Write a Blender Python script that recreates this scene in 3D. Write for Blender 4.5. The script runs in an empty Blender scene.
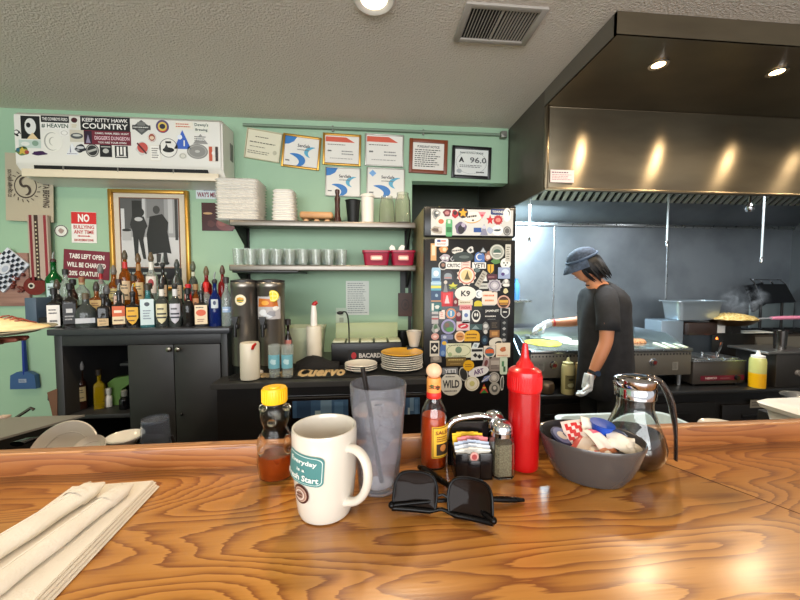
import bpy, bmesh, math, random
from mathutils import Vector, Matrix, Euler, noise
R = math.radians
PI = math.pi
SC = bpy.context.scene
COL = SC.collection

# ------------------------------------------------------------------ camera
F = 350.0
CAMZ = 1.40
cam_d = bpy.data.cameras.new('camera'); cam = bpy.data.objects.new('camera', cam_d); COL.objects.link(cam)
cam.location = (0, 0, CAMZ); cam.rotation_euler = (R(90 - 2.8), 0, R(-5.2))
cam_d.sensor_width = 36; cam_d.lens = F / 800 * 36; cam_d.clip_start = 0.02
SC.camera = cam
CM = Euler(cam.rotation_euler).to_matrix()
def ray(px, py): return CM @ Vector(((px - 400) / F, (300 - py) / F, -1))
def atY(px, py, Y):
    d = ray(px, py); return Vector((0, 0, CAMZ)) + d * (Y / d.y)
def atZ(px, py, z):
    d = ray(px, py); return Vector((0, 0, CAMZ)) + d * ((z - CAMZ) / d.z)
def sc(px, Y):            # metres per pixel around a column at distance Y
    d = ray(px, 283); return (Y / d.y) / F

# ------------------------------------------------------------------ world, lights, exposure
SC.view_settings.view_transform = 'Standard'; SC.view_settings.look = 'None'
SC.view_settings.gamma = 1.0; SC.view_settings.use_curve_mapping = False
SC.view_settings.exposure = 0.0
w = bpy.data.worlds.new('world'); SC.world = w; w.use_nodes = True
w.node_tree.nodes['Background'].inputs[0].default_value = (0.96, 0.97, 1.0, 1)
w.node_tree.nodes['Background'].inputs[1].default_value = 1.0
def area(name, loc, rot, sx, sy, power, col):
    l = bpy.data.lights.new(name, 'AREA'); l.shape = 'RECTANGLE'; l.size = sx; l.size_y = sy
    l.energy = power; l.color = col
    o = bpy.data.objects.new(name, l); o.location = loc; o.rotation_euler = rot; COL.objects.link(o); return o
def spot(name, loc, power, col, ang=120, size=0.05, rot=(0, 0, 0), blend=0.6):
    l = bpy.data.lights.new(name, 'SPOT'); l.energy = power; l.color = col; l.spot_size = R(ang); l.spot_blend = blend
    l.shadow_soft_size = size
    o = bpy.data.objects.new(name, l); o.location = loc; o.rotation_euler = rot; COL.objects.link(o); return o
WARM = (1.0, 0.78, 0.52)
area('window_daylight', (-0.6, -3.2, 1.75), (R(80), 0, 0), 5.0, 1.6, 225, (0.95, 0.98, 1.0))
for x, y, p in ((0.03, 1.42, 55), (-1.9, 1.3, 45), (0.55, -0.35, 13), (-0.9, -0.4, 13), (2.0, -0.4, 13)):
    spot('downlight', (x, y, 2.57), p, WARM, 160, 0.06)
PLX = (1.45, 2.11, 2.77, 3.43, 4.09)
for x in PLX: spot('plenum_lamp', (x, 1.68, 2.42), 22, WARM, 165, 0.035)
for x, p in ((1.75, 62), (3.2, 26)):
    spot('hood_lamp', (x, 2.5, 2.28), p, (0.9, 0.95, 1.0), 165, 0.07)
area('kitchen_tube', (1.5, 3.05, 2.1), (R(12), 0, 0), 0.7, 0.2, 60, (0.72, 0.92, 1.0))

# ------------------------------------------------------------------ materials
def lin(c):
    return tuple(((v / 255) / 12.92 if v / 255 <= 0.04045 else ((v / 255 + 0.055) / 1.055) ** 2.4) for v in c[:3]) + (1,)
MC = {}
def M(name, col=(128, 128, 128), rough=0.5, metal=0.0, trans=0.0, ior=1.45, coat=0.0, aniso=0.0, emis=0.0, spec=0.5, bump=0, bscale=60, alpha=1.0, sss=0):
    if name in MC: return MC[name]
    m = bpy.data.materials.new(name); m.use_nodes = True; nt = m.node_tree
    b = nt.nodes['Principled BSDF']; b.inputs['Base Color'].default_value = lin(col)
    b.inputs['Roughness'].default_value = rough; b.inputs['Metallic'].default_value = metal
    b.inputs['Transmission Weight'].default_value = trans; b.inputs['IOR'].default_value = ior
    b.inputs['Coat Weight'].default_value = coat; b.inputs['Coat Roughness'].default_value = 0.08
    b.inputs['Specular IOR Level'].default_value = spec; b.inputs['Alpha'].default_value = alpha
    if sss:
        b.inputs['Subsurface Weight'].default_value = sss; b.inputs['Subsurface Radius'].default_value = (0.02, 0.01, 0.006)
    if aniso:
        b.inputs['Anisotropic'].default_value = aniso
        t = nt.nodes.new('ShaderNodeCombineXYZ'); t.inputs[0].default_value = 1
        nt.links.new(t.outputs[0], b.inputs['Tangent']); b.inputs['Anisotropic Rotation'].default_value = 0.25
    if emis:
        b.inputs['Emission Color'].default_value = lin(col); b.inputs['Emission Strength'].default_value = emis
    if bump or True:
        tc = nt.nodes.new('ShaderNodeTexCoord'); n = nt.nodes.new('ShaderNodeTexNoise')
        n.inputs['Scale'].default_value = bscale; n.inputs['Detail'].default_value = 3
        nt.links.new(tc.outputs['Object'], n.inputs['Vector'])
        if bump:
            bp = nt.nodes.new('ShaderNodeBump'); bp.inputs['Strength'].default_value = bump; bp.inputs['Distance'].default_value = 0.01
            nt.links.new(n.outputs['Fac'], bp.inputs['Height']); nt.links.new(bp.outputs[0], b.inputs['Normal'])
        else:                       # tiny variation of the gloss
            mr = nt.nodes.new('ShaderNodeMapRange'); mr.inputs['To Min'].default_value = max(0, rough - 0.03); mr.inputs['To Max'].default_value = rough + 0.03
            nt.links.new(n.outputs['Fac'], mr.inputs['Value']); nt.links.new(mr.outputs[0], b.inputs['Roughness'])
    MC[name] = m; return m
def paint(c, rough=0.45):
    c = tuple(int(v) for v in c); return M('paint_%d_%d_%d' % c, c, rough)
def varied(name, c1, c2, scale, rough=0.6, bump=0.0, bscale=80, detail=4, stretch=(1, 1, 1), metal=0, aniso=0, contrast=(0.35, 0.65)):
    m = M(name, c1, rough, metal=metal, aniso=aniso, bump=bump, bscale=bscale); nt = m.node_tree
    b = nt.nodes['Principled BSDF']
    tc = nt.nodes.new('ShaderNodeTexCoord'); mp = nt.nodes.new('ShaderNodeMapping'); mp.inputs['Scale'].default_value = stretch
    n = nt.nodes.new('ShaderNodeTexNoise'); n.inputs['Scale'].default_value = scale; n.inputs['Detail'].default_value = detail
    cr = nt.nodes.new('ShaderNodeValToRGB')
    cr.color_ramp.elements[0].position = contrast[0]; cr.color_ramp.elements[1].position = contrast[1]
    cr.color_ramp.elements[0].color = lin(c1); cr.color_ramp.elements[1].color = lin(c2)
    nt.links.new(tc.outputs['Object'], mp.inputs[0]); nt.links.new(mp.outputs[0], n.inputs['Vector'])
    nt.links.new(n.outputs['Fac'], cr.inputs[0]); nt.links.new(cr.outputs[0], b.inputs['Base Color'])
    return m
def oak(name, c1, c2, c3, rough=0.28, dirx=True, seam=False):
    m = bpy.data.materials.new(name); m.use_nodes = True; nt = m.node_tree; L = nt.links
    b = nt.nodes['Principled BSDF']; b.inputs['Roughness'].default_value = rough
    b.inputs['Coat Weight'].default_value = 0.35; b.inputs['Coat Roughness'].default_value = 0.2
    tc = nt.nodes.new('ShaderNodeTexCoord'); mp = nt.nodes.new('ShaderNodeMapping')
    mp.inputs['Scale'].default_value = (2.1, 9.0, 9.0) if dirx else (9.0, 2.1, 9.0)
    L.new(tc.outputs['Object'], mp.inputs[0])
    n = nt.nodes.new('ShaderNodeTexNoise'); n.inputs['Scale'].default_value = 1.0; n.inputs['Detail'].default_value = 2.2
    n.inputs['Roughness'].default_value = 0.35
    L.new(mp.outputs[0], n.inputs['Vector'])
    mul = nt.nodes.new('ShaderNodeMath'); mul.operation = 'MULTIPLY'; mul.inputs[1].default_value = 27.0
    L.new(n.outputs['Fac'], mul.inputs[0])
    fr = nt.nodes.new('ShaderNodeMath'); fr.operation = 'FRACT'; L.new(mul.outputs[0], fr.inputs[0])
    # fine pores
    mp2 = nt.nodes.new('ShaderNodeMapping'); mp2.inputs['Scale'].default_value = (14, 260, 260) if dirx else (260, 14, 260)
    L.new(tc.outputs['Object'], mp2.inputs[0])
    n2 = nt.nodes.new('ShaderNodeTexNoise'); n2.inputs['Scale'].default_value = 1.0; n2.inputs['Detail'].default_value = 3
    L.new(mp2.outputs[0], n2.inputs['Vector'])
    ad = nt.nodes.new('ShaderNodeMath'); ad.operation = 'MULTIPLY_ADD'; ad.inputs[1].default_value = 0.6
    sub = nt.nodes.new('ShaderNodeMath'); sub.operation = 'SUBTRACT'; sub.inputs[1].default_value = 0.30
    L.new(n2.outputs['Fac'], ad.inputs[0]); L.new(fr.outputs[0], sub.inputs[0]); L.new(sub.outputs[0], ad.inputs[2])
    cr = nt.nodes.new('ShaderNodeValToRGB'); e = cr.color_ramp.elements
    e[0].position = 0.0; e[0].color = lin(c1); e[1].position = 0.9; e[1].color = lin(c3)
    k = e.new(0.35); k.color = lin(c2); k = e.new(0.98); k.color = lin(c1)
    L.new(ad.outputs[0], cr.inputs[0])
    # broad tone differences of the boards
    n3 = nt.nodes.new('ShaderNodeTexNoise'); n3.inputs['Scale'].default_value = 2.2; n3.inputs['Detail'].default_value = 1
    L.new(tc.outputs['Object'], n3.inputs['Vector'])
    mx = nt.nodes.new('ShaderNodeMix'); mx.data_type = 'RGBA'; mx.blend_type = 'MULTIPLY'
    cr2 = nt.nodes.new('ShaderNodeValToRGB'); cr2.color_ramp.elements[0].color = (0.72, 0.66, 0.6, 1); cr2.color_ramp.elements[1].color = (1, 1, 1, 1)
    cr2.color_ramp.elements[0].position = 0.3; cr2.color_ramp.elements[1].position = 0.55
    L.new(n3.outputs['Fac'], cr2.inputs[0]); mx.inputs[0].default_value = 1
    L.new(cr.outputs[0], mx.inputs[6]); L.new(cr2.outputs[0], mx.inputs[7]); L.new(mx.outputs[2], b.inputs['Base Color'])
    bp = nt.nodes.new('ShaderNodeBump'); bp.inputs['Strength'].default_value = 0.12; bp.inputs['Distance'].default_value = 0.002
    L.new(ad.outputs[0], bp.inputs['Height']); L.new(bp.outputs[0], b.inputs['Normal'])
    MC[name] = m; return m

steel = varied('brushed_steel', (88, 86, 82), (128, 126, 120), 3.0, 0.30, metal=1, aniso=0.75, stretch=(0.6, 1, 2))
steel_dark = varied('hood_steel', (112, 102, 84), (132, 121, 100), 2.5, 0.30, metal=.8, aniso=0.965, stretch=(0.6, 1, 2))
steel_wall = varied('wall_steel', (134, 140, 146), (160, 166, 172), 2.2, 0.36, metal=.78, aniso=0.3, stretch=(1, 1, 1))
steel_lt = M('light_steel', (190, 192, 192), 0.28, metal=1, bscale=30)
chrome = M('chrome', (205, 205, 208), 0.09, metal=1)
iron = M('dark_iron', (42, 40, 38), 0.5, metal=0.6)
black = M('black_plastic', (18, 18, 19), 0.35)
blackmat = M('black_rubber', (14, 14, 14), 0.7)
white = M('white_plastic', (232, 228, 220), 0.4)
china = M('cream_china', (208, 200, 186), 0.12, coat=0.6)
glass = M('clear_glass', (246, 250, 248), 0.03, trans=1.0, ior=1.42)
red_pl = M('red_plastic', (205, 14, 18), 0.3, coat=0.3)
maroonp = M('maroon_plastic', (150, 20, 52), 0.35)
wood_tan = M('tan_wood', (222, 176, 128), 0.5)
skinm = M('skin', (196, 132, 96), 0.5, sss=0.05)
cabm = varied('cabinet_charcoal', (44, 44, 45), (52, 51, 51), 4, 0.45)
gold = M('gold_frame', (186, 140, 62), 0.35, metal=0.7)
silverf = M('silver_frame', (175, 172, 162), 0.35, metal=0.6)
blackf = M('black_frame', (20, 20, 20), 0.35)
mahog = M('red_wood_frame', (128, 62, 34), 0.4)

# ------------------------------------------------------------------ mesh helpers
def B(): return bmesh.new()
def xf(bm, vs, T):
    if T is not None: bmesh.ops.transform(bm, matrix=T, verts=vs)
def box(bm, c, s, T=None, bev=0.0, mi=0, seg=2):
    r = bmesh.ops.create_cube(bm, size=1.0); vs = r['verts']
    bmesh.ops.scale(bm, vec=s, verts=vs); bmesh.ops.translate(bm, vec=c, verts=vs)
    fs = set(f for v in vs for f in v.link_faces)
    for f in fs: f.material_index = mi
    if bev > 0:
        es = list(set(e for v in vs for e in v.link_edges))
        q = bmesh.ops.bevel(bm, geom=es, offset=min(bev, min(abs(k) for k in s) * 0.45), segments=seg, affect='EDGES', profile=0.5)
        vs = list(set(v for f in q['faces'] for v in f.verts) | set(v for v in vs if v.is_valid))
        for f in q['faces']: f.material_index = mi
    xf(bm, vs, T); return vs
def rings(bm, rr, mi=0, capA=True, capB=True, close=False):
    rv = [[bm.verts.new(p) for p in r] for r in rr]
    n = len(rv[0]); k = len(rv)
    for i in range(k if close else k - 1):
        a, b = rv[i], rv[(i + 1) % k]
        for j in range(n):
            f = bm.faces.new((a[j], a[(j + 1) % n], b[(j + 1) % n], b[j])); f.material_index = mi
    if not close:
        if capA: f = bm.faces.new(rv[0][::-1]); f.material_index = mi
        if capB: f = bm.faces.new(rv[-1]); f.material_index = mi
    return [v for r in rv for v in r]
def lathe(bm, prof, n=24, T=None, mi=0, sx=1, sy=1, closed=False):
    rr = []
    for r, z in prof:
        r = max(r, 1e-5)
        rr.append([Vector((sx * r * math.cos(2 * PI * j / n), sy * r * math.sin(2 * PI * j / n), z)) for j in range(n)])
    vs = rings(bm, rr, mi, True, True, closed); xf(bm, vs, T); return vs
def cyl(bm, p0, p1, r0, r1=None, n=16, mi=0):
    r1 = r0 if r1 is None else r1
    return tube(bm, [p0, p1], [r0, r1], n, mi)
def tube(bm, pts, rad, n=10, mi=0, flat=1.0, up=None, T=None, closed=False):
    pts = [Vector(p) for p in pts]; k = len(pts)
    rad = [rad] * k if not isinstance(rad, (list, tuple)) else rad
    tang = []
    for i in range(k):
        a = pts[(i - 1) % k] if (closed or i > 0) else pts[0]; b = pts[(i + 1) % k] if (closed or i < k - 1) else pts[-1]
        tang.append((b - a).normalized())
    t0 = tang[0]; u = Vector(up) if up else (Vector((0, 0, 1)) if abs(t0.z) < 0.9 else Vector((1, 0, 0)))
    u = (u - t0 * u.dot(t0)).normalized(); rr = []
    for i in range(k):
        t = tang[i]; u = (u - t * u.dot(t)).normalized(); v = t.cross(u)
        rr.append([pts[i] + (u * math.cos(2 * PI * j / n) * flat + v * math.sin(2 * PI * j / n)) * rad[i] for j in range(n)])
    vs = rings(bm, rr, mi, True, True, closed); xf(bm, vs, T); return vs
def prism(bm, poly, d0, d1, T=None, mi=0):     # polygon in XZ, extruded along Y from d0 to d1
    rr = [[Vector((x, d, z)) for x, z in poly] for d in (d0, d1)]
    vs = rings(bm, rr, mi); xf(bm, vs, T); return vs
def prismz(bm, poly, z0, z1, T=None, mi=0):
    rr = [[Vector((x, y, z)) for x, y in poly] for z in (z0, z1)]
    vs = rings(bm, rr, mi); xf(bm, vs, T); return vs
def ball(bm, c, r, T=None, mi=0, s=(1, 1, 1), n=16):
    q = bmesh.ops.create_uvsphere(bm, u_segments=n, v_segments=max(6, n // 2), radius=r); vs = q['verts']
    bmesh.ops.scale(bm, vec=s, verts=vs); bmesh.ops.translate(bm, vec=c, verts=vs)
    for f in set(f for v in vs for f in v.link_faces): f.material_index = mi
    xf(bm, vs, T); return vs
def bez(p0, p1, p2, p3, n=12):
    p0, p1, p2, p3 = map(Vector, (p0, p1, p2, p3)); out = []
    for i in range(n + 1):
        t = i / n; s = 1 - t
        out.append(p0 * s ** 3 + p1 * 3 * s * s * t + p2 * 3 * s * t * t + p3 * t ** 3)
    return out
def tag(o, label, cat, group=None, kind=None):
    n = len(label.replace('-', ' ').split()); n2 = len(label.split())
    if not (4 <= n2 <= 16): print('LABEL LENGTH', o.name, n2, label)
    o['label'] = label; o['category'] = cat
    if group: o['group'] = group
    if kind: o['kind'] = kind
    return o
def thing(name, label, cat, loc=(0, 0, 0), rot=(0, 0, 0), group=None, kind=None):
    o = bpy.data.objects.new(name, None); o.empty_display_size = 0.05; COL.objects.link(o)
    o.location = loc; o.rotation_euler = rot; return tag(o, label, cat, group, kind)
def obj(name, bm, mats, parent=None, loc=(0, 0, 0), rot=(0, 0, 0), smooth=40, label=None):
    me = bpy.data.meshes.new(name); bmesh.ops.recalc_face_normals(bm, faces=bm.faces[:]); bm.to_mesh(me); bm.free()
    for m in (mats if isinstance(mats, (list, tuple)) else [mats]): me.materials.append(m)
    if smooth:
        me.polygons.foreach_set('use_smooth', [True] * len(me.polygons)); me.set_sharp_from_angle(angle=R(smooth))
    o = bpy.data.objects.new(name, me); COL.objects.link(o); o.location = loc; o.rotation_euler = rot
    if parent is not None: o.parent = parent
    if label: o['label'] = label
    return o
def single(name, bm, mats, label, cat, loc=(0, 0, 0), rot=(0, 0, 0), group=None, kind=None, smooth=40):
    return tag(obj(name, bm, mats, None, loc, rot, smooth), label, cat, group, kind)
def struct(name, bm, mats, parent=None, smooth=0):
    o = obj(name, bm, mats, parent, smooth=smooth); o['kind'] = 'structure'; return o
def copy_tree(o, parent=None):
    c = o.copy(); COL.objects.link(c); c.parent = parent
    for ch in [k for k in bpy.data.objects if k.parent == o]: copy_tree(ch, c)
    return c
# ---- flat graphics: a panel whose writing and pattern are shapes of the same mesh
TXT = {}
def text_geo(s, bold=0.0):
    if (s, bold) in TXT: return TXT[(s, bold)]
    cu = bpy.data.curves.new('t', 'FONT'); cu.body = s; cu.resolution_u = 2; cu.offset = bold
    o = bpy.data.objects.new('t', cu); COL.objects.link(o)
    me = bpy.data.meshes.new_from_object(o)
    vs = [v.co.copy() for v in me.vertices]; fs = [tuple(p.vertices) for p in me.polygons]
    bpy.data.objects.remove(o); bpy.data.curves.remove(cu); bpy.data.meshes.remove(me)
    x0 = min(v.x for v in vs); x1 = max(v.x for v in vs); y0 = min(v.y for v in vs); y1 = max(v.y for v in vs)
    g = ([((v.x - x0) / (x1 - x0) - .5, (v.y - y0) / (y1 - y0) - .5) for v in vs], fs)
    TXT[(s, bold)] = g; return g
def shape_poly(kind, seed=0):
    if kind == 'ell': return [(.5 * math.cos(2 * PI * i / 24), .5 * math.sin(2 * PI * i / 24)) for i in range(24)]
    if kind == 'round':
        out = []
        for cx, cy, a0 in ((.34, .34, 0), (-.34, .34, 90), (-.34, -.34, 180), (.34, -.34, 270)):
            for k in range(5): a = R(a0 + k * 22.5); out.append((cx + .16 * math.cos(a), cy + .16 * math.sin(a)))
        return out
    if kind == 'hex': return [(.5 * math.cos(PI * i / 3), .5 * math.sin(PI * i / 3)) for i in range(6)]
    if kind == 'dia': return [(.5, 0), (0, .5), (-.5, 0), (0, -.5)]
    if kind == 'tri': return [(-.5, -.5), (.5, -.5), (0, .5)]
    if kind == 'shield': return [(-.5, .5), (.5, .5), (.5, -.1), (.3, -.35), (0, -.5), (-.3, -.35), (-.5, -.1)]
    if kind == 'arch': return [(-.5, -.5), (.5, -.5)] + [(.5 * math.cos(PI * i / 10), .0 + .5 * math.sin(PI * i / 10)) for i in range(11)]
    if kind == 'gear': return [((.5 if i % 2 else .42) * math.cos(2 * PI * i / 24), (.5 if i % 2 else .42) * math.sin(2 * PI * i / 24)) for i in range(24)]
    if kind == 'star': return [((.5 if i % 2 else .24) * math.cos(2 * PI * i / 10 - PI / 2), (.5 if i % 2 else .24) * math.sin(2 * PI * i / 10 - PI / 2)) for i in range(10)]
    if kind == 'blob':
        rn = random.Random(seed); ph = [rn.uniform(0, 6) for _ in range(3)]
        return [((.42 + .05 * math.sin(3 * a + ph[0]) + .04 * math.sin(5 * a + ph[1])) * math.cos(a), (.42 + .05 * math.sin(2 * a + ph[2]) + .04 * math.sin(4 * a + ph[0])) * math.sin(a)) for a in [2 * PI * i / 22 for i in range(22)]]
    return [(-.5, -.5), (.5, -.5), (.5, .5), (-.5, .5)]
def graphic(name, parent, loc, w, h, base, elems=(), th=0.002, rot=(0, 0, 0), bend=None, shape='rect', seed=0, rough=0.45, dz=0.0004, basemat=None, label=None):
    bm = B(); mats = [basemat or paint(base, rough)]; idx = {}
    def mi(c):
        c = tuple(int(v) for v in c)
        if c not in idx: idx[c] = len(mats); mats.append(paint(c, rough))
        return idx[c]
    def mp(x, y, d):
        if bend is None: return Vector((x, -d, y))
        a = x / bend; return Vector(((bend + d) * math.sin(a), -(bend + d) * math.cos(a), y))
    def addpoly(pts, d, m, thick=0):
        if bend is not None and len(pts) == 4:      # subdivide bottom and top edges so it can wrap
            a, b, c, e = pts; n = 10
            cols = [((a[0] + (b[0] - a[0]) * i / n, a[1] + (b[1] - a[1]) * i / n), (e[0] + (c[0] - e[0]) * i / n, e[1] + (c[1] - e[1]) * i / n)) for i in range(n + 1)]
            vv = [(bm.verts.new(mp(*p, d)), bm.verts.new(mp(*q, d))) for p, q in cols]
            for i in range(n):
                f = bm.faces.new((vv[i][0], vv[i + 1][0], vv[i + 1][1], vv[i][1])); f.material_index = m
            return
        if bend is not None:
            q_ = []
            for a, b in zip(pts, list(pts[1:]) + [pts[0]]):
                k_ = max(1, int(math.hypot(b[0] - a[0], b[1] - a[1]) / (bend * .14)))
                q_ += [(a[0] + (b[0] - a[0]) * i / k_, a[1] + (b[1] - a[1]) * i / k_) for i in range(k_)]
            pts = q_
            cx = sum(p[0] for p in pts) / len(pts); cy = sum(p[1] for p in pts) / len(pts)
            prev = None; nr = 4
            for k in range(nr, 0, -1):
                ring = [bm.verts.new(mp(cx + (p[0] - cx) * k / nr, cy + (p[1] - cy) * k / nr, d)) for p in pts]
                if prev:
                    for j in range(len(ring)):
                        f = bm.faces.new((prev[j], prev[(j + 1) % len(ring)], ring[(j + 1) % len(ring)], ring[j])); f.material_index = m
                prev = ring
            f = bm.faces.new(prev); f.material_index = m; return
        vs = [bm.verts.new(mp(x, y, d)) for x, y in pts]; f = bm.faces.new(vs); f.material_index = m
        if thick:
            vb = [bm.verts.new(mp(x, y, d - thick)) for x, y in pts]; f = bm.faces.new(vb[::-1]); f.material_index = m
            for j in range(len(vs)):
                f = bm.faces.new((vs[j], vb[j], vb[(j + 1) % len(vs)], vs[(j + 1) % len(vs)])); f.material_index = m
    addpoly([(x * w, y * h) for x, y in shape_poly(shape, seed)], th, 0, th if bend is None else 0)
    for i, e in enumerate(elems):
        d = th + dz * (i + 1) * (0.5 if len(elems) > 8 else 1); k = e[0]
        if k == 'text':
            _, s, cx, cy, ew, eh, c = e[:7]; ang = e[7] if len(e) > 7 else 0; bold = e[8] if len(e) > 8 else 0.02
            g, fs = text_geo(s, bold); ca, sa = math.cos(R(ang)), math.sin(R(ang)); vv = []
            for gx, gy in g:
                x, y = gx * ew * w, gy * eh * h
                vv.append(bm.verts.new(mp(cx * w + x * ca - y * sa, cy * h + x * sa + y * ca, d)))
            m = mi(c)
            for f in fs:
                try: q = bm.faces.new([vv[j] for j in f]); q.material_index = m
                except ValueError: pass
        elif k == 'lines':
            _, cx, cy, ew, eh, nn, c = e; rn = random.Random(seed + i); m = mi(c)
            for q in range(nn):
                y = cy + eh / 2 - eh * (q + .5) / nn; hh = eh / nn * .42; x = cx - ew / 2; xe = cx + ew / 2 - (rn.random() * .25 * ew)
                while x < xe:
                    l = rn.uniform(.04, .14) * ew; x2 = min(x + l, xe)
                    addpoly([(x * w, (y - hh / 2) * h), (x2 * w, (y - hh / 2) * h), (x2 * w, (y + hh / 2) * h), (x * w, (y + hh / 2) * h)], d, m); x = x2 + .025 * ew
        elif k == 'poly':
            _, pts, c = e; addpoly([(x * w, y * h) for x, y in pts], d, mi(c))
        elif k == 'arc':       # arc band: cx cy rx ry a0 a1 thickness colour
            _, cx, cy, rx, ry, a0, a1, t, c = e; m = mi(c); n = 16; pr = None
            for q in range(n + 1):
                a = R(a0 + (a1 - a0) * q / n); tt = t * math.sin(PI * (q + .6) / (n + 1.2))
                p = [bm.verts.new(mp((cx + (rx + s * tt / 2) * math.cos(a)) * w, (cy + (ry + s * tt / 2) * math.sin(a)) * h, d)) for s in (-1, 1)]
                if pr: f = bm.faces.new((pr[0], p[0], p[1], pr[1])); f.material_index = m
                pr = p
        elif k == 'ring':
            _, cx, cy, rx, ry, t, c = e; m = mi(c); n = 28; pv = []
            for q in range(n):
                a = 2 * PI * q / n
                pv.append([bm.verts.new(mp((cx + (rx - s * t) * math.cos(a)) * w, (cy + (ry - s * t) * math.sin(a)) * h, d)) for s in (0, 1)])
            for q in range(n):
                a, b2 = pv[q], pv[(q + 1) % n]; f = bm.faces.new((a[0], b2[0], b2[1], a[1])); f.material_index = m
        else:
            _, cx, cy, ew, eh, c = e[:6]; ang = e[6] if len(e) > 6 else 0; ca, sa = math.cos(R(ang)), math.sin(R(ang))
            pts = []
            for x, y in shape_poly(k, seed + i):
                x, y = x * ew * w, y * eh * h; pts.append((cx * w + x * ca - y * sa, cy * h + x * sa + y * ca))
            addpoly(pts, d, mi(c))
    me = bpy.data.meshes.new(name); bm.to_mesh(me); bm.free()
    for m in mats: me.materials.append(m)
    o = bpy.data.objects.new(name, me); COL.objects.link(o); o.location = loc; o.rotation_euler = rot
    if parent is not None: o.parent = parent
    if label: o['label'] = label
    return o
def prect(px0, py0, px1, py1, Y):        # a rectangle of the plane Y -> centre, width, height
    a = atY(px0, (py0 + py1) / 2, Y); b = atY(px1, (py0 + py1) / 2, Y)
    t = atY((px0 + px1) / 2, py0, Y); q = atY((px0 + px1) / 2, py1, Y)
    return Vector(((a.x + b.x) / 2, Y, (t.z + q.z) / 2)), b.x - a.x, t.z - q.z
# ================================================================== SETTING
WY = 2.70; KY = 3.45; CEIL = 2.60; XR = 4.62; XL = -3.25
HX = 1.10                                   # left side of the hood
wallm = varied('mint_wall', (150, 182, 152), (162, 192, 162), 1.6, 0.55, bump=0.05, bscale=45, contrast=(.3, .7))
ceilm = M('textured_ceiling', (222, 212, 199), 0.9, bump=0.9, bscale=95)
floorm = varied('dark_floor_tile', (52, 46, 42), (66, 60, 54), 5, 0.5)
bm = B(); box(bm, ((XL + XR) / 2, 1.0, -.03), (XR - XL + .4, 7.4, .06)); struct('floor', bm, floorm)
bm = B(); box(bm, ((XL + XR) / 2, 0.6, CEIL + .03), (XR - XL + .4, 6.2, .06)); struct('ceiling', bm, ceilm)
rx0 = atY(412, 190, WY).x; rz = atY(455, 182, WY).z
bm = B(); box(bm, ((XL + rx0) / 2, WY + .05, CEIL / 2), (rx0 - XL, .1, CEIL))
box(bm, ((rx0 + HX - .006) / 2, WY + .05, (rz + CEIL) / 2), (HX - .006 - rx0, .1, CEIL - rz)); struct('wall_back', bm, wallm)
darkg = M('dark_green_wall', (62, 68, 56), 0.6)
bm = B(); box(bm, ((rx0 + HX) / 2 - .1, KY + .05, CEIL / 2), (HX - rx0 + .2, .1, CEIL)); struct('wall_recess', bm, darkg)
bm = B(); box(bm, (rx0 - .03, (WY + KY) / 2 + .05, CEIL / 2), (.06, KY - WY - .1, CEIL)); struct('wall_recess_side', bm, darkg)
bm = B(); box(bm, ((HX + XR) / 2, KY + .05, CEIL / 2), (XR - HX, .1, CEIL))
k = struct('wall_kitchen', bm, steel_wall)
for px in (554, 667):                          # panel joints
    X = atY(px, 260, KY).x; bm = B(); box(bm, (X, KY - .003, 1.3), (.012, .006, 1.75), bev=.002); o = obj('joint_strip', bm, steel_lt, k)
z = atY(640, 226, KY).z; bm = B(); box(bm, ((HX + XR) / 2, KY - .012, z), (XR - HX, .024, .03), bev=.004); obj('ledge_strip', bm, steel_lt, k)
bm = B(); box(bm, (XR + .05, 1.2, CEIL / 2), (.1, 4.6, CEIL)); struct('wall_right', bm, M('grey_panel_wall', (92, 96, 98), .4, metal=.3))
bm = B(); box(bm, (XL - .05, 0.6, CEIL / 2), (.1, 4.3, CEIL)); struct('wall_left', bm, wallm)

# ---- bar counter (a plank top, a raised rail at its back, a panelled front)
CZ = 1.105; LY = atZ(400, 459, CZ).y
oak_top = oak('oak_veneer', (140, 82, 30), (182, 123, 52), (198, 139, 66))
oak_lip = oak('oak_rail', (138, 80, 38), (160, 98, 48), (172, 112, 60), rough=0.4)
oak_edge = oak('oak_rail_edge', (150, 98, 52), (186, 128, 74), (198, 142, 88), rough=0.45)
bar = thing('bar_counter', 'long glossy oak bar counter with a raised rail along its back edge', 'bar counter', (0, 0, 0))
bm = B(); box(bm, (.4, (LY + .02) / 2 + .02, CZ - .02), (4.4, LY + .0, .04), bev=.003); obj('counter_top', bm, oak_top, bar)
lipz = (atY(100, 449, LY).z + atY(700, 425.5, LY).z) / 2 - .0015; l2 = LY + .013
bm = B(); box(bm, (.4, (LY + l2) / 2, (lipz + CZ - .02) / 2 - .001), (4.4, l2 - LY, lipz - CZ + .018), bev=.004); obj('rail', bm, oak_lip, bar)
bm = B(); box(bm, (.4, (LY + l2) / 2 - .001, lipz - .0005), (4.4, l2 - LY + .004, .004), bev=.0015); obj('rail_cap', bm, oak_edge, bar)
bm = B(); box(bm, (.4, .54, .54), (4.3, .08, 1.08)); obj('front_panel', bm, oak_lip, bar)
# seam between two boards of the top
s0 = atZ(618, 446, CZ); s1 = atZ(800, 514, CZ); dv = (s1 - s0)
bm = B(); mid = (s0 + s1) / 2; box(bm, (0, 0, 0), (dv.length, .0012, .0006), T=Matrix.Translation((mid.x, mid.y, CZ + .0002)) @ Matrix.Rotation(math.atan2(dv.y, dv.x), 4, 'Z'))
obj('board_seam', bm, M('seam', (84, 46, 20), .6), bar)

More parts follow.
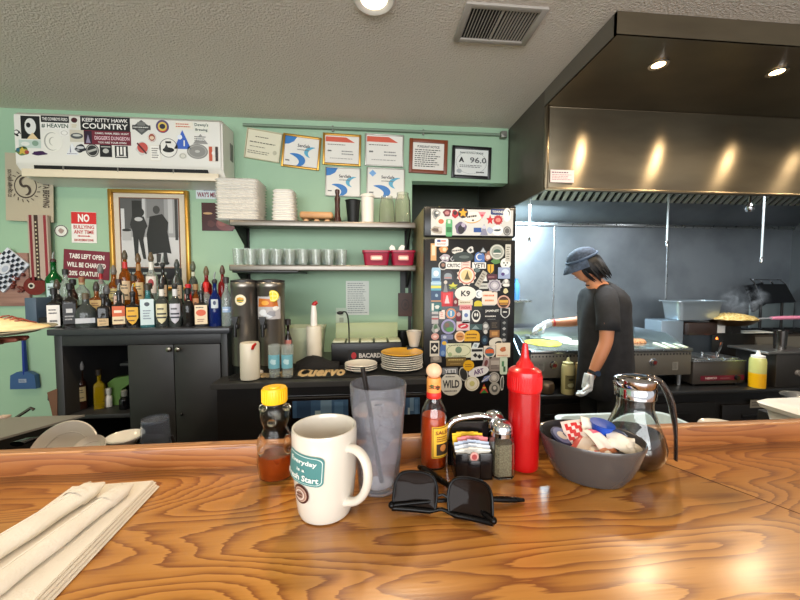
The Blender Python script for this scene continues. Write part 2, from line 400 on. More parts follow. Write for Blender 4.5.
# ---- ceiling fittings
def downlight(x, y, label):
    t = thing('recessed_ceiling_light', label, 'ceiling light', (x, y, CEIL), group=None)
    bm = B(); lathe(bm, [(.055, -.001), (.085, -.001), (.088, -.006), (.082, -.011), (.060, -.008), (.055, -.004)], 32, closed=True); obj('trim_ring', bm, white, t)
    bm = B(); lathe(bm, [(0, -.012), (.03, -.011), (.056, -.005), (.056, -.002), (0, -.002)], 32); obj('lens', bm, M('lamp_lens', (255, 232, 196), .5, emis=9), t)
p = atZ(374, -2, CEIL); downlight(p.x, p.y, 'round recessed ceiling light glowing warm above the bar')
a = atZ(464, 8, CEIL); b = atZ(543, 17, CEIL)
vt = thing('ceiling_vent', 'rectangular slatted air vent in the textured ceiling', 'vent', (0, 0, 0))
c = (a + b) / 2; vw = (b - a).length; T = Matrix.Translation((c.x, c.y + .07, CEIL))
bm = B()
for s in (-1, 1):
    box(bm, (s * (vw / 2 - .015), 0, -.006), (.03, .24, .012), T, bev=.003); box(bm, (0, s * .107, -.006), (vw - .055, .026, .012), T, bev=.003)
box(bm, (-.01, 0, -.005), (.01, .19, .01), T); obj('vent_frame', bm, M('vent_beige', (168, 160, 150), .6), vt)
bm = B(); box(bm, (0, 0, -.002), (vw - .05, .2, .003), T); obj('vent_backing', bm, blackmat, vt)
bm = B(); n = 22
for i in range(n):
    x = -vw / 2 + .035 + (vw - .07) * i / (n - 1); box(bm, (x, 0, -.006), (.0035, .19, .008), T @ Matrix.Translation((x, 0, 0)) @ Matrix.Rotation(R(30 if x < 0 else -30), 4, 'Y') @ Matrix.Translation((-x, 0, 0)))
obj('slats', bm, M('vent_beige'), vt)
# conduit under the ceiling
a = atY(243, 125, WY - .02); b = atY(503, 134.5, WY - .02); zc = (a.z + b.z) / 2
bm = B(); tube(bm, [(a.x, WY - .02, zc), (b.x, WY - .02, zc)], .0105, 12)
cd = thing('conduit_pipe', 'thin metal conduit pipe running along the wall under the ceiling', 'pipe')
obj('pipe', bm, M('painted_pipe', (120, 138, 118), .5), cd)
bm = B(); box(bm, (b.x + .0, WY - .026, zc - .004), (.05, .05, .05), bev=.008); cyl(bm, (b.x, WY - .051, zc), (b.x, WY - .058, zc), .016); obj('junction_box', bm, M('galvanised', (140, 138, 130), .5, metal=.7), cd)
for fx in (.33, .68):
    X = a.x + (b.x - a.x) * fx; bm = B(); box(bm, (X, WY - .01, zc), (.014, .022, .04), bev=.003); obj('clip', bm, M('galvanised'), cd)

# ================================================================== AIR CONDITIONER
FY = 2.48
c, aw, ah = prect(13, 113, 222, 165, FY); c.z = (atY(118, 117, FY).z + atY(118, 164, FY).z) / 2; ah = atY(118, 117, FY).z - atY(118, 163, FY).z
ac = thing('air_conditioner', 'long white wall air conditioner covered with stickers above the liquor bottles', 'air conditioner', (c.x, WY, c.z))
D = WY - FY; hw = aw / 2
acw = M('ac_white', (228, 224, 214), .35)
bm = B()
prof = [(0, ah / 2 + .03), (-D + .03, ah / 2 + .02), (-D, ah / 2 - .005), (-D, -ah / 2), (-D + .012, -ah / 2 - .018), (-D + .035, -ah / 2 - .045), (-D + .07, -ah / 2 - .085), (0, -ah / 2 - .105)]
for s0, s1 in ((-hw, hw),):
    rings(bm, [[Vector((x, y, zz)) for y, zz in prof] for x in (s0, s1)])
bmesh.ops.bevel(bm, geom=[e for e in bm.edges if abs(abs(e.verts[0].co.x) - hw) < 1e-4 and abs(e.verts[0].co.x - e.verts[1].co.x) < 1e-4], offset=.012, segments=3, affect='EDGES')
obj('casing', bm, acw, ac)
bm = B(); box(bm, (0, -D + .028, -ah / 2 - .037), (aw * .84, .03, .034), T=None, bev=.002); obj('air_outlet', bm, blackmat, ac)
bm = B()
box(bm, (.0, -D + .012, -ah / 2 - .07), (aw * .95, .012, .05), T=Matrix.Translation((0, 0, 0)), bev=.004)
obj('louver_flap', bm, M('ac_flap', (226, 212, 186), .4), ac)
for fx in (-.28, -.02, .25):
    bm = B(); box(bm, (fx * aw, -D + .011, -ah / 2 - .037), (.006, .01, .03)); obj('vane', bm, M('ac_grey', (120, 118, 112), .5), ac)
bm = B(); box(bm, (hw + .001, -D * .28, 0), (.006, .05, .12), bev=.002); obj('side_bracket', bm, M('ac_grey'), ac)
W0, K0 = (236, 232, 224), (26, 26, 28)
def acs(px0, py0, px1, py1, base, elems=(), shape='rect', seed=0, ang=0):
    cc, ww, hh = prect(px0, py0 - (px0 + px1 - 236) / 2 * .0, px1, py1, FY)
    graphic('sticker', ac, (cc.x - c.x, -D - .0005, cc.z - c.z), ww, hh, base, elems, th=.0008, shape=shape, seed=seed, rot=(0, R(-ang), 0), dz=.0003)
acs(21, 116, 40, 139, K0, [('ell', 0, .05, .6, .7, (222, 220, 214)), ('ell', -.1, .1, .24, .22, K0), ('poly', [(-.2, -.5), (.4, -.5), (.1, -.22)], (222, 196, 150))])
acs(41, 116, 69, 122.5, K0, [('text', 'THE COWBOYS FORD', 0, 0, .9, .5, W0)])
acs(41, 123, 69, 129, W0, [('text', '# HEAVEN', 0, 0, .95, .75, (30, 70, 50))])
acs(13.5, 129, 21, 137, K0, [('ell', -.1, .1, .5, .4, W0), ('dia', .3, -.2, .4, .4, W0)], 'blob', 3)
acs(42, 131, 63, 152, (232, 228, 216), [('arc', 0, 0, .36, .42, 60, 300, .07, (170, 168, 158)), ('arc', .05, 0, .18, .2, 80, 260, .06, (180, 176, 164))], 'ell')
acs(19, 140, 41, 148, (190, 204, 192), [('ell', .25, .1, .3, .7, (130, 156, 136)), ('ell', -.2, 0, .4, .5, (224, 224, 214))])
acs(15, 146, 30, 156, (96, 118, 62), [('star', 0, 0, .7, .9, (200, 170, 70)), ('ell', -.28, .1, .25, .4, (48, 100, 120)), ('ell', .3, -.1, .3, .4, (160, 70, 60))], 'blob', 5)
acs(31, 150.5, 48, 156, (58, 26, 72), (), 'blob', 9)
acs(60, 130, 69, 136, W0, [('ring', 0, 0, .4, .4, .1, (196, 190, 180))], 'round')
acs(70, 117, 79, 130, (220, 216, 204), [('ell', 0, .25, .7, .4, (70, 30, 34)), ('lines', 0, -.2, .6, .3, 2, (200, 180, 120))])
acs(70, 130, 84, 142, (206, 198, 178), [('ell', 0, 0, .9, .5, (84, 88, 88)), ('ell', 0, .05, .6, .2, (200, 200, 190))])
acs(80.5, 117, 130, 131, K0, [('text', 'KEEP KITTY HAWK', .0, .25, .92, .26, W0), ('text', 'COUNTRY', .0, -.18, .92, .4, W0)])
acs(84, 131, 131, 145, (112, 34, 50), [('rect', -.41, 0, .16, .9, (44, 28, 46)), ('tri', -.41, -.1, .1, .6, (150, 140, 160)), ('text', 'CAMO, FARM, FEED, HUNT', .1, .3, .72, .16, W0), ('text', "DIGGER'S DUNGEON", .1, -.02, .74, .28, (236, 200, 204)), ('text', 'YOU ARE YOUR OWN', .1, -.34, .6, .14, W0)])
acs(66, 143, 79, 155, (228, 228, 228), [('poly', [(-.2, -.3), (-.1, -.3), (-.15, .4)], (110, 110, 130)), ('lines', 0, -.4, .8, .12, 1, (100, 90, 120))], 'tri')
acs(74, 144, 87, 153, (40, 40, 46), [('ell', 0, .1, .6, .3, (200, 200, 200)), ('ell', -.2, -.2, .3, .25, (150, 150, 150))], 'blob', 11)
acs(86, 144, 99, 157, (44, 44, 44), [('ring', 0, 0, .44, .44, .05, (190, 188, 180)), ('rect', 0, 0, .7, .16, (180, 178, 170), 20)], 'ell')
acs(100, 145, 112, 157, K0, [('ell', 0, 0, .5, .4, (186, 184, 176)), ('rect', 0, .34, .8, .08, (186, 184, 176))])
acs(115, 146, 128, 158, K0, [('rect', -.27, .05, .16, .75, W0), ('rect', 0, .1, .16, .65, W0), ('rect', .27, .05, .16, .75, W0), ('rect', 0, -.38, .8, .06, W0)])
acs(132, 120, 151, 135, (92, 92, 90), [('rect', 0, 0, .96, .3, (60, 60, 58)), ('lines', 0, 0, .8, .16, 1, (214, 212, 204)), ('shield', 0, 0, .4, .7, (120, 120, 116)), ('rect', 0, 0, .9, .22, (76, 76, 74)), ('lines', 0, 0, .82, .14, 1, (224, 222, 214))], 'dia')
acs(156, 120, 169, 133, (86, 70, 110), [('ell', 0, 0, .7, .7, (220, 190, 90)), ('ell', 0, 0, .45, .4, (50, 50, 60)), ('arc', 0, 0, .4, .4, 200, 340, .1, (190, 70, 60))], 'ell')
acs(148, 133, 156, 142, (160, 84, 66), [('ell', 0, -.05, .55, .4, (226, 200, 170)), ('ring', 0, 0, .48, .48, .08, (236, 226, 216))], 'ell')
acs(135, 141, 149, 156, (206, 202, 196), [('ell', .05, .05, .75, .7, (196, 84, 76)), ('rect', 0, 0, .12, .9, (90, 40, 40), 40)], 'blob', 12)
acs(150, 145, 161, 161, (226, 220, 206), [('rect', 0, 0, .86, .88, (238, 234, 224)), ('lines', 0, 0, .66, .7, 5, (90, 80, 74))])
acs(159, 138, 178, 158, (232, 228, 218), [('ring', 0, 0, .48, .48, .03, (90, 88, 84)), ('ell', 0, -.1, .6, .25, K0), ('tri', -.1, .05, .3, .3, (50, 50, 50)), ('rect', 0, .28, .3, .1, K0)], 'ell')
acs(174, 130, 191, 149, (62, 98, 186), [('ell', -.15, .12, .28, .26, (226, 230, 240)), ('rect', .1, -.2, .08, .3, W0)], 'tri')
acs(175, 122, 193, 129, (232, 224, 206), [('lines', 0, 0, .9, .7, 2, (196, 84, 60))])
acs(194, 122, 209, 133, (226, 224, 210), [('text', "Dewey's", 0, .2, .9, .36, (40, 70, 66)), ('text', 'Brewing', 0, -.25, .8, .3, (40, 70, 66))])
acs(193, 134, 208, 144, (150, 148, 142), [('ell', 0, 0, .6, .5, (214, 212, 204)), ('lines', 0, 0, .8, .6, 3, (90, 88, 86))], 'tri')
acs(187, 144, 208, 159, (142, 140, 134), [('ring', 0, 0, .44, .42, .05, (170, 168, 160)), ('ell', 0, 0, .24, .18, (190, 188, 180))], 'ell')
acs(208, 146, 219, 162, (226, 216, 202), [('rect', -.25, 0, .3, .9, (196, 88, 60)), ('rect', .3, 0, .25, .9, (60, 50, 48)), ('ell', 0, .05, .3, .25, W0)], 'round', 0)
acs(179, 153, 187, 159, (214, 210, 196), [('ring', 0, 0, .4, .4, .1, (170, 168, 156))], 'ell')

# ================================================================== THINGS ON THE DINING WALL
def wallsign(name, label, cat, box4, base, elems, ang=0, th=.004, shape='rect', frame=None, group=None, fw=.05, Y=WY, seed=0, rough=.45):
    cc, ww, hh = prect(*box4, Y)
    t = thing(name, label, cat, (cc.x, Y - .001, cc.z), (0, R(-ang), 0), group)
    if frame:
        bw = fw * ww; bm = B(); d = .018
        for s in (-1, 1):
            box(bm, (s * (ww - bw) / 2, -d / 2, 0), (bw, d, hh), bev=.003); box(bm, (0, -d / 2, s * (hh - bw) / 2), (ww - 2 * bw, d, bw), bev=.003)
        obj('frame', bm, frame, t)
        graphic('print', t, (0, -.004, 0), ww - 2 * bw, hh - 2 * bw, base, elems, th=.003, seed=seed)
        bm = B(); box(bm, (0, -.003, 0), (ww - bw, .004, hh - bw)); obj('backing', bm, M('cardboard', (150, 120, 84), .8), t)
    else:
        graphic('panel', t, (0, 0, 0), ww, hh, base, elems, th=th, shape=shape, seed=seed, rough=rough)
    return t
CR = (232, 228, 218); BL = (52, 122, 190)
def blue_cert(extra=()):
    return [('poly', [(-.5, .5), (-.5, .22), (-.38, .24), (-.24, .34), (-.16, .5)], BL), ('arc', -.3, -.32, .34, .22, -60, 95, .2, BL), ('arc', .42, .0, .28, .2, 95, 235, .12, (92, 170, 200)),
            ('text', 'ServSafe', .06, .22, .36, .11, (60, 60, 66)), ('lines', .06, .08, .36, .07, 1, (120, 120, 120)), ('lines', -.38, -.33, .14, .1, 1, (80, 80, 80))]
def red_cert():
    return [('poly', [(-.48, .46), (.12, .46), (.38, .28), (-.48, .28)], (214, 96, 72)), ('lines', -.15, .18, .55, .06, 1, (90, 70, 60)), ('lines', .2, -.1, .42, .2, 2, (140, 138, 134)), ('lines', -.36, -.05, .12, .12, 1, (70, 70, 70)), ('lines', 0, -.32, .7, .06, 1, (160, 156, 150))]
wallsign('framed_certificate', 'tilted cream certificate in a thin frame, leftmost of the wall row', 'certificate', (246, 131, 281.5, 161), (222, 216, 190), [('lines', -.02, .28, .5, .07, 1, (80, 76, 60)), ('lines', -.02, .08, .8, .08, 1, (90, 86, 70)), ('lines', -.1, -.08, .6, .06, 1, (120, 116, 96)), ('lines', -.1, -.28, .7, .14, 2, (130, 126, 106)), ('ell', .36, -.2, .12, .16, (190, 186, 160))], ang=-8, frame=M('thin_pale_frame', (196, 190, 160), .5), fw=.03)
wallsign('framed_certificate', 'gold-framed certificate with blue swirl, hanging between cream and red-striped certificates', 'certificate', (282.5, 136, 320.5, 169), CR, blue_cert(), ang=-5.5, frame=gold, fw=.055)
wallsign('framed_certificate', 'gold-framed certificate with a red banner at its top', 'certificate', (323, 134.5, 361, 166), CR, red_cert(), ang=-1.5, frame=gold, fw=.055)
wallsign('framed_certificate', 'silver-framed certificate with a red banner, right of the gold one', 'certificate', (365, 135, 403.5, 167), CR, red_cert(), ang=-1, frame=silverf, fw=.03)
wallsign('framed_certificate', 'white certificate with blue swirls hanging below the gold red-banner one', 'certificate', (325.5, 168, 360.5, 197), CR, blue_cert(), ang=-1, frame=silverf, fw=.025)
wallsign('framed_certificate', 'white certificate with blue swirls behind the white cup stack and jars', 'certificate', (366.5, 168.5, 404.5, 199), CR, [('dia', -.36, .34, .2, .24, (120, 170, 220))] + blue_cert()[1:], ang=-1, frame=silverf, fw=.025)
wallsign('framed_notice', 'text notice in a reddish wooden frame left of the inspection grade', 'notice', (409, 140, 447, 174), (230, 226, 216), [('text', 'PURSUANT NOTICE', 0, .36, .7, .09, (50, 50, 50)), ('lines', 0, -.06, .86, .68, 9, (60, 58, 56))], ang=-1.5, frame=mahog, fw=.09)
wallsign('grade_card', 'black-framed inspection grade card reading A 96.0', 'grade card', (451.5, 147, 490.5, 179), (226, 228, 222), [('ring', 0, 0, .46, .44, .008, (120, 130, 130)), ('text', 'SANITATION GRADE', 0, .37, .7, .07, (70, 80, 80)), ('text', 'A', -.3, .1, .16, .2, (20, 20, 20), 0, .05), ('text', '96.0', .2, .1, .5, .22, (90, 92, 92)), ('lines', 0, -.14, .7, .12, 2, (90, 90, 90)), ('ell', -.36, -.34, .16, .16, (170, 176, 176)), ('lines', .3, -.36, .3, .1, 1, (30, 30, 30))], ang=-1.5, frame=blackf, fw=.075)

# white sign and maroon sign
wallsign('parking_style_sign', 'white and red sign reading NO BULLYING ANY TIME', 'sign', (72, 212, 97, 243), (232, 228, 222), [('rect', 0, .3, 1, .38, (206, 44, 44)), ('text', 'NO', 0, .3, .46, .26, (240, 236, 230), 0, .04), ('text', 'BULLYING', 0, .01, .82, .12, (190, 50, 54)), ('text', 'ANY TIME', 0, -.15, .8, .12, (190, 50, 54)), ('rect', 0, -.28, .4, .03, (190, 50, 54)), ('tri', -.22, -.28, .08, .07, (190, 50, 54), 90), ('tri', .22, -.28, .08, .07, (190, 50, 54), -90), ('text', 'ENFORCEMENT ZONE', 0, -.41, .76, .07, (190, 50, 54))], ang=-1)
wallsign('tabs_sign', 'maroon sign reading TABS LEFT OPEN WILL BE CHARGED 20% GRATUITY', 'sign', (64, 250.5, 110, 279), (116, 38, 54), [('text', 'TABS LEFT OPEN', 0, .28, .76, .17, W0, 0, .03), ('text', 'WILL BE CHARGED', 0, -.02, .84, .17, W0, 0, .03), ('text', '20% GRATUITY', 0, -.32, .74, .17, W0, 0, .03)], ang=-4)
wallsign('round_badge', 'small round white badge with a black rim left of the red sign', 'badge', (55, 225, 68.5, 237), (222, 222, 212), [('ring', 0, 0, .49, .49, .06, (40, 36, 40)), ('blob', 0, 0, .5, .44, (160, 140, 130))], shape='ell')
wallsign('bumper_sticker', 'narrow pale sticker with maroon lettering above the dark red print', 'sticker', (196, 188, 222, 199), (206, 214, 214), [('lines', .1, .28, .6, .16, 1, (60, 76, 130)), ('text', "WAY'S MEAN", 0, -.12, .9, .46, (130, 40, 60), 0, .03)], th=.001)
wallsign('dark_print', 'dark red square print on the wall beside the takeout boxes', 'print', (202, 203, 233, 231), (66, 34, 36), [('ell', .3, -.25, .7, .5, (120, 66, 64)), ('ell', .15, -.2, .3, .26, (150, 90, 84)), ('ell', -.3, .12, .3, .08, (190, 150, 110)), ('blob', -.2, -.25, .3, .3, (88, 50, 48))], rough=.2)
# portrait print, brown frame and dark banner at its foot
fr = thing('picture_frame', 'gold-framed black and white photograph of two people in the street', 'picture', tuple(prect(112, 191, 191, 290, WY)[0]))
cc, ww, hh = prect(112, 191, 191, 291, WY)
bm = B()
for s in (-1, 1):
    box(bm, (s * (ww - .026) / 2, -.016, 0), (.026, .032, hh), bev=.006); box(bm, (0, -.016, s * (hh - .026) / 2), (ww - .052, .032, .026), bev=.006)
obj('frame', bm, gold, fr)
bm = B(); box(bm, (0, -.005, 0), (ww - .04, .008, hh - .04)); obj('mat_board', bm, M('mat_board', (206, 196, 176), .7), fr)
G = lambda v: (v, v, v)
iw, ih = ww * .73, hh * .68
graphic('photograph', fr, (-.003, -.0095, hh * .075), iw, ih, G(150), [
    ('rect', 0, -.28, 1, .44, G(196)), ('rect', -.3, .28, .4, .44, G(84)), ('rect', -.22, .34, .16, .26, G(30)), ('rect', -.1, .3, .05, .4, G(190)), ('rect', .1, .36, .3, .28, G(120)), ('rect', .36, .25, .08, .5, G(180)), ('rect', .46, .2, .05, .6, G(50)), ('rect', -.46, .1, .06, .5, G(200)),
    ('rect', -.4, -.04, .16, .14, G(170)), ('ell', -.4, .04, .16, .04, G(40)),
    ('ell', -.19, .3, .2, .14, G(34)), ('poly', [(-.34, .12), (-.3, .24), (-.1, .24), (-.04, .1), (-.1, .02), (-.3, .02)], G(42)), ('ell', -.19, .2, .14, .06, G(180)),
    ('poly', [(-.3, .04), (-.08, .04), (-.12, -.1), (-.08, -.38), (-.13, -.38), (-.2, -.08), (-.22, -.38), (-.27, -.38)], G(36)),
    ('ell', .12, .34, .12, .12, G(60)), ('poly', [(.0, .24), (.22, .28), (.32, .16), (.3, .02), (.36, -.3), (.26, -.28), (-.04, -.32), (-.06, -.02), (-.02, .12)], G(24)),
    ('poly', [(.1, -.3), (.18, -.3), (.16, -.42), (.1, -.44)], G(60)), ('poly', [(.22, -.28), (.28, -.28), (.3, -.42), (.22, -.42)], G(44)), ('ell', .1, -.46, .1, .05, G(26)), ('ell', .27, -.44, .1, .05, G(26))], th=.001)
bm = B(); q = .006
for s in (-1, 1):
    box(bm, (s * (iw / 2 + q / 2) - .003, -.011, hh * .075), (q, .006, ih)); box(bm, (-.003, -.011, hh * .075 + s * (ih / 2 + q / 2)), (iw + 2 * q, .006, q))
obj('inner_bevel', bm, M('brown_bevel', (120, 78, 56), .5), fr)
graphic('caption_strip', fr, (-.003, -.0095, -hh * .36), iw + .02, hh * .17, (26, 26, 32), [('lines', 0, .2, .9, .3, 1, (150, 160, 156)), ('lines', 0, -.2, .7, .2, 1, (90, 94, 92))], th=.001)

# cloth banner hanging from the air conditioner corner
cc, ww, hh = prect(3, 153, 51, 221, WY - .05)
bn = thing('cloth_banner', 'cream cloth banner with a sun emblem and BREWING lettering at the left', 'banner', (cc.x, WY - .03, cc.z), (0, R(2), 0))
lv = (182, 170, 146); dk = (70, 58, 50)
sun = [('ring', -.08, .02, .24, .18, .022, dk)] + [('rect', -.08 + .3 * math.cos(a), .02 + .22 * math.sin(a), .07, .012, dk, math.degrees(a) + 25) for a in [2 * PI * i / 18 for i in range(18)]] + [('arc', -.08, .08, .1, .07, 90, 290, .05, dk), ('arc', -.08, -.04, .1, .07, -90, 110, .05, dk)]
graphic('cloth', bn, (0, 0, 0), ww, hh, lv, sun + [('text', "LSTA BREWING", .36, -.08, .62, .09, dk, -90), ('text', 'SOUTHERN BREWING CO', -.4, .05, .62, .05, dk, -90)], th=.004, rough=.8)
# red long-necked instrument
gt = thing('guitar', 'dark red long-necked guitar hanging on the wall below the cream banner', 'guitar', (0, WY, 0))
bc, bw, bh = prect(28, 276, 51, 296, WY - .03)
poly = [(bc.x + bw / 2 * 1.0 * math.cos(a) * (1 - .16 * abs(math.sin(a))), bc.z + bh / 2 * math.sin(a) * (1 + .1 * math.cos(2 * a))) for a in [2 * PI * i / 28 for i in range(28)]]
bm = B(); prism(bm, poly, -.065, -.004); obj('guitar_body', bm, M('dark_red_lacquer', (104, 18, 20), .2, coat=.5), gt)
bm = B(); cyl(bm, (bc.x - .02, -.064, bc.z + .002), (bc.x - .02, -.068, bc.z + .002), .020, n=24); cyl(bm, (bc.x - .02, -.066, bc.z + .002), (bc.x - .02, -.070, bc.z + .002), .011, n=20, mi=1); obj('sound_hole_ring', bm, [M('pearl', (206, 196, 180), .3), black], gt)
n0 = atY(42, 279, WY - .04); n1 = atY(42.5, 223, WY - .04)
L = n1.z - n0.z + .06
graphic('neck', gt, ((n0.x + n1.x) / 2, -.045, (n0.z + n1.z) / 2 + .02), .125, L, (176, 156, 142), [('rect', -.36, 0, .14, 1, (120, 34, 44)), ('rect', .36, 0, .14, 1, (136, 44, 52)), ('rect', -.08, 0, .2, 1, (62, 44, 36))] + [('ell', -.08, -.45 + .06 * i, .09, .025, (200, 190, 160)) for i in range(15)], th=.02)
# board with checked cloth at the far left edge
bd = thing('wooden_plaque', 'pinkish wooden plaque with a checked panel at the left edge', 'plaque', (0, WY, 0))
c0, w_, h_ = prect(-8, 253, 32, 306, WY)
bm = B(); box(bm, (c0.x, -.012, c0.z), (w_, .024, h_), bev=.006); obj('board', bm, varied('pink_wood', (128, 92, 82), (166, 128, 112), 6, .6, stretch=(.4, 1, 4)), bd)
c1, w1, h1 = prect(-10, 248, 23, 292, WY - .03)
ck = []; rn = random.Random(4)
for i in range(9):
    for j in range(9):
        if (i + j) % 2: ck.append(('rect', -.44 + .11 * i, -.44 + .11 * j, .1, .1, (30, 34, 48)))
ck += [('ell', 0, .05, .34, .34, (206, 208, 214)), ('ell', .02, .05, .2, .2, (170, 176, 190))]
graphic('checked_panel', bd, (c1.x, -.028, c1.z), w1 * .85, h1 * .85, (212, 216, 226), ck, th=.012, rot=(0, R(42), 0), dz=.0006)
bm = B()
for i in range(16):
    a = i * .42; ball(bm, (c1.x + .04 + .035 * math.cos(a) + rn.uniform(-.02, .05), -.036, c1.z - .02 - i * .009 + rn.uniform(-.01, .01)), rn.uniform(.008, .014), n=8)
obj('red_beads', bm, M('dried_red', (104, 44, 34), .5), bd)
# dustpan
dp = thing('dustpan', 'translucent blue dustpan hanging on the wall left of the liquor cabinet', 'dustpan', (0, WY, 0))
c0, w_, h_ = prect(13, 371, 39, 388, WY - .02)
bm = B(); prism(bm, [(c0.x - w_ * .5, c0.z - h_ * .5), (c0.x + w_ * .5, c0.z - h_ * .5), (c0.x + w_ * .46, c0.z + h_ * .3), (c0.x + w_ * .2, c0.z + h_ * .5), (c0.x - w_ * .2, c0.z + h_ * .5), (c0.x - w_ * .46, c0.z + h_ * .3)], -.045, -.012)
obj('pan', bm, M('blue_translucent', (58, 88, 132), .3), dp)
a = atY(23.5, 338, WY - .03); b = atY(25.5, 374, WY - .03); bm = B(); tube(bm, [(a.x, -.03, a.z), (b.x, -.03, b.z)], [.014, .019], 8, flat=.6); obj('handle', bm, M('blue_plastic', (22, 50, 134), .3), dp)
graphic('label', dp, (c0.x, -.0455, c0.z - .002), .05, .026, (150, 160, 176), [('lines', 0, 0, .8, .6, 2, (60, 80, 120))], th=.0006)
# notes, socket, plaque under the shelves
wallsign('paper_note', 'white printed menu sheet taped under the lower shelf', 'paper', (346, 281, 369, 315), (206, 210, 200), [('lines', 0, 0, .86, .92, 15, (140, 146, 140))], th=.001)
wallsign('wall_socket', 'cream wall socket plate behind the goose-neck lamp', 'socket', (336, 308, 347, 325), (186, 200, 178), [('round', 0, .2, .4, .28, (150, 160, 140)), ('round', 0, -.2, .4, .28, (150, 160, 140))], th=.006)
wallsign('wooden_wall_box', 'small dark brown wooden plaque beside the fridge', 'plaque', (398, 293, 412, 316), (70, 42, 30), [('ring', 0, 0, .28, .24, .05, (44, 26, 18)), ('ell', 0, 0, .2, .18, (52, 30, 20))], th=.02)
bm = B(); c0, w_, h_ = prect(400, 270, 405, 293, WY); box(bm, (c0.x, WY - .008, c0.z), (w_, .016, h_)); c0, w_, h_ = prect(408, 268, 411, 350, WY); box(bm, (c0.x, WY - .01, c0.z), (w_, .02, h_))
single('wall_cable_cover', bm, M('dark_channel', (48, 50, 48), .5), 'dark vertical cable cover strip on the wall beside the fridge', 'cable cover')

# ================================================================== SHELVES
def shelf(label, px0, px1, pyf, Yf, brs, slot):
    zt = atY((px0 + px1) / 2, pyf, Yf).z; x0 = atY(px0, pyf, Yf).x; x1 = atY(px1, pyf, Yf).x
    t = thing('wall_shelf', label, 'shelf', ((x0 + x1) / 2, WY, zt))
    bm = B(); box(bm, (0, (Yf - WY) / 2, -.006), (x1 - x0, WY - Yf, .012), bev=.002); box(bm, (0, Yf - WY + .005, -.020), (x1 - x0, .016, .040), bev=.007, seg=3)
    obj('shelf_board', bm, M('shelf_worn_steel', (128, 122, 114), .35, metal=.85), t)
    for px in brs:
        X = atY(px, 240, WY).x - t.location.x; bm = B()
        prof = [(0, -.012), (-.24, -.012), (-.24, -.03), (-.03, -.15), (0, -.15)]
        rings(bm, [[Vector((X + dx, y, z_)) for y, z_ in prof] for dx in (-.006, .006)]); box(bm, (X, -.003, -.08), (.04, .006, .16)); obj('bracket', bm, iron, t)
    return zt, x0, x1
ZS1, s1a, s1b = shelf('steel upper wall shelf holding foam boxes and jars', 229, 416, 221, 2.40, (247, 407), 0)
ZS2, s2a, s2b = shelf('steel lower wall shelf holding small glasses and red baskets', 229, 416, 265, 2.40, (247, 407), 0)
foam = M('foam_white', (244, 240, 232), .6)
# stack of foam clamshells
Y0 = 2.50; s = sc(245, Y0)
x0 = atY(219, 200, Y0).x; x1 = atY(262, 200, Y0).x; n = 14; top = atY(240, 177, 2.4).z; hh = (top - ZS1) / n
def clam(w_, d_, h_):
    bm = B(); pr = []
    for ins, z_ in ((.010, .001), (.002, h_ * .46), (0, h_ * .5), (.003, h_ * .56), (.012, h_ - .001)):
        q = []
        for cx, cy, a0 in ((1, 1, 0), (-1, 1, 90), (-1, -1, 180), (1, -1, 270)):
            for k_ in range(4):
                a = R(a0 + k_ * 30); q.append(Vector((cx * (w_ / 2 - .03 - ins) + (.03) * math.cos(a), cy * (d_ / 2 - .03 - ins) + .03 * math.sin(a), z_)))
        pr.append(q)
    rings(bm, pr); return bm
src = single('foam_takeout_box', clam(x1 - x0, .23, hh), foam, 'white foam takeout box in the tall left stack on the upper shelf', 'takeout box', ((x0 + x1) / 2, 2.525, ZS1 + .0005), group='stacked foam takeout boxes')
rn = random.Random(2)
for i in range(1, n):
    c_ = src.copy(); COL.objects.link(c_); c_.location = ((x0 + x1) / 2 + rn.uniform(-.003, .003), 2.525 + rn.uniform(-.003, .003), ZS1 + .0005 + i * hh); c_.rotation_euler.z = R(rn.uniform(-1.2, 1.2))
# second stack: foam bowls
x = atY(284, 200, 2.5).x; n = 9; top = atY(284, 187, 2.42).z; hh = (top - ZS1) / n; w_ = sc(284, 2.5) * 24
src = single('foam_bowl', clam(w_, w_ * .95, hh), foam, 'small white foam container in the shorter stack beside the takeout boxes', 'foam container', (x, 2.53, ZS1 + .0005), group='stacked small foam containers')
for i in range(1, n):
    c_ = src.copy(); COL.objects.link(c_); c_.location = (x, 2.53, ZS1 + .0005 + i * hh); c_.scale = (1 - .015 * i, 1 - .015 * i, 1)
# wooden roll tray
c0, w_, h_ = prect(300, 206, 333, 219.5, 2.5)
t = thing('wooden_board_stand', 'light brown wooden block on rounded feet beside the pepper mill', 'wooden block', (c0.x, 2.53, ZS1))
bm = B(); box(bm, (0, 0, .055), (w_, .12, .045), bev=.014, seg=3); obj('block', bm, varied('beech', (176, 128, 84), (206, 158, 108), 8, .5, stretch=(.5, 3, 3)), t)
for fx in (-.32, .0, .32):
    bm = B(); ball(bm, (fx * w_, -.02, .017), .018, s=(1.2, 1, .93)); obj('foot', bm, wood_tan, t)
x = atY(337.5, 210, 2.5).x
bm = B(); zt = atY(337, 189, 2.5).z - ZS1; lathe(bm, [(.026, 0), (.028, .02), (.02, .05), (.017, zt * .55), (.021, zt * .72), (.012, zt * .82), (.017, zt * .9), (.016, zt * .97), (.004, zt)], 20)
single('pepper_mill', bm, M('dark_walnut', (64, 30, 22), .3, coat=.3), 'tall dark wooden pepper mill standing on the upper shelf', 'pepper mill', (x, 2.5, ZS1))
x = atY(353, 210, 2.5).x; r_ = sc(353, 2.5) * 7.3; zt = atY(353, 201, 2.5).z - ZS1
bm = B(); lathe(bm, [(r_ * .72, 0), (r_, zt), (r_ * .95, zt), (r_ * .68, .004), (0, .004), (0, .0)], 24)
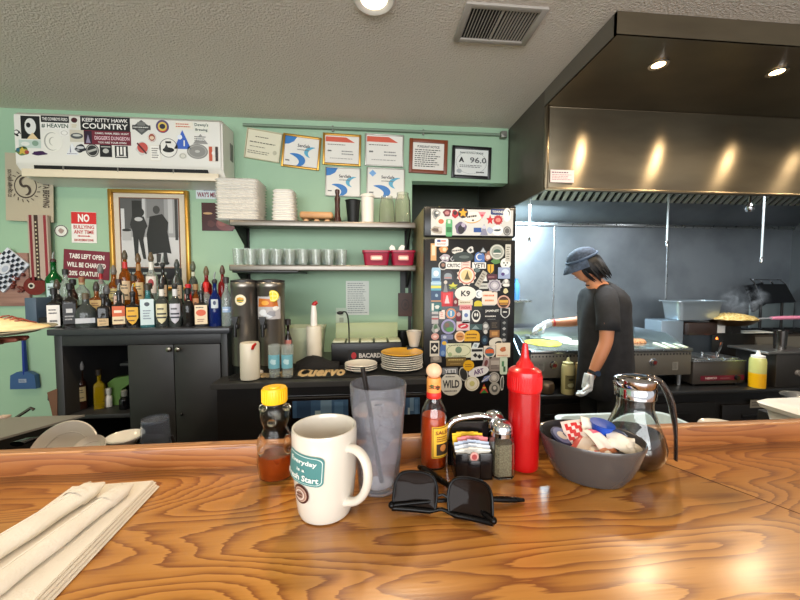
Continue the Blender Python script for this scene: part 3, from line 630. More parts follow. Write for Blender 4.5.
t = thing('mesh_pen_cup', 'black mesh cup on the upper shelf left of the white cups', 'mesh cup', (x, 2.5, ZS1)); obj('cup', bm, M('black_mesh', (26, 28, 28), .5, metal=.4), t)
bm = B(); tube(bm, [(r_ * math.cos(a), r_ * math.sin(a), zt) for a in [2 * PI * i / 28 for i in range(28)]], .0035, 8, closed=True); obj('rim', bm, iron, t)
x = atY(367.5, 210, 2.5).x; r_ = sc(367, 2.5) * 6.6; zt = atY(367, 195, 2.5).z - ZS1; n = 7
def papercup(r, h):
    bm = B(); lathe(bm, [(r * .78, 0), (r * .97, h), (r * 1.04, h), (r * 1.04, h + .006), (r * .9, h + .006), (r * .74, .004), (0, .004), (0, 0)], 24); return bm
bm = B(); lathe(bm, [(0, 0), (r_ * .86, 0), (r_ * .90, .01), (r_ * .97, zt - .02), (r_ * 1.1, zt - .018), (r_ * 1.1, zt - .008), (r_ * .98, zt), (r_ * .9, zt - .006), (r_ * .8, .008), (0, .008)], 32); single('white_cup', bm, M('matte_white', (236, 230, 218), .5), 'tall white plastic cup with a rim beside the black mesh cup', 'cup', (x, 2.5, ZS1 + .0005))
jar = M('jar_glass', (240, 240, 226), .06, trans=.92, ior=1.2)
for px, lab in ((387, 'clear glass jar on the shelf between white cups and last jar'), (402.5, 'tall clear glass jar at the right end of the upper shelf')):
    x = atY(px, 210, 2.5).x; r_ = sc(px, 2.5) * 8; zt = atY(px, 196 if px < 395 else 193.5, 2.5).z - ZS1; bm = B()
    lathe(bm, [(r_, 0), (r_ * 1.02, .01), (r_ * .92, zt * .75), (r_ * .72, zt * .9), (r_ * .72, zt), (r_ * .62, zt), (r_ * .62, zt * .9), (r_ * .84, zt * .74), (r_ * .94, .012), (0, .01), (0, 0)], 24)
    single('glass_jar', bm, jar, lab, 'jar', (x, 2.52 if px < 395 else 2.49, ZS1))
# drinking glasses on the lower shelf
def tumbler_bm(r, h):
    bm = B(); lathe(bm, [(r * .8, 0), (r, h), (r * .9, h), (r * .74, h * .12), (0, h * .1), (0, 0)], 18); return bm
tg = M('tumbler_glass', (232, 240, 236), .06, trans=.8, ior=1.35)
pos = [(238 + i * 13.0, 2.46) for i in range(9)] + [(246 + i * 13.2, 2.58) for i in range(8)]
src = None
for i, (px, Y) in enumerate(pos):
    x = atY(px, 250, Y).x
    if src is None: src = single('drinking_glass', tumbler_bm(.036, .108), tg, 'clear upside-down drinking glass in rows on the lower shelf', 'glass', (x, Y, ZS2 + .0005), group='drinking glasses on the lower shelf')
    else: c_ = src.copy(); COL.objects.link(c_); c_.location = (x, Y, ZS2 + .0005); c_.scale.z = 1.0 if Y < 2.5 else 1.12
for px0, px1, lab in ((363, 391, 'left crimson plastic basket on the lower shelf'), (391.5, 416, 'right crimson plastic basket with napkins poking out, nearest the fridge')):
    c0, w_, h_ = prect(px0, 249, px1, 264, 2.46); h_ = atY(px0, 250, 2.44).z - ZS2
    t = thing('plastic_basket', lab, 'basket', (c0.x - .004, 2.53, ZS2 + .0005)); bm = B(); o_ = []
    def rr(w1, d1, z1): return [Vector((cx * (w1 / 2 - .02) + .02 * math.cos(R(a0 + q * 30)), cy * (d1 / 2 - .02) + .02 * math.sin(R(a0 + q * 30)), z1)) for cx, cy, a0 in ((1, 1, 0), (-1, 1, 90), (-1, -1, 180), (1, -1, 270)) for q in range(4)]
    rings(bm, [rr(w_ * .84, .13, 0), rr(w_ * .96, .16, h_ * .85), rr(w_ * 1.02, .175, h_ * .86), rr(w_ * 1.02, .175, h_), rr(w_ * .94, .16, h_), rr(w_ * .8, .12, .006)])
    obj('basket_body', bm, maroonp, t)
    graphic('handle_label', t, (.0, -.083, h_ * .5), w_ * .42, h_ * .32, (220, 150, 140), [('round', 0, 0, .8, .5, (236, 216, 200))], th=.001, shape='round', rot=(R(-8), 0, 0))
for i, (px, Y, dx) in enumerate(((396, 2.52, -.03), (401, 2.55, .0), (398, 2.50, .03))):
    x = atY(px, 250, Y).x; bm = B(); prism(bm, [(-.022, 0), (.022, 0), (.018 + dx, .13), (-.004 + dx, .14), (-.018 + dx, .12)], -.004, .004)
    single('paper_napkin', bm, foam, ('folded pale napkin leaning left in the right red basket', 'folded pale napkin at the back of the right red basket', 'folded pale napkin leaning right in the right red basket')[i], 'napkin', (x, Y, ZS2 + .012), smooth=0)
# ================================================================== LIQUOR CABINET
CY = 2.10
cx0 = atY(57, 380, CY).x; cx1 = atY(229, 380, CY).x; ztop = atY(140, 328.5, 2.05).z
cab = thing('liquor_cabinet', 'charcoal painted cabinet with two doors and an open cubby under the liquor bottles', 'cabinet', ((cx0 + cx1) / 2, CY, 0))
ox = -cab.location.x
def cb(x0, x1, y0, y1, z0, z1, bm, bev=.003): box(bm, ((x0 + x1) / 2 + ox, (y0 + y1) / 2 - CY, (z0 + z1) / 2), (x1 - x0, y1 - y0, z1 - z0), bev=bev)
ob0 = atY(65, 380, CY).x; ob1 = atY(129.5, 380, CY).x; zo1 = atY(97, 346, CY).z; zsh = atY(97, 415, CY).z
bm = B(); cb(cx0, ob0, CY, WY - .01, 0, ztop - .035, bm); cb(ob1, ob1 + .02, CY, WY - .01, 0, ztop - .035, bm); cb(cx1 - .02, cx1, CY, WY - .01, 0, ztop - .035, bm)
cb(ob0, cx1, WY - .03, WY - .01, 0, ztop - .035, bm); cb(ob0, ob1, CY, CY + .02, zo1, ztop - .035, bm); cb(ob0, cx1, CY, WY - .02, .04, .08, bm)
obj('carcass', bm, cabm, cab)
bm = B(); x0 = atY(46, 330, 2.05).x; x1 = atY(229.5, 330, 2.05).x; cb(x0, x1, 2.05, WY - .005, ztop - .035, ztop, bm, .006); obj('cabinet_top', bm, M('dark_slate_top', (52, 54, 58), .3), cab)
bm = B(); cb(ob0, ob1, CY + .01, WY - .03, zsh - .025, zsh, bm); obj('cubby_shelf', bm, cabm, cab)
bm = B(); cb(ob1 - .09, ob1 - .001, CY + .06, CY + .3, zo1 - .13, zo1 - .115, bm); obj('cubby_ledge', bm, cabm, cab)
dx = [atY(131, 380, CY).x, atY(176.5, 380, CY).x, atY(222.5, 380, CY).x]
for i in range(2):
    bm = B(); cb(dx[i] + .002, dx[i + 1] - .002, CY - .02, CY - .001, .1, zo1 + .005, bm); d = obj('door', bm, cabm, cab)
    kx = atY((170.5, 179.5)[i], 349, CY - .02); bm = B(); lathe(bm, [(.006, 0), (.006, .012), (.014, .018), (.013, .026), (0, .029)], 16, T=Matrix.Translation((kx.x + ox, -.02, kx.z)) @ Matrix.Rotation(R(90), 4, 'X')); obj('knob', bm, M('pewter', (150, 140, 126), .25, metal=1), d)
bm = B(); kx = atY(182, 414, CY - .02); ball(bm, (kx.x + ox, -.026, kx.z), .009, n=10); obj('lower_knob', bm, black, cab)
bm = B(); cb(dx[2], cx1, CY - .012, CY, 0, ztop - .035, bm); cb(ob1, dx[0], CY - .008, CY, .0, zo1, bm); cb(cx0, ob0, CY - .008, CY, 0, ztop - .035, bm); cb(ob0, dx[2], CY - .010, CY - .001, zo1 + .006, ztop - .036, bm); obj('face_frame', bm, cabm, cab)
# stepped riser behind the front bottles
ZB1 = ztop + .05; ZB2 = ztop + .115
bx0 = atY(50, 300, 2.3).x; bx1 = atY(229, 300, 2.3).x
bm = B(); box(bm, ((bx0 + bx1) / 2, 2.265, ztop + .025), (bx1 - bx0, .11, .049)); box(bm, ((bx0 + bx1) / 2, 2.40, ztop + .0575), (bx1 - bx0, .13, .114))
single('bottle_riser', bm, blackmat, 'black stepped riser behind the front row of liquor bottles', 'riser')

# ---- bottles
PROF = {
 'round': [(.0, 0), (.95, .0), (1, .02), (1, .56), (.9, .64), (.45, .74), (.34, .80), (.33, .97), (.38, .98), (.38, 1.0), (0, 1.0)],
 'tall': [(.0, 0), (.95, .0), (1, .02), (1, .60), (.8, .68), (.40, .78), (.33, .84), (.33, .97), (.38, .98), (.38, 1.0), (0, 1.0)],
 'square': [(.0, 0), (.98, .0), (1, .02), (1, .60), (.92, .66), (.42, .72), (.34, .76), (.34, .97), (.4, .98), (.4, 1.0), (0, 1.0)],
 'squat': [(.0, 0), (.95, .0), (1, .05), (1, .42), (.85, .58), (.5, .68), (.34, .76), (.3, .96), (.36, .97), (.36, 1.0), (0, 1.0)],
}
def bottle(kind, r, h, gl, label, loc, lab=None, cap=('spout', (40, 40, 40)), flat=1.0, group='liquor bottles on the cabinet', neck=None, name='liquor_bottle', rot=0):
    t = thing(name, label, 'bottle', loc, (0, 0, R(rot)), group)
    bm = B(); pr = [(r * a, h * b) for a, b in PROF[kind]]
    if kind == 'square':
        for z0 in (0,):
            rr_ = []
            for a, b in pr:
                q = []
                p_ = 5 if b < h * .68 else 2
                for j in range(24):
                    th = 2 * PI * j / 24; c_, s_ = math.cos(th), math.sin(th)
                    k_ = (abs(c_) ** p_ + abs(s_) ** p_) ** (-1 / p_); q.append(Vector((max(a, 1e-4) * c_ * k_, max(a, 1e-4) * s_ * k_ * flat, b)))
                rr_.append(q)
            rings(bm, rr_)
    else: lathe(bm, pr, 24, sy=flat)
    obj('bottle_body', bm, gl, t)
    if lab:
        z0, z1, col, el = lab[:4]; wdt = lab[4] if len(lab) > 4 else 1.5
        if kind == 'square' or flat < .8: graphic('label', t, (0, -r * flat * 1.01, h * (z0 + z1) / 2), r * 1.7, h * (z1 - z0), col, el, th=.0008, shape=lab[5] if len(lab) > 5 else 'rect')
        else: graphic('label', t, (0, 0, h * (z0 + z1) / 2), r * wdt * 1.15, h * (z1 - z0), col, el, th=.0008, bend=r * 1.005, shape=lab[5] if len(lab) > 5 else 'rect')
    if neck:
        bm = B(); lathe(bm, [(r * .37, h * neck[0]), (r * .4, h * neck[0]), (r * .4, h * neck[1]), (r * .37, h * neck[1])], 18, sy=max(flat, .95), closed=True); obj('neck_band', bm, paint(neck[2]), t)
    if cap[0] == 'spout':
        bm = B(); lathe(bm, [(.011, h - .008), (.0145, h + .002), (.0145, h + .012), (.008, h + .02), (0, h + .021)], 14); obj('stopper', bm, paint(cap[1]), t)
        bm = B(); tube(bm, [(0, 0, h + .018), (0, -.002, h + .04), (.006, -.006, h + .062)], [.005, .0045, .0035], 8); obj('pour_spout', bm, steel_lt, t)
    elif cap[0] == 'cone':
        bm = B(); lathe(bm, [(.0135, h - .012), (.0155, h), (.017, h + .008), (.012, h + .03), (.006, h + .046), (0, h + .048)], 14); obj('pour_cap', bm, paint(cap[1], .3), t)
    elif cap[0] == 'cap':
        bm = B(); lathe(bm, [(.0155, h - .02), (.0165, h + .012), (.012, h + .016), (0, h + .016)], 16); obj('cap', bm, paint(cap[1]), t)
    return t
def gl(name, c, tr=.75, rough=.06): return M('glass_' + name, c, rough, trans=tr, ior=1.35)
g_dk = gl('dark', (44, 42, 40), .4); g_cl = gl('pale', (196, 206, 202), .7); g_gr = gl('green', (22, 110, 50), .6); g_am = gl('amber', (176, 96, 26), .7); g_bl = gl('blue', (24, 46, 120), .5)
g_tl = gl('teal', (70, 150, 156), .6); g_rd = gl('red', (150, 20, 24), .55); g_sm = gl('smoke', (90, 96, 92), .6); g_br = gl('brown', (58, 28, 18), .4); g_ye = gl('yellow', (206, 176, 20), .7)
def bl(px0, px1, ytop, Y, z, *a, **k):
    pc_ = (px0 + px1) / 2; x = atY(pc_, 320, Y).x; cf = math.cos(math.atan(abs(pc_ - 400) / F)); r = sc(pc_, Y) * (px1 - px0) / 2 * (cf ** .6 if a[0] != 'square' else cf ** .7); h = atY((px0 + px1) / 2, ytop, Y).z - z
    kind, g, label = a; capz = {'spout': .062, 'cone': .048, 'cap': .016}[k.get('cap', ('spout',))[0]]
    return bottle(kind, r, h - capz, g, label, (x, Y, z), rot=-.75 * math.degrees(math.atan2(x, Y)), **k)
WL = (226, 222, 214)
ln = lambda c=(50, 50, 54): [('lines', 0, .2, .7, .3, 2, c), ('lines', 0, -.25, .6, .2, 1, c)]
YF, YM, YB = 2.13, 2.265, 2.40
FZ = ztop + .0005
bl(48, 62, 288, YF, FZ, 'square', g_dk, 'dark bottle with big white label, leftmost in the front row', lab=(.05, .62, WL, ln()), cap=('cap', (30, 28, 28)))
bl(64, 78, 283, YF, FZ, 'square', g_dk, 'dark square bottle with black label second in the front row', lab=(.1, .58, (34, 34, 36), [('rect', 0, .15, .5, .2, (190, 190, 190)), ('lines', 0, -.2, .7, .3, 2, (170, 170, 170))]), cap=('cap', (28, 28, 28)))
bl(76, 97, 293, YF + .01, FZ, 'squat', g_sm, 'squat smoky glass bottle with a broad base and small silver label', lab=(.14, .3, (190, 192, 196), []), cap=('cap', (96, 84, 66)), flat=.6)
bl(98, 110, 286, YF, FZ, 'square', g_dk, 'dark bottle with silver and tan labels before the orange one', lab=(.06, .30, (206, 176, 130), ln()), neck=(.4, .5, (150, 150, 156)))
bl(113, 127, 283, YF, FZ, 'square', g_dk, 'bottle with a large orange over cream label', lab=(.1, .64, (204, 92, 40), [('rect', 0, -.28, 1, .42, (226, 206, 166)), ('lines', 0, -.28, .8, .2, 1, (90, 60, 40)), ('rect', -.05, .2, .6, .14, (236, 216, 190))]))
bl(127, 140, 284, YF, FZ, 'square', g_dk, 'bottle with yellow shield label in front of a yellow necked bottle', lab=(.08, .62, (226, 170, 30), [('lines', 0, .3, .7, .16, 1, (70, 40, 30)), ('lines', 0, .0, .8, .2, 1, (60, 40, 30)), ('lines', 0, -.25, .7, .14, 1, (60, 40, 30))], 1.5, 'shield'))
bl(141, 156, 284, YF, FZ, 'square', g_tl, 'flat teal glass bottle with tall pale blue label', lab=(.06, .7, (196, 214, 216), [('ell', 0, .3, .4, .16, (60, 70, 80)), ('lines', 0, -.1, .6, .4, 4, (110, 120, 140))]), cap=('cap', (60, 56, 46)))
bl(156, 169, 276, YF, FZ, 'round', g_sm, 'bottle with cream shield label, first of the cream-and-grey pair', lab=(.08, .58, (214, 206, 166), [('lines', 0, .25, .7, .2, 1, (40, 40, 40)), ('rect', 0, 0, .8, .08, (50, 50, 50)), ('rect', 0, -.18, .8, .08, (50, 50, 50))], 1.5, 'shield'), neck=(.72, .94, (214, 210, 200)))
bl(169.5, 182, 276, YF, FZ, 'round', g_sm, 'bottle with silvery grey shield label and white neck band', lab=(.08, .58, (196, 194, 204), [('lines', 0, .25, .7, .2, 1, (40, 40, 40)), ('rect', 0, 0, .8, .08, (50, 50, 60)), ('rect', 0, -.18, .8, .08, (50, 50, 60))], 1.5, 'shield'), neck=(.72, .94, (206, 206, 206)))
bl(183, 194, 288, YF, FZ, 'round', g_dk, 'plain dark bottle with black cap between shield and red-printed labels', cap=('cap', (24, 24, 24)))
bl(195, 209, 283, YF, FZ, 'square', g_dk, 'bottle with cream label carrying a red print, left of the blue bottle', lab=(.08, .66, (226, 206, 172), [('ell', 0, .1, .8, .34, (206, 90, 52)), ('lines', 0, -.3, .6, .2, 2, (140, 80, 60)), ('lines', 0, .38, .8, .12, 1, (60, 50, 50))]))
bl(209.5, 221.5, 272, YF, FZ, 'tall', g_bl, 'deep blue glass bottle with a steel pour spout', lab=(.42, .62, (190, 200, 206), [('ell', 0, .1, .4, .5, (60, 70, 100))], 1.0))
bl(222, 232, 277, YF, FZ, 'tall', g_cl, 'slim clear bottle at the right end of the front row', lab=(.3, .42, (150, 176, 206), [('lines', 0, 0, .8, .5, 1, (230, 230, 240))]), cap=('cap', (50, 44, 44)))
bl(53, 64, 279, YM, ZB1, 'round', g_dk, 'dark bottle with white neck label behind the front left bottles', neck=(.6, .9, (200, 200, 196)), cap=('cone', (70, 60, 50)))
bl(70, 79, 279, YM, ZB1, 'round', g_br, 'black capped brown bottle behind the second front bottle', cap=('cap', (24, 24, 26)), neck=(.7, .8, (80, 60, 50)))
bl(91, 104, 281, YM, ZB1, 'square', g_am, 'amber bottle with a cream label below the maroon sign', lab=(.1, .6, (206, 176, 116), ln((120, 60, 40))), cap=('cone', (60, 56, 52)))
bl(104, 112, 284, YM, ZB1, 'round', g_dk, 'slender dark bottle with grey pour cap behind the tan label bottle', cap=('cone', (90, 90, 92)))
bl(115, 125, 279, YM, ZB1, 'square', g_cl, 'clear bottle with pinkish cream label behind the orange labelled one', lab=(.05, .6, (206, 176, 156), ln()), cap=('cap', (60, 40, 40)))
bl(131, 139, 275, YM, ZB1, 'round', g_am, 'bottle with a bright yellow neck label in the middle row', neck=(.45, .85, (226, 186, 30)), cap=('cap', (60, 50, 40)))
bl(146, 155, 283, YM, ZB1, 'round', g_sm, 'short smoky bottle hidden behind the teal bottle', cap=('cap', (60, 58, 54)))
bl(185, 193, 284, YM, ZB1, 'round', g_rd, 'small bottle with red and white wrapper in the middle row', lab=(.35, .85, (196, 30, 44), [('rect', -.2, 0, .3, 1, WL)]), cap=('cap', (190, 30, 40)))
bl(193, 200, 284, YM, ZB1, 'round', g_am, 'small peach coloured bottle beside the red and white one', lab=(.1, .6, (206, 150, 110), [('ell', 0, 0, .6, .5, (110, 80, 60))]), cap=('cap', (150, 120, 80)))
bl(202, 212, 282, YM, ZB1, 'round', g_cl, 'clear bottle with a red cap band behind the red-printed label', neck=(.7, 1.0, (214, 50, 40)), cap=('cap', (206, 40, 36)))
bl(48, 64, 252, YB, ZB2, 'round', g_gr, 'tall green glass bottle at the left end of the back row', lab=(.1, .5, (176, 200, 200), ln()), cap=('spout', (60, 24, 26)))
bl(62, 73, 269, YB, ZB2, 'round', g_cl, 'pale clear bottle with dark cap under the maroon sign corner', cap=('cap', (40, 40, 40)))
bl(76, 91, 277, YB, ZB2, 'squat', g_cl, 'wide clear bottle with brown liquid and cork top', cap=('cap', (150, 100, 70)), flat=.6, neck=(.8, .95, (190, 170, 130)))
bl(98, 107, 264, YB, ZB2, 'round', g_cl, 'clear bottle with red neck band at the maroon sign', neck=(.62, .95, (170, 24, 34)), cap=('cone', (110, 110, 110)))
bl(110, 121, 265, YB, ZB2, 'round', g_am, 'amber bottle with silver cone cap left of the picture frame', lab=(.1, .5, (206, 190, 130), ln()), cap=('cone', (110, 104, 96)))
bl(121, 133, 250, YB, ZB2, 'round', g_am, 'tall amber bottle with red striped neck before the picture frame edge', lab=(.1, .5, (220, 196, 160), ln()), neck=(.72, .9, (190, 50, 50)), cap=('cone', (84, 76, 62)))
bl(134.5, 146, 253, YB, ZB2, 'round', g_am, 'tall bottle with brown-gold neck, second before the picture', lab=(.1, .5, (214, 190, 140), ln()), neck=(.7, .92, (150, 110, 60)), cap=('cone', (96, 76, 54)))
bl(147, 159, 252, YB, ZB2, 'round', g_cl, 'tall clear bottle with white neck and round red mark on label', lab=(.25, .62, (224, 216, 206), [('ell', 0, .1, .5, .5, (150, 40, 44))]), neck=(.72, .94, (216, 214, 206)), cap=('cone', (96, 80, 60)))
bl(160, 169, 256, YB, ZB2, 'tall', g_dk, 'slim dark bottle with steel spout below the picture', lab=(.2, .5, (206, 180, 150), ln()))
bl(173, 184, 259, YB, ZB2, 'round', g_sm, 'smoky bottle with dark cone cap below the right of the picture', lab=(.15, .5, (196, 176, 150), ln()), cap=('cone', (60, 66, 64)))
bl(190, 199, 261, YB, ZB2, 'tall', g_sm, 'slim bottle beside the gold frame edge with pale neck label', neck=(.6, .9, (186, 190, 170)), cap=('cone', (90, 96, 80)))
bl(202, 213, 266, YB, ZB2, 'round', g_rd, 'bright red bottle with brown cap in the back row', cap=('cone', (104, 88, 64)))
bl(219, 228, 265, YB, ZB2, 'round', g_rd, 'dark red bottle with brown cap near the tea dispenser', cap=('cone', (84, 66, 56)))
# box behind the leftmost bottles
c0, w_, h_ = prect(41, 297, 52, 328, 2.3)
bm = B(); box(bm, (c0.x, 2.35, (ztop + c0.z + h_ / 2) / 2), (w_, .3, c0.z + h_ / 2 - ztop - .001), bev=.004)
single('napkin_box', bm, M('slate_blue', (72, 88, 104), .5), 'slate blue box at the left end behind the liquor bottles', 'box')
# cubby contents
Yc = 2.30
bl(73, 84, 360, 2.22, zsh + .001, 'round', g_br, 'dark whiskey bottle with cream label inside the cabinet cubby', lab=(.2, .55, (176, 160, 120), ln()), cap=('cone', (150, 150, 150)), group='bottles in the cabinet cubby')
bl(91, 102, 369, 2.22, zsh + .001, 'square', g_ye, 'bright yellow bottle inside the cabinet cubby', cap=('cap', (40, 30, 20)), group='bottles in the cabinet cubby')
bl(102, 109, 388, 2.24, zsh + .001, 'round', white, 'small white bottle beside the green board in the cubby', cap=('cap', (190, 190, 180)), group='bottles in the cabinet cubby')
bl(88, 95, 367, 2.42, zsh + .001, 'round', g_br, 'brown bottle with tan label at the back of the cubby', lab=(.5, .8, (120, 110, 70), []), cap=('cap', (60, 50, 40)), group='bottles in the cabinet cubby')
bl(95, 102, 360, 2.42, zsh + .001, 'tall', g_br, 'taller brown bottle with cream label at the cubby back', lab=(.3, .55, (206, 186, 150), []), cap=('cap', (60, 30, 26)), group='bottles in the cabinet cubby')
bl(116, 127, 390, 2.19, zsh + .001, 'round', M('black_glass', (14, 14, 15), .1), 'black round bottle in front of the green board', cap=('cap', (120, 120, 110)), group='bottles in the cabinet cubby')
p0 = atY(107.5, 383, 2.26); p1 = atY(114, 413, 2.26); q1 = atY(129, 376, 2.26)
bm = B(); prism(bm, [(p0.x, p0.z), (p1.x - .02, zsh + .001), (p1.x + .03, zsh + .001), (p1.x + .05, zsh + .1), (q1.x, q1.z - .05), (q1.x, q1.z), (p0.x + .04, p0.z + .03)], 2.26, 2.30)
single('green_cutting_board', bm, M('olive_green', (88, 122, 56), .45), 'green plastic board propped inside the cabinet cubby', 'cutting board')
# spray-holder at the cabinet's left side
t = thing('brown_paper_bag', 'brown paper bag hanging on the left side of the cabinet', 'bag', (cx0 - .010, CY + .02, 0))
pz = lambda px, py: (atY(px, py, CY + .02).x - cx0 + .03, atY(px, py, CY + .02).z)
bm = B(); prism(bm, [pz(48, 391), pz(58, 387), pz(58, 417), pz(54, 417)], -.03, .05); obj('bag', bm, M('kraft', (112, 78, 58), .8), t)
bm = B(); q = pz(47, 398); tube(bm, [(q[0] + .02, 0, q[1] + .03), (q[0] - .01, 0, q[1] + .02), (q[0] - .012, 0, q[1] - .01), (q[0] + .015, 0, q[1] - .03)], .005, 8); obj('loop', bm, black, t)

# ================================================================== BACK COUNTER
BZ = .873; BY = 1.88
bc = thing('back_counter', 'black back bar counter with a stainless front edge and undercounter coolers', 'counter', (0, 0, 0))
X0 = atY(210, 384, BY).x; X1 = atY(427, 380, BY).x; Xn = cx1 + .035
top_poly = [(X0, BY), (X1, BY), (X1, WY - .005), (Xn, WY - .005), (Xn, 2.04), (X0, 2.04)]
bm = B(); prismz(bm, top_poly, BZ - .03, BZ); bmesh.ops.bevel(bm, geom=bm.edges[:], offset=.003, segments=2, affect='EDGES'); obj('counter_top', bm, M('steel_grey_top', (96, 96, 94), .35, metal=.8), bc)
wx = [atY(x_, 400, BY).x for x_ in (292, 348, 400, 420)]
bm = B(); box(bm, ((X0 + .02 + X1) / 2, (BY + 2.04) / 2 + .01, .05 + (BZ - .08) / 2), (X1 - X0 - .03, .14, BZ - .08)); box(bm, ((Xn + X1) / 2, 2.37, BZ / 2), (X1 - Xn - .01, .64, BZ - .06)); obj('counter_body', bm, M('black_panel', (30, 29, 29), .35), bc)
zw0, zw1 = atY(320, 418, BY).z, atY(320, 401, BY).z
coolglass = M('cooler_window', (92, 120, 150), .12, coat=.5)
for i, (a_, b_) in enumerate(((wx[0], wx[1]), (wx[2], wx[3]))):
    w2 = b_ - a_ + .12 if i == 0 else b_ - a_ + .06; m_ = (a_ + b_) / 2
    bm = B(); box(bm, (m_, BY + .022, (zw1 + .03 + .15) / 2), (w2 + .08, .02, zw1 + .03 - .15), bev=.005); d = obj('cooler_door', bm, M('gloss_black', (12, 12, 13), .15), bc)
    g = graphic('cooler_window', d, (m_, BY + .0125, (zw0 + zw1) / 2), b_ - a_, zw1 - zw0, (64, 92, 122), [('rect', -.3, 0, .25, 1, (48, 70, 96)), ('rect', .1, .1, .2, .8, (110, 136, 156)), ('rect', .33, -.05, .16, .9, (84, 116, 146)), ('rect', -.05, -.3, .1, .4, (160, 176, 180))], th=.002, rough=.15)
    bm = B(); tube(bm, [(m_ - w2 / 2, BY - .01, zw1 + .022), (m_ + w2 / 2, BY - .01, zw1 + .022)], .006, 8); obj('handle', bm, iron, d)
# bar mats with lettering
def mat_(label, pxa, pxb, pya, pyb, texts, thick=.006):
    a_ = atZ(pxa, pyb, BZ); b_ = atZ(pxb, pyb, BZ); zf = max(a_.y, BY + .02); c_ = atZ((pxa + pxb) / 2, pya, BZ)
    x0_, x1_ = a_.x, b_.x; t_ = thing('bar_mat', label, 'bar mat', ((x0_ + x1_) / 2, (zf + c_.y) / 2, BZ))
    bm_ = B(); box(bm_, (0, 0, thick / 2 + .0003), (x1_ - x0_, c_.y - zf, thick), bev=.002); obj('mat', bm_, blackmat, t_)
    for s_, fx, fw, fh in texts:
        graphic('lettering', t_, (fx * (x1_ - x0_), -.20 * (c_.y - zf), thick + .0005), fw * (x1_ - x0_), fh * (c_.y - zf), (20, 20, 20), [('text', s_, 0, 0, .96, .96, (216, 188, 140), 0, .05)], th=.0004, rot=(R(-90), 0, 0))
mat_('long black rubber bar mat with cream Cuervo lettering along the back counter', 229, 432, 362, 380.5, [('Cuervo', -.34, .24, .55), ('Cuervo', -.06, .26, .55)])

# tea dispensers
for px0, px1, lab, kind in ((231, 256, 'steel tea dispenser with a round burger sticker, nearer the bottles', 0), (257, 283, 'steel tea dispenser with iced tea and lemon picture', 1)):
    Y = 2.125; px = (px0 + px1) / 2 + 1.6; x = atY(px, 320, Y).x; r = sc(px, Y) * (px1 - px0) / 2; h = atY(px, 280, Y).z - BZ
    t = thing('tea_dispenser', lab, 'tea dispenser', (x, Y, BZ), (0, 0, R(0)), group='tea dispensers')
    bm = B(); lathe(bm, [(0, .05), (r * .98, .05), (r, .06), (r, h - .05), (r * 1.04, h - .045), (r * 1.04, h - .02), (r, h - .015), (r * .98, h - .01), (0, h - .01)], 36); obj('urn_body', bm, varied('urn_steel', (136, 130, 122), (156, 150, 142), 3, .34, metal=.92), t)
    bm = B(); lathe(bm, [(r * .9, 0), (r * .94, .05), (0, .05), (0, 0)], 24); obj('base', bm, black, t)
    bm = B(); lathe(bm, [(r * 1.02, h - .012), (r * 1.02, h - .002), (r * .3, h + .006), (0, h + .006)], 28); obj('lid', bm, M('dark_lid', (40, 36, 36), .4), t)
    zt = atY(px, 324, Y - r).z - BZ
    tapx = -.02
    bm = B(); box(bm, (tapx, -r - .015, zt - .012), (.03, .045, .03), bev=.006); cyl(bm, (tapx, -r - .03, zt), (tapx, -r - .034, zt - .07), .012, .01, 12); tp = obj('tap', bm, black, t)
    bm = B(); prism(bm, [(tapx - .008, zt), (tapx + .008, zt), (tapx + .02, zt + .045), (tapx - .02, zt + .045)], -r - .04, -r - .028); obj('tap_lever', bm, black, tp)
    if kind == 0: graphic('burger_sticker', t, (-.0, 0, atY(px, 300, Y - r).z - BZ), .062, .062, (226, 216, 186), [('ell', 0, 0, .62, .5, (70, 56, 30)), ('arch', 0, .12, .6, .24, (206, 150, 50)), ('rect', 0, -.02, .56, .08, (60, 110, 50)), ('rect', 0, -.12, .56, .1, (206, 170, 40))], th=.001, bend=r, shape='ell')
    else:
        graphic('tea_picture', t, (0, 0, atY(px, 308, Y - r).z - BZ), r * 1.9, .13, (176, 172, 172), [('poly', [(-.45, .05), (.4, .05), (.35, .38), (-.4, .42)], (190, 104, 30)), ('ell', -.1, .22, .3, .2, (226, 160, 60)), ('blob', -.2, -.2, .4, .3, (214, 216, 220)), ('blob', .15, -.25, .36, .3, (140, 140, 146)), ('blob', -.02, -.38, .4, .2, (204, 208, 214)), ('blob', .3, -.02, .3, .24, (224, 222, 216))], th=.001, bend=r, seed=3)
        graphic('lemon_picture', t, (.03, 0, atY(px, 296, Y - r).z - BZ), .065, .065, (226, 206, 40), [('ring', 0, 0, .42, .42, .06, (240, 232, 150)), ('rect', 0, 0, .05, .7, (240, 232, 150)), ('rect', 0, 0, .7, .05, (240, 232, 150))], th=.0016, bend=r, shape='ell')
bm = B(); a_ = atY(232, 275, 2.3); b_ = atY(298, 275, 2.3); box(bm, ((a_.x + b_.x) / 2, 2.47, ZS2 - .048), (b_.x - a_.x, .34, .014), bev=.003); box(bm, (a_.x + .1, 2.55, ZS2 - .034), (.06, .2, .018)); box(bm, (b_.x - .1, 2.55, ZS2 - .034), (.06, .2, .018))
single('undershelf_tray', bm, black, 'black flat tray fixed under the lower shelf above the dispensers', 'tray')
# soda bottle
bl(284, 292, 319, 2.16, BZ + .0065, 'round', M('cola', (24, 12, 10), .15, coat=.5), 'small dark soda bottle with pinkish label right of the dispensers', lab=(.42, .62, (190, 120, 110), []), cap=('cap', (40, 36, 36)), group=None, name='soda_bottle')
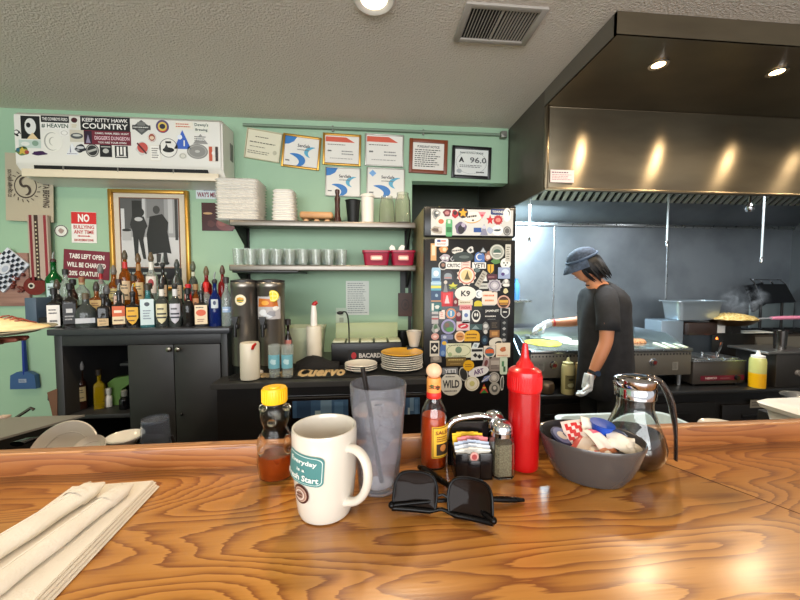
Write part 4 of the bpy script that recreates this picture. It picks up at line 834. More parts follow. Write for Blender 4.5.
# white bin and pour bottles
frost = M('frosted_plastic', (206, 214, 186), .45, trans=.35, ior=1.2)
Y = 2.38; x0_ = atY(289, 340, Y).x; x1_ = atY(325, 340, Y).x; h = atY(305, 326, Y).z - BZ; t = thing('plastic_bin', 'translucent pale plastic bin between dispensers and goose-neck lamp', 'bin', ((x0_ + x1_) / 2, Y, BZ))
bm = B(); w_ = x1_ - x0_
def rr(w1, d1, z1, ra=.02): return [Vector((cx * (w1 / 2 - ra) + ra * math.cos(R(a0 + q * 30)), cy * (d1 / 2 - ra) + ra * math.sin(R(a0 + q * 30)), z1)) for cx, cy, a0 in ((1, 1, 0), (-1, 1, 90), (-1, -1, 180), (1, -1, 270)) for q in range(4)]
rings(bm, [rr(w_ * .82, .17, 0), rr(w_ * .98, .2, h - .01), rr(w_ * 1.03, .21, h - .01), rr(w_ * 1.03, .21, h), rr(w_ * .95, .19, h), rr(w_ * .79, .16, .006)]); obj('bin_body', bm, frost, t)
def pourer(label, px, ytop, ybody, Y, wpx, z, spout=(170, 24, 24), black_top=False):
    x = atY(px, 330, Y).x; r = sc(px, Y) * wpx / 2; hb = atY(px, ybody, Y).z - z; ht = atY(px, ytop, Y).z - z
    t = thing('juice_pourer', label, 'pour bottle', (x, Y, z)); bm = B()
    lathe(bm, [(0, 0), (r * .97, 0), (r, .01), (r, hb - .012), (r * .96, hb), (r * .4, hb + .004), (0, hb + .004)], 28); obj('jug', bm, M('white_jug', (226, 218, 198), .35, trans=.05), t)
    bm = B(); lathe(bm, [(r * .46, hb + .003), (r * .42, hb + (ht - hb) * .5), (r * .30, ht - .02), (0, ht - .02)], 20); obj('neck', bm, white, t)
    bm = B(); tube(bm, [(0, 0, ht - .022), (.006, 0, ht - .01), (.022, 0, ht)], [r * .31, r * .3, r * .22], 12); obj('spout', bm, paint(spout, .35), t)
    return t
pourer('white pour bottle with a long neck and red spout in front of the bin', 314, 302, 326, 2.24, 15, BZ + .0005)
Y = 1.955; x = atY(250, 360, Y).x; r = sc(250, Y) * 9.5; h = atY(250, 343.5, Y).z - BZ
t = thing('juice_pourer', 'short white jug with red spout below the tea dispensers', 'pour bottle', (x, Y, BZ + .0065)); bm = B(); lathe(bm, [(0, 0), (r * .95, 0), (r, .01), (r * .98, h - .01), (r * .9, h), (0, h)], 28); obj('jug', bm, M('white_jug'), t)
bm = B(); tube(bm, [(.028, -.045, h - .03), (.036, -.05, h - .012), (.048, -.05, h + .002)], [.009, .011, .007], 10, flat=.6); obj('spout', bm, paint((206, 40, 30)), t)
p = atZ(256, 373, BZ + .007); bm = B(); lathe(bm, [(.05, 0), (.052, .012), (.045, .016), (0, .016), (0, 0)], 28); single('round_container_top', bm, white, 'round white plastic lid lying on the bar mat', 'lid', (p.x, p.y + .03, BZ + .007))
for px, lab in ((274.5, 'left small glass with a pale blue band on the mat'), (287.5, 'right small glass with a pale blue band on the mat')):
    Y = 1.975; x = atY(px, 360, Y).x; r = sc(px, Y) * 6.2; h = atY(px, 346, Y).z - BZ; t = thing('shot_glass', lab, 'glass', (x, Y, BZ + .0068))
    bm = B(); lathe(bm, [(r * .82, 0), (r, h), (r * .92, h), (r * .76, .012), (0, .01), (0, 0)], 24); obj('glass_body', bm, tg, t)
    graphic('blue_print', t, (0, 0, h * .5), r * 2.2, h * .42, (116, 176, 190), [('blob', 0, 0, .5, .5, (190, 220, 224))], th=.0008, bend=r * .95)
# black folded liner / mat heap
rn = random.Random(5); p = atY(320, 356, 2.12); bm = B()
rr_ = []
for i in range(9):
    f_ = i / 8; rr_.append([Vector((-.13 + .26 * f_, .048 * math.cos(a) * (1 - .4 * abs(f_ - .5)), max(0, (.035 + .035 * math.sin(PI * min(1, f_ * 1.25)) * (1 if f_ < .8 else .8)) * math.sin(a) * (1 + .15 * rn.random())))) for a in [PI * j / 10 for j in range(11)]])
rings(bm, rr_); single('black_netting_heap', bm, M('black_net', (20, 20, 21), .6, bump=1, bscale=160), 'heap of folded black bar netting beside the mat lettering', 'netting', (p.x - .02, 2.165, BZ + .0065))
# garnish caddy with its lid box
a_ = atY(331, 340, 2.22); b_ = atY(402, 340, 2.22); w_ = b_.x - a_.x; z1 = atY(366, 343, 2.22).z - BZ; t = thing('garnish_caddy', 'black garnish caddy lettered BACARDI with an open clear lid', 'caddy', ((a_.x + b_.x) / 2, 2.22, BZ + .0005))
bm = B(); box(bm, (0, .09, z1 / 2), (w_, .18, z1), bev=.006); obj('caddy_base', bm, black, t)
zt2 = atY(366, 324, 2.4).z - BZ
bm = B(); box(bm, (0, .17, (z1 + zt2) / 2), (w_ * .94, .006, zt2 - z1 + .02), T=Matrix.Translation((0, .17, z1)) @ Matrix.Rotation(R(-6), 4, 'X') @ Matrix.Translation((0, -.17, -z1)), bev=.002); obj('clear_lid', bm, M('clear_lid', (206, 216, 176), .25, trans=.5, ior=1.2), t)
bm = B(); n = 5
for i in range(n): box(bm, (-w_ / 2 + w_ * (i + .5) / n, .085, z1 + .004), (w_ / n * .86, .13, .012), bev=.004)
obj('garnish_trays', bm, M('tray_cream', (200, 204, 176), .4), t)
graphic('front_lettering', t, (.03, -.001, z1 * .45), w_ * .66, z1 * .5, (18, 18, 18), [('text', 'BACARDI', -.02, 0, .5, .42, (196, 190, 184), 0, .04), ('ell', -.38, 0, .11, .6, (170, 40, 46))], th=.0005)
p = atY(349, 338, 2.22); t2 = thing('goose_neck_lamp', 'thin black goose-neck lamp clipped behind the garnish caddy', 'lamp', (p.x, 2.225, BZ + z1 + .001))
q0 = atY(339.5, 313, 2.22); bm = B(); hh = q0.z - BZ - z1; tube(bm, bez((0, 0, -.0), (.002, 0, hh * .8), (-.005, 0, hh * 1.12), (q0.x - p.x + .02, -.01, hh * 1.02), 14), .0045, 8); obj('neck', bm, black, t2)
bm = B(); ball(bm, (q0.x - p.x + .004, -.012, hh), .016, s=(1.3, .9, .7)); obj('lamp_head', bm, black, t2)
# small tubs right of the caddy
x = atY(391, 345, 2.3).x
bm = B(); lathe(bm, [(.045, 0), (.052, z1 + .035), (.047, z1 + .035), (.04, .01), (0, .01), (0, 0)], 24, sx=1.0); single('black_tub', bm, black, 'black round tub behind the yellow topped plates', 'tub', (atY(405, 345, 2.52).x - .02, 2.50, BZ + .0005))
bm = B(); lathe(bm, [(.03, 0), (.052, .1), (.047, .1), (.026, .006), (0, .006), (0, 0)], 24); single('small_bowl', bm, china, 'small white bowl between plates and the fridge', 'bowl', (atY(411, 345, 2.3).x + .01, 2.22, BZ + .12), smooth=40)
bm = B(); box(bm, (0, 0, .059), (.1, .1, .118), bev=.006); single('bowl_stand', bm, black, 'black square stand under the small white bowl', 'stand', (atY(411, 345, 2.3).x + .01, 2.22, BZ + .0005))
# plates
def plate_bm(r, h=.016):
    bm = B(); lathe(bm, [(0, 0), (r * .6, 0), (r * .65, .004), (r * .95, h), (r, h + .003), (r * .97, h + .006), (r * .66, .009), (0, .007)], 40); return bm
plate_w = M('plate_white', (226, 222, 212), .15, coat=.4); plate_y = M('plate_yellow', (222, 168, 60), .2, coat=.4)
Y = 2.085; x = atY(402, 360, Y).x; r = sc(402, Y) * 21; n = 8; zt = atZ(402, 352, BZ + .10)
base = BZ + .0065; dzp = .0125
for i in range(n):
    if i == 0: src = single('dinner_plate', plate_bm(r), plate_w, 'white plate in the stack beneath the yellow plate', 'plate', (x, Y, base), group='white plates under the yellow one')
    elif i < n - 1: c_ = src.copy(); COL.objects.link(c_); c_.location = (x + rn.uniform(-.003, .003), Y, base + i * dzp)
single('yellow_plate', plate_bm(r * 1.02), plate_y, 'yellow plate topping the taller plate stack beside the fridge', 'plate', (x, Y, base + (n - 1) * dzp))
Y = 2.075; x = atY(361, 360, Y).x; r = sc(361, Y) * 16.5
for i in range(3):
    if i == 0: src = single('side_plate', plate_bm(r), plate_w, 'small white plate in the low stack left of the tall plate stack', 'plate', (x, Y, base), group='small white side plates')
    else: c_ = src.copy(); COL.objects.link(c_); c_.location = (x, Y, base + i * dzp)

# ================================================================== FRIDGE
RY = 2.14
fx0 = atY(424, 300, RY).x; fx1 = atY(515, 300, RY).x; fz = atY(470, 207, RY).z; zs = atY(470, 238, RY).z; fw = fx1 - fx0
fr = thing('sticker_fridge', 'tall black upright fridge completely covered with stickers', 'fridge', ((fx0 + fx1) / 2, RY, 0))
bm = B(); box(bm, (0, .32, fz / 2 + .01), (fw - .004, .56, fz - .02), bev=.004); obj('cabinet_body', bm, M('fridge_side', (128, 120, 88), .45), fr)
bm = B(); box(bm, (0, .02, (zs + fz) / 2 + .003), (fw, .04, fz - zs - .006), bev=.008); obj('upper_panel', bm, M('fridge_black', (20, 20, 21), .3), fr)
bm = B(); box(bm, (0, .02, (zs + .08) / 2 - .003), (fw, .04, zs - .08 - .006), bev=.008); obj('fridge_door', bm, M('fridge_black'), fr)
bm = B(); box(bm, (fw / 2 - .02, .03, fz + .006), (.04, .05, .014), bev=.003); obj('hinge', bm, iron, fr)
c0, w_, h_ = prect(431, 209.5, 513, 235.5, RY); graphic('white_sheet', fr, (c0.x - fr.location.x, 0, c0.z), w_, h_, (200, 200, 196), [], th=.0008)
nst = [0]
def st(px, py, w1, h1, base, elems=(), shape='rect', ang=0):
    nst[0] += 1
    p_ = atY(px, py, RY); s_ = sc(px, RY)
    graphic('sticker', fr, (p_.x - fr.location.x, -.0009 - .0004 * (nst[0] % 3), p_.z), w1 * s_ * 1.13, h1 * s_ * 1.13, base, elems, th=.0006, rot=(0, R(-ang), 0), shape=shape, seed=nst[0], dz=.0003)
T_ = lambda s, c=(30, 30, 30), w=.8, h=.5, y=0: ('text', s, 0, y, w, h, c, 0, .03)
Wt = (222, 220, 212); Bk = (30, 30, 32); Gy = (130, 132, 130)
st(436, 214, 9, 10, (150, 150, 146), [('blob', 0, 0, .6, .6, (80, 84, 84)), ('ell', .1, .1, .3, .2, Wt)], 'blob')
st(447, 213, 8, 8, (104, 40, 50), [('ell', 0, 0, .5, .4, (180, 120, 120))], 'blob'); st(455, 214, 7, 9, (170, 34, 40), [('ell', 0, .1, .5, .4, (60, 30, 34))], 'blob')
st(463, 213, 9, 9, (44, 34, 28), [('star', 0, 0, .9, .9, (220, 160, 40))], 'ell'); st(441, 221, 9, 8.5, (226, 212, 196), [('ell', 0, -.05, .55, .5, (190, 96, 60))], 'ell')
st(437, 230, 12, 8, (160, 150, 134), [('blob', -.1, 0, .6, .5, (90, 76, 66)), ('ell', .25, .1, .3, .4, (190, 180, 170))], 'blob'); st(449, 228, 6, 15, (84, 160, 104), [('rect', 0, .36, .4, .2, (190, 214, 190)), ('rect', 0, -.1, .8, .3, (44, 110, 60))], 'round')
st(460.5, 228, 12, 13, (96, 84, 110), [('ell', .05, -.1, .5, .6, (36, 30, 36)), ('ell', .2, .2, .3, .3, (170, 160, 180))], 'blob'); st(472.5, 217.5, 17, 10, (226, 222, 210), [('lines', 0, .1, .6, .4, 1, (50, 44, 44)), ('ell', 0, -.25, .14, .16, (90, 80, 80)), ('arc', 0, 0, .48, .46, 200, 340, .08, (206, 150, 60))], 'ell', 8)
st(482, 215.5, 7, 6, (214, 130, 140), [('ell', 0, 0, .4, .3, (190, 60, 80))], 'tri', 180); st(490, 220, 7, 9, (190, 36, 44), [], 'star'); st(498, 220, 9, 9, (170, 50, 54), [('ell', 0, 0, .5, .4, (214, 130, 120))], 'gear')
st(484, 229.5, 7, 10, (130, 130, 150), [('ell', 0, .2, .5, .3, (190, 190, 206))], 'tri'); st(490, 230.5, 7, 6, (160, 170, 196), [], 'blob'); st(477.5, 230, 7, 4, (40, 76, 140)); st(497.5, 230.5, 10, 9, (228, 228, 224), [('ell', -.05, .02, .6, .2, (50, 66, 74)), ('tri', .2, .12, .2, .2, (50, 66, 74))], 'ell')
st(507, 231, 7, 8, (92, 92, 90), [('ring', 0, 0, .4, .4, .1, (160, 160, 156))], 'ell'); st(498, 212, 13, 5, (34, 52, 106), [T_('TOWNES', Wt, .8, .45)], 'round'); st(507, 215, 7, 12, (226, 228, 224), [('arc', .1, .1, .2, .2, -60, 120, .1, Bk)], 'ell')
st(441.5, 242.5, 12, 7, (232, 226, 220), [('rect', -.2, .2, .26, .3, (60, 70, 120)), ('lines', 0, -.2, .7, .3, 2, (190, 80, 70)), ('rect', .14, .2, .36, .2, (206, 110, 100))], 'round')
st(433.5, 252, 5, 15, (206, 156, 100), [('rect', 0, .1, .6, .6, (220, 200, 170))]); st(443.5, 249.5, 9, 7, (206, 140, 80), [('ell', .1, 0, .4, .5, (226, 200, 160))], 'blob'); st(445, 258, 10, 8, (170, 160, 170), [('ell', -.16, 0, .24, .3, Wt), ('ell', .16, 0, .24, .3, Wt), ('ell', 0, -.3, .3, .1, Bk)], 'blob'); st(452.5, 259, 5, 5, (160, 160, 160), [('dia', 0, 0, .5, .5, Bk)], 'dia')
st(457, 250.5, 13, 6, (210, 206, 196), [('lines', 0, 0, .8, .5, 1, (60, 60, 60))], 'blob', 6); st(463, 257, 19, 9, (44, 54, 50), [('ell', .05, .0, .5, .3, (90, 100, 96))], 'ell'); st(470.5, 250, 7, 7, (200, 200, 196), [('dia', 0, 0, .5, .5, (60, 60, 66))], 'blob'); st(479.5, 257, 9, 9, (74, 112, 176), [('arc', 0, 0, .3, .3, 40, 320, .12, Wt)], 'arch'); st(483, 250, 8, 6, (60, 66, 70), [('tri', 0, 0, .6, .6, (170, 176, 180))], 'tri')
st(488, 256, 8, 10, (150, 106, 84), [('ell', 0, -.1, .5, .4, (210, 190, 176))], 'blob'); st(497, 252, 13.5, 13.5, (150, 154, 144), [('ring', 0, 0, .46, .46, .07, (200, 200, 190)), ('ell', 0, 0, .5, .36, (70, 96, 84)), ('rect', 0, -.1, .5, .08, Wt)], 'ell'); st(508, 253, 5, 15, (196, 192, 180), [('lines', 0, 0, .6, .8, 6, (90, 90, 80))]); st(496, 261, 10, 6, (84, 130, 70), [], 'blob')
st(443, 265.5, 8, 8, (206, 202, 194), [('ell', 0, 0, .8, .8, Bk), ('ell', 0, .05, .4, .4, (150, 110, 90))], 'ell'); st(453.5, 265.5, 14, 6, (230, 228, 220), [T_('CRITIC', Bk, .86, .55)], 'rect'); st(466, 263.5, 8, 9, (222, 196, 184), [('lines', 0, 0, .7, .5, 2, (190, 140, 130))]); st(479, 265.5, 12.5, 5.5, (228, 226, 220), [T_('YETI', Bk, .8, .7)], 'rect')
st(490.5, 269, 7, 9, (40, 36, 30), [('shield', 0, 0, .8, .9, (214, 166, 40)), ('rect', 0, 0, .1, .8, (90, 70, 20))], 'round'); st(505.5, 263.5, 9.5, 9.5, (228, 228, 222), [('ell', -.16, .06, .16, .16, (80, 90, 80)), ('ell', .16, .06, .16, .16, (80, 90, 80)), ('ell', 0, -.16, .16, .16, (80, 90, 80))], 'ell'); st(504, 273, 11, 10, (150, 164, 196), [('ell', .1, .1, .6, .5, (196, 210, 226)), ('ell', -.1, -.1, .3, .3, (80, 60, 120))])
st(436, 275, 8, 13, (150, 186, 210), [('ell', 0, .1, .6, .4, (220, 230, 234)), ('rect', 0, -.3, .9, .2, (70, 110, 150))], 'round'); st(448, 275, 10, 9, (50, 50, 54), [('arch', 0, -.1, .7, .6, (140, 150, 156)), ('rect', 0, -.28, .6, .1, (190, 120, 110))], 'arch'); st(466.5, 275.5, 18, 18, (230, 214, 196), [('ring', 0, 0, .42, .42, .06, (190, 110, 90)), ('ell', 0, 0, .56, .56, (226, 196, 140)), ('poly', [(-.12, -.2), (.05, .24), (.1, .0), (.2, -.2)], (96, 84, 50))], 'gear')
st(481, 279, 5, 15, (176, 170, 156), [('lines', 0, 0, .6, .8, 5, (90, 86, 80))], 'rect', -30); st(485, 276, 4, 9, (222, 222, 216), [], 'tri'); st(492, 277, 9, 5, (84, 40, 50), [('lines', 0, 0, .8, .4, 1, (170, 120, 120))], 'round'); st(477, 270, 6, 5, (96, 110, 110), [], 'blob')
st(436, 286, 9, 8, (90, 160, 180), [('rect', 0, -.1, 1, .3, (220, 206, 90)), ('rect', 0, .3, 1, .3, (180, 206, 220))]); st(453, 286, 9, 7, (200, 196, 70), [('rect', 0, -.2, .8, .2, (120, 140, 60))], 'star'); st(445.5, 286, 4, 11, (130, 130, 130), [('ell', 0, .3, .8, .3, (200, 190, 180))], 'tri'); st(483.5, 286, 8, 5, (190, 190, 180), [('lines', 0, 0, .8, .5, 1, (70, 70, 70))]); st(494.5, 285.5, 14, 13, (176, 172, 176), [('ring', 0, 0, .34, .34, .06, (110, 100, 120)), ('ell', 0, 0, .3, .3, (206, 200, 206))], 'gear'); st(506, 283, 8, 9, (150, 150, 146), [('ell', 0, .2, .4, .4, (226, 222, 214)), ('ell', 0, -.2, .8, .3, (226, 222, 214))], 'blob')
st(436, 296.5, 9, 10, (54, 78, 110), [('ell', .05, .1, .3, .3, (150, 176, 196)), ('rect', 0, -.4, 1, .12, (190, 140, 100))]); st(447, 299, 11, 13, (190, 44, 50), [('rect', 0, .05, .7, .7, (214, 70, 74)), ('poly', [(-.2, -.3), (.2, -.3), (.05, .25), (-.05, .25)], (230, 200, 200))]); st(465.5, 293.5, 19.5, 13, (230, 224, 212), [T_('K9', Bk, .42, .4)], 'ell'); st(479, 294, 7.5, 7.5, (222, 226, 228), [('arc', 0, 0, .26, .26, 60, 300, .1, (110, 130, 140))], 'ell')
st(489.5, 298, 14, 12, (236, 214, 196), [('lines', 0, .18, .8, .3, 1, (214, 110, 60)), ('lines', 0, -.18, .6, .3, 1, (214, 130, 80))], 'round'); st(503.5, 302, 12, 12, (206, 160, 140), [('ell', 0, 0, .8, .8, (78, 50, 34)), ('rect', 0, .05, .7, .2, (214, 166, 70)), ('rect', 0, -.15, .6, .1, (190, 130, 50))], 'ell'); st(505.5, 291, 5, 6, (206, 196, 150), [], 'blob'); st(455.5, 302, 5, 8, (110, 24, 34), [('ell', 0, 0, .5, .4, (190, 170, 160))], 'arch')
st(436, 307, 10, 8, (60, 110, 110), [('blob', .1, 0, .5, .5, (210, 214, 206)), ('rect', -.3, 0, .2, .8, Wt)]); st(465.5, 302.5, 13, 5, (214, 204, 180), [('lines', 0, 0, .8, .5, 1, (150, 130, 100))]); st(465.5, 307.5, 11, 5, (216, 150, 150), [T_('SANDBAR', (170, 60, 66), .8, .5)]); st(478, 304.5, 9, 10, (40, 44, 40), [('arch', 0, .1, .8, .5, (206, 190, 50))], 'tri'); st(488.5, 304, 12, 3, (150, 150, 150), [('lines', 0, 0, .9, .6, 1, Bk)])
st(435, 317.5, 6, 11, (180, 176, 176), [('rect', 0, .2, 1, .12, (60, 60, 70)), ('rect', 0, -.1, 1, .12, (170, 80, 80))]); st(442, 314.5, 5, 8, (230, 214, 204), [('lines', 0, 0, .6, .6, 3, (206, 110, 100))]); st(451, 313.5, 9.5, 9.5, (226, 190, 160), [('ell', 0, 0, .7, .7, (90, 150, 190)), ('rect', 0, 0, .14, .5, Wt), ('ring', 0, 0, .48, .48, .08, (206, 110, 60))], 'ell'); st(458.5, 317, 6, 12, (110, 24, 40), [('ell', 0, .2, .6, .3, (190, 160, 160))], 'blob'); st(466, 316.5, 7, 12, (216, 222, 226), [('ell', 0, .1, .5, .3, (100, 120, 170)), ('lines', 0, -.3, .7, .2, 1, Gy)]); st(476, 316, 8, 11, (226, 224, 216), [('ell', 0, .05, .8, .75, Bk), ('ell', -.12, .1, .2, .3, Wt), ('ell', .14, .1, .2, .3, Wt)], 'ell')
st(492, 314, 16, 13, (22, 22, 24), [T_('JAMNIT', Wt, .8, .2, .2), ('lines', 0, -.15, .8, .2, 1, (210, 206, 200)), ('lines', 0, -.35, .5, .1, 1, Gy)]); st(505, 313, 8.5, 9.5, (210, 210, 206), [('shield', 0, 0, .8, .85, Bk), ('lines', 0, .1, .5, .3, 1, Wt)], 'shield')
st(435.5, 328, 8, 11, (150, 156, 150), [('blob', 0, .1, .5, .5, (80, 110, 80)), ('ell', .1, -.2, .4, .3, (200, 190, 190))], 'blob'); st(448.5, 326.5, 13.5, 13.5, (156, 150, 190), [('ell', 0, 0, .74, .74, (96, 110, 104)), ('ell', .1, -.2, .5, .3, (90, 150, 80)), ('ell', -.1, .1, .3, .3, (130, 100, 90))], 'ell'); st(463, 326, 12, 8, (214, 190, 190), [('ell', 0, 0, .8, .6, (196, 50, 66)), ('rect', 0, 0, .4, .14, Wt, 20)]); st(475.5, 327, 12, 5, (60, 84, 84), [('tri', 0, 0, .6, .7, (130, 150, 150))]); st(485.5, 327.5, 7, 13, (120, 120, 118), [('ell', 0, .1, .6, .3, (200, 200, 196)), ('ell', 0, -.3, .5, .3, (200, 196, 190))], 'blob'); st(494.5, 325, 9, 9, (38, 34, 32), [('lines', 0, 0, .6, .6, 3, (110, 96, 80))]); st(504, 331, 6, 21, (34, 36, 38), [('dia', 0, .35, .6, .14, Gy), ('dia', 0, .1, .6, .14, (170, 170, 170)), ('dia', 0, -.15, .6, .14, Gy), ('ell', 0, -.38, .6, .14, (160, 160, 160))])
st(435, 336.5, 7, 6, (206, 150, 140), [('ell', 0, 0, .5, .4, (230, 200, 190))], 'ell'); st(447, 337, 11, 4.5, (120, 126, 156), [('ell', -.2, 0, .3, .6, (190, 196, 214))], 'round'); st(460, 336.5, 10, 10, (232, 202, 170), [('ell', 0, 0, .74, .74, (206, 140, 80)), ('lines', 0, 0, .5, .3, 1, (120, 70, 40))], 'ell'); st(472, 335.5, 14, 10, (220, 166, 40), [('lines', 0, .1, .7, .3, 1, (110, 70, 20)), ('lines', 0, -.2, .8, .24, 1, (110, 70, 20))], 'arch'); st(484.5, 340, 6, 8.5, (34, 52, 70), [('ell', 0, 0, .5, .4, (80, 110, 130))], 'ell'); st(494.5, 333.5, 9, 7, (138, 96, 56), [('rect', 0, 0, .6, .5, (190, 140, 80))]); st(495.5, 341.5, 12, 7, (214, 206, 190), [('ell', .2, -.2, .5, .4, Bk)], 'arch', 10)
st(434.5, 348.5, 8.5, 14, (214, 206, 190), [('rect', 0, .02, .8, .7, Bk), ('dia', 0, .02, .7, .5, (226, 220, 206)), ('ell', 0, .02, .3, .14, Bk)]); st(443.5, 348, 6, 15, (70, 104, 160), [('ell', 0, .3, .7, .24, (220, 176, 60)), ('ell', 0, -.3, .6, .3, (120, 150, 190))], 'round', -8); st(458.5, 350.5, 23, 13, (214, 214, 180), [('ring', 0, 0, .48, .44, .03, (150, 156, 120)), ('ell', 0, .05, .26, .46, (110, 136, 110)), ('lines', 0, .36, .8, .1, 1, (110, 110, 90)), ('ell', -.34, -.26, .16, .3, (160, 176, 130)), ('lines', .1, -.36, .6, .1, 1, (110, 120, 90))])
st(475.5, 345.5, 9, 6, (214, 222, 222), [('ell', 0, 0, .3, .5, (150, 166, 170))], 'dia', 30); st(477, 354, 11, 11, (214, 214, 206), [('rect', 0, .3, .9, .2, Bk), ('dia', -.15, -.1, .4, .4, Bk), ('dia', .2, -.2, .4, .4, Bk)]); st(489.5, 352.5, 11, 12, (220, 206, 190), [('ell', 0, .05, .8, .7, (70, 110, 120)), ('arch', 0, .12, .7, .34, (214, 96, 50))], 'shield'); st(503, 350, 13, 13, (232, 216, 190), [('blob', 0, .05, .5, .4, (190, 110, 70)), ('lines', 0, -.36, .8, .12, 1, (206, 120, 80))])
st(436, 358.5, 10, 7, (130, 120, 110), [('ell', 0, 0, .6, .5, (170, 160, 146))], 'arch'); st(456, 361.5, 18, 8, (116, 92, 44), [('lines', 0, .2, .8, .3, 1, (206, 180, 110)), ('lines', 0, -.25, .6, .2, 1, (180, 150, 90))]); st(468.5, 365.5, 10, 10, (224, 170, 20), [('lines', 0, 0, .6, .34, 2, (130, 70, 20))], 'ell'); st(450, 371, 14, 6, (130, 132, 136), [T_('YETI', (226, 226, 226), .74, .6)]); st(463.5, 374, 8, 13, (190, 186, 176), [('ell', 0, 0, .8, .85, (44, 44, 40))], 'ell', 15); st(478.5, 371.5, 19, 9, (226, 222, 222), [T_('ART', (90, 50, 110), .5, .5)], 'ell', 12)
st(486, 363, 6, 12, (170, 150, 150), [('ell', 0, 0, .5, .5, (110, 60, 60))], 'round', -15); st(495, 364, 11, 13, (140, 128, 120), [('rect', 0, .1, .7, .3, (176, 166, 156)), ('lines', 0, -.2, .7, .3, 2, (90, 80, 76))]); st(503.5, 365.5, 7, 16, (200, 214, 190), [('rect', -.1, .1, .3, .3, (80, 130, 90)), ('rect', .1, -.2, .3, .3, (60, 100, 70))], 'round'); st(451, 384, 20, 21, (224, 220, 206), [T_('WILD', (50, 48, 48), .76, .34), ('lines', 0, .32, .5, .1, 1, (80, 76, 70)), ('lines', 0, -.3, .6, .12, 1, (110, 100, 90))], 'ell'); st(472, 383.5, 13.5, 13.5, (232, 226, 206), [('ring', 0, 0, .42, .42, .04, (200, 190, 140)), ('ell', 0, 0, .36, .36, (206, 200, 130))], 'ell')
st(486, 378.5, 11, 5, (120, 130, 176), [('lines', 0, 0, .8, .4, 1, Wt)], 'dia', 35); st(494, 377.5, 10, 10, (176, 172, 164), [('ring', 0, 0, .4, .4, .06, (120, 110, 104)), ('ell', 0, 0, .4, .4, (206, 200, 190))], 'ell'); st(494.5, 388.5, 10, 11.5, (170, 166, 156), [('ell', 0, 0, .6, .6, (96, 96, 92)), ('ell', 0, .06, .3, .3, (200, 196, 190))], 'ell'); st(484, 388.5, 8, 8, (190, 60, 50), [('tri', 0, -.3, .8, .4, (60, 130, 60)), ('ell', 0, .1, .4, .2, (226, 190, 60))], 'tri'); st(502, 383, 4, 16, (206, 204, 196), [('blob', 0, 0, .7, .8, (90, 90, 86))], 'blob')
print('stickers', nst[0])
bm = B(); rn = random.Random(8)
bm = B(); lathe(bm, [(0, 0), (.03, 0), (.055, .008), (.02, .026), (0, .03)], 20, sy=.6); single('straw_hat', bm, M('pale_yellow', (206, 196, 120), .7), 'pale yellow crumpled cap lying on top of the fridge', 'cap', (atY(440, 205, RY + .12).x, RY + .14, fz + .0005))
bm = B(); lathe(bm, [(0, 0), (.03, 0), (.055, .006), (.02, .014), (0, .016)], 20, sy=.6); single('cloth_lump', bm, M('beige_cloth', (170, 160, 120), .8), 'flat beige cloth lying right of the yellow cap on the fridge', 'cloth', (atY(466, 205, RY + .12).x, RY + .14, fz + .0005))
# ================================================================== ON THE BAR COUNTER
CT = CZ + .0006
def cpos(px, py): p = atZ(px, py, CT); return (p.x, p.y, CT)
# ---- mug
P = cpos(325.5, 508.5); t = thing('coffee_mug', 'tall white coffee mug with teal printed sign and brown round badge', 'mug', P)
H = .111; r0, r1 = .0330, .0415
out = [(0, .002), (r0 - .006, .002), (r0 - .004, 0), (r0, .001), (r0 + .0025, .008), (r0 + .0048, .028), (r1 - .0012, .055), (r1, H - .003), (r1 - .001, H), (r1 - .003, H), (r1 - .0045, H - .004), (r1 - .006, .06), (r0 - .002, .012), (r0 - .010, .006), (0, .006)]
bm = B(); lathe(bm, out, 64); obj('mug_body', bm, china, t)
bm = B(); lathe(bm, [(0, .056), (r1 - .0062, .056), (r1 - .0062, .057), (0, .057)], 40); obj('coffee', bm, M('coffee', (92, 70, 50), .08), t)
ha = R(-36); hd = Vector((math.cos(ha), math.sin(ha), 0))
pts = bez(hd * (r1 - .004) + Vector((0, 0, .090)), hd * (r1 + .040) + Vector((0, 0, .102)), hd * (r1 + .036) + Vector((0, 0, .026)), hd * (r0 + .003) + Vector((0, 0, .022)), 20)
bm = B(); tube(bm, pts, [.0085] + [.0068] * 19 + [.0085], 16, flat=.75, up=hd); obj('handle', bm, china, t)
graphic('printed_sign', t, (0, 0, .073), .058, .037, (70, 124, 122), [('round', 0, 0, .93, .9, (206, 220, 212)), ('round', 0, 0, .90, .86, (70, 124, 122)), ('text', 'Everyday', .02, .24, .66, .2, (226, 228, 220), 0, .02), ('text', 'is a', .0, .0, .2, .1, (226, 228, 220)), ('text', 'Fresh Start', .0, -.25, .8, .2, (226, 228, 220), 0, .02)], th=.0005, bend=r1 + .0002, shape='round', rot=(0, R(5), R(-34)))
graphic('round_badge', t, (0, 0, .0435), .024, .024, (70, 34, 28), [('ell', 0, 0, .78, .78, (190, 160, 140)), ('ell', 0, 0, .7, .7, (150, 116, 100)), ('ring', 0, 0, .27, .27, .06, (206, 190, 176)), ('lines', 0, 0, .4, .3, 2, (70, 40, 34))], th=.0009, bend=r1 - .0012, shape='ell', rot=(R(3.5), 0, R(-38)))
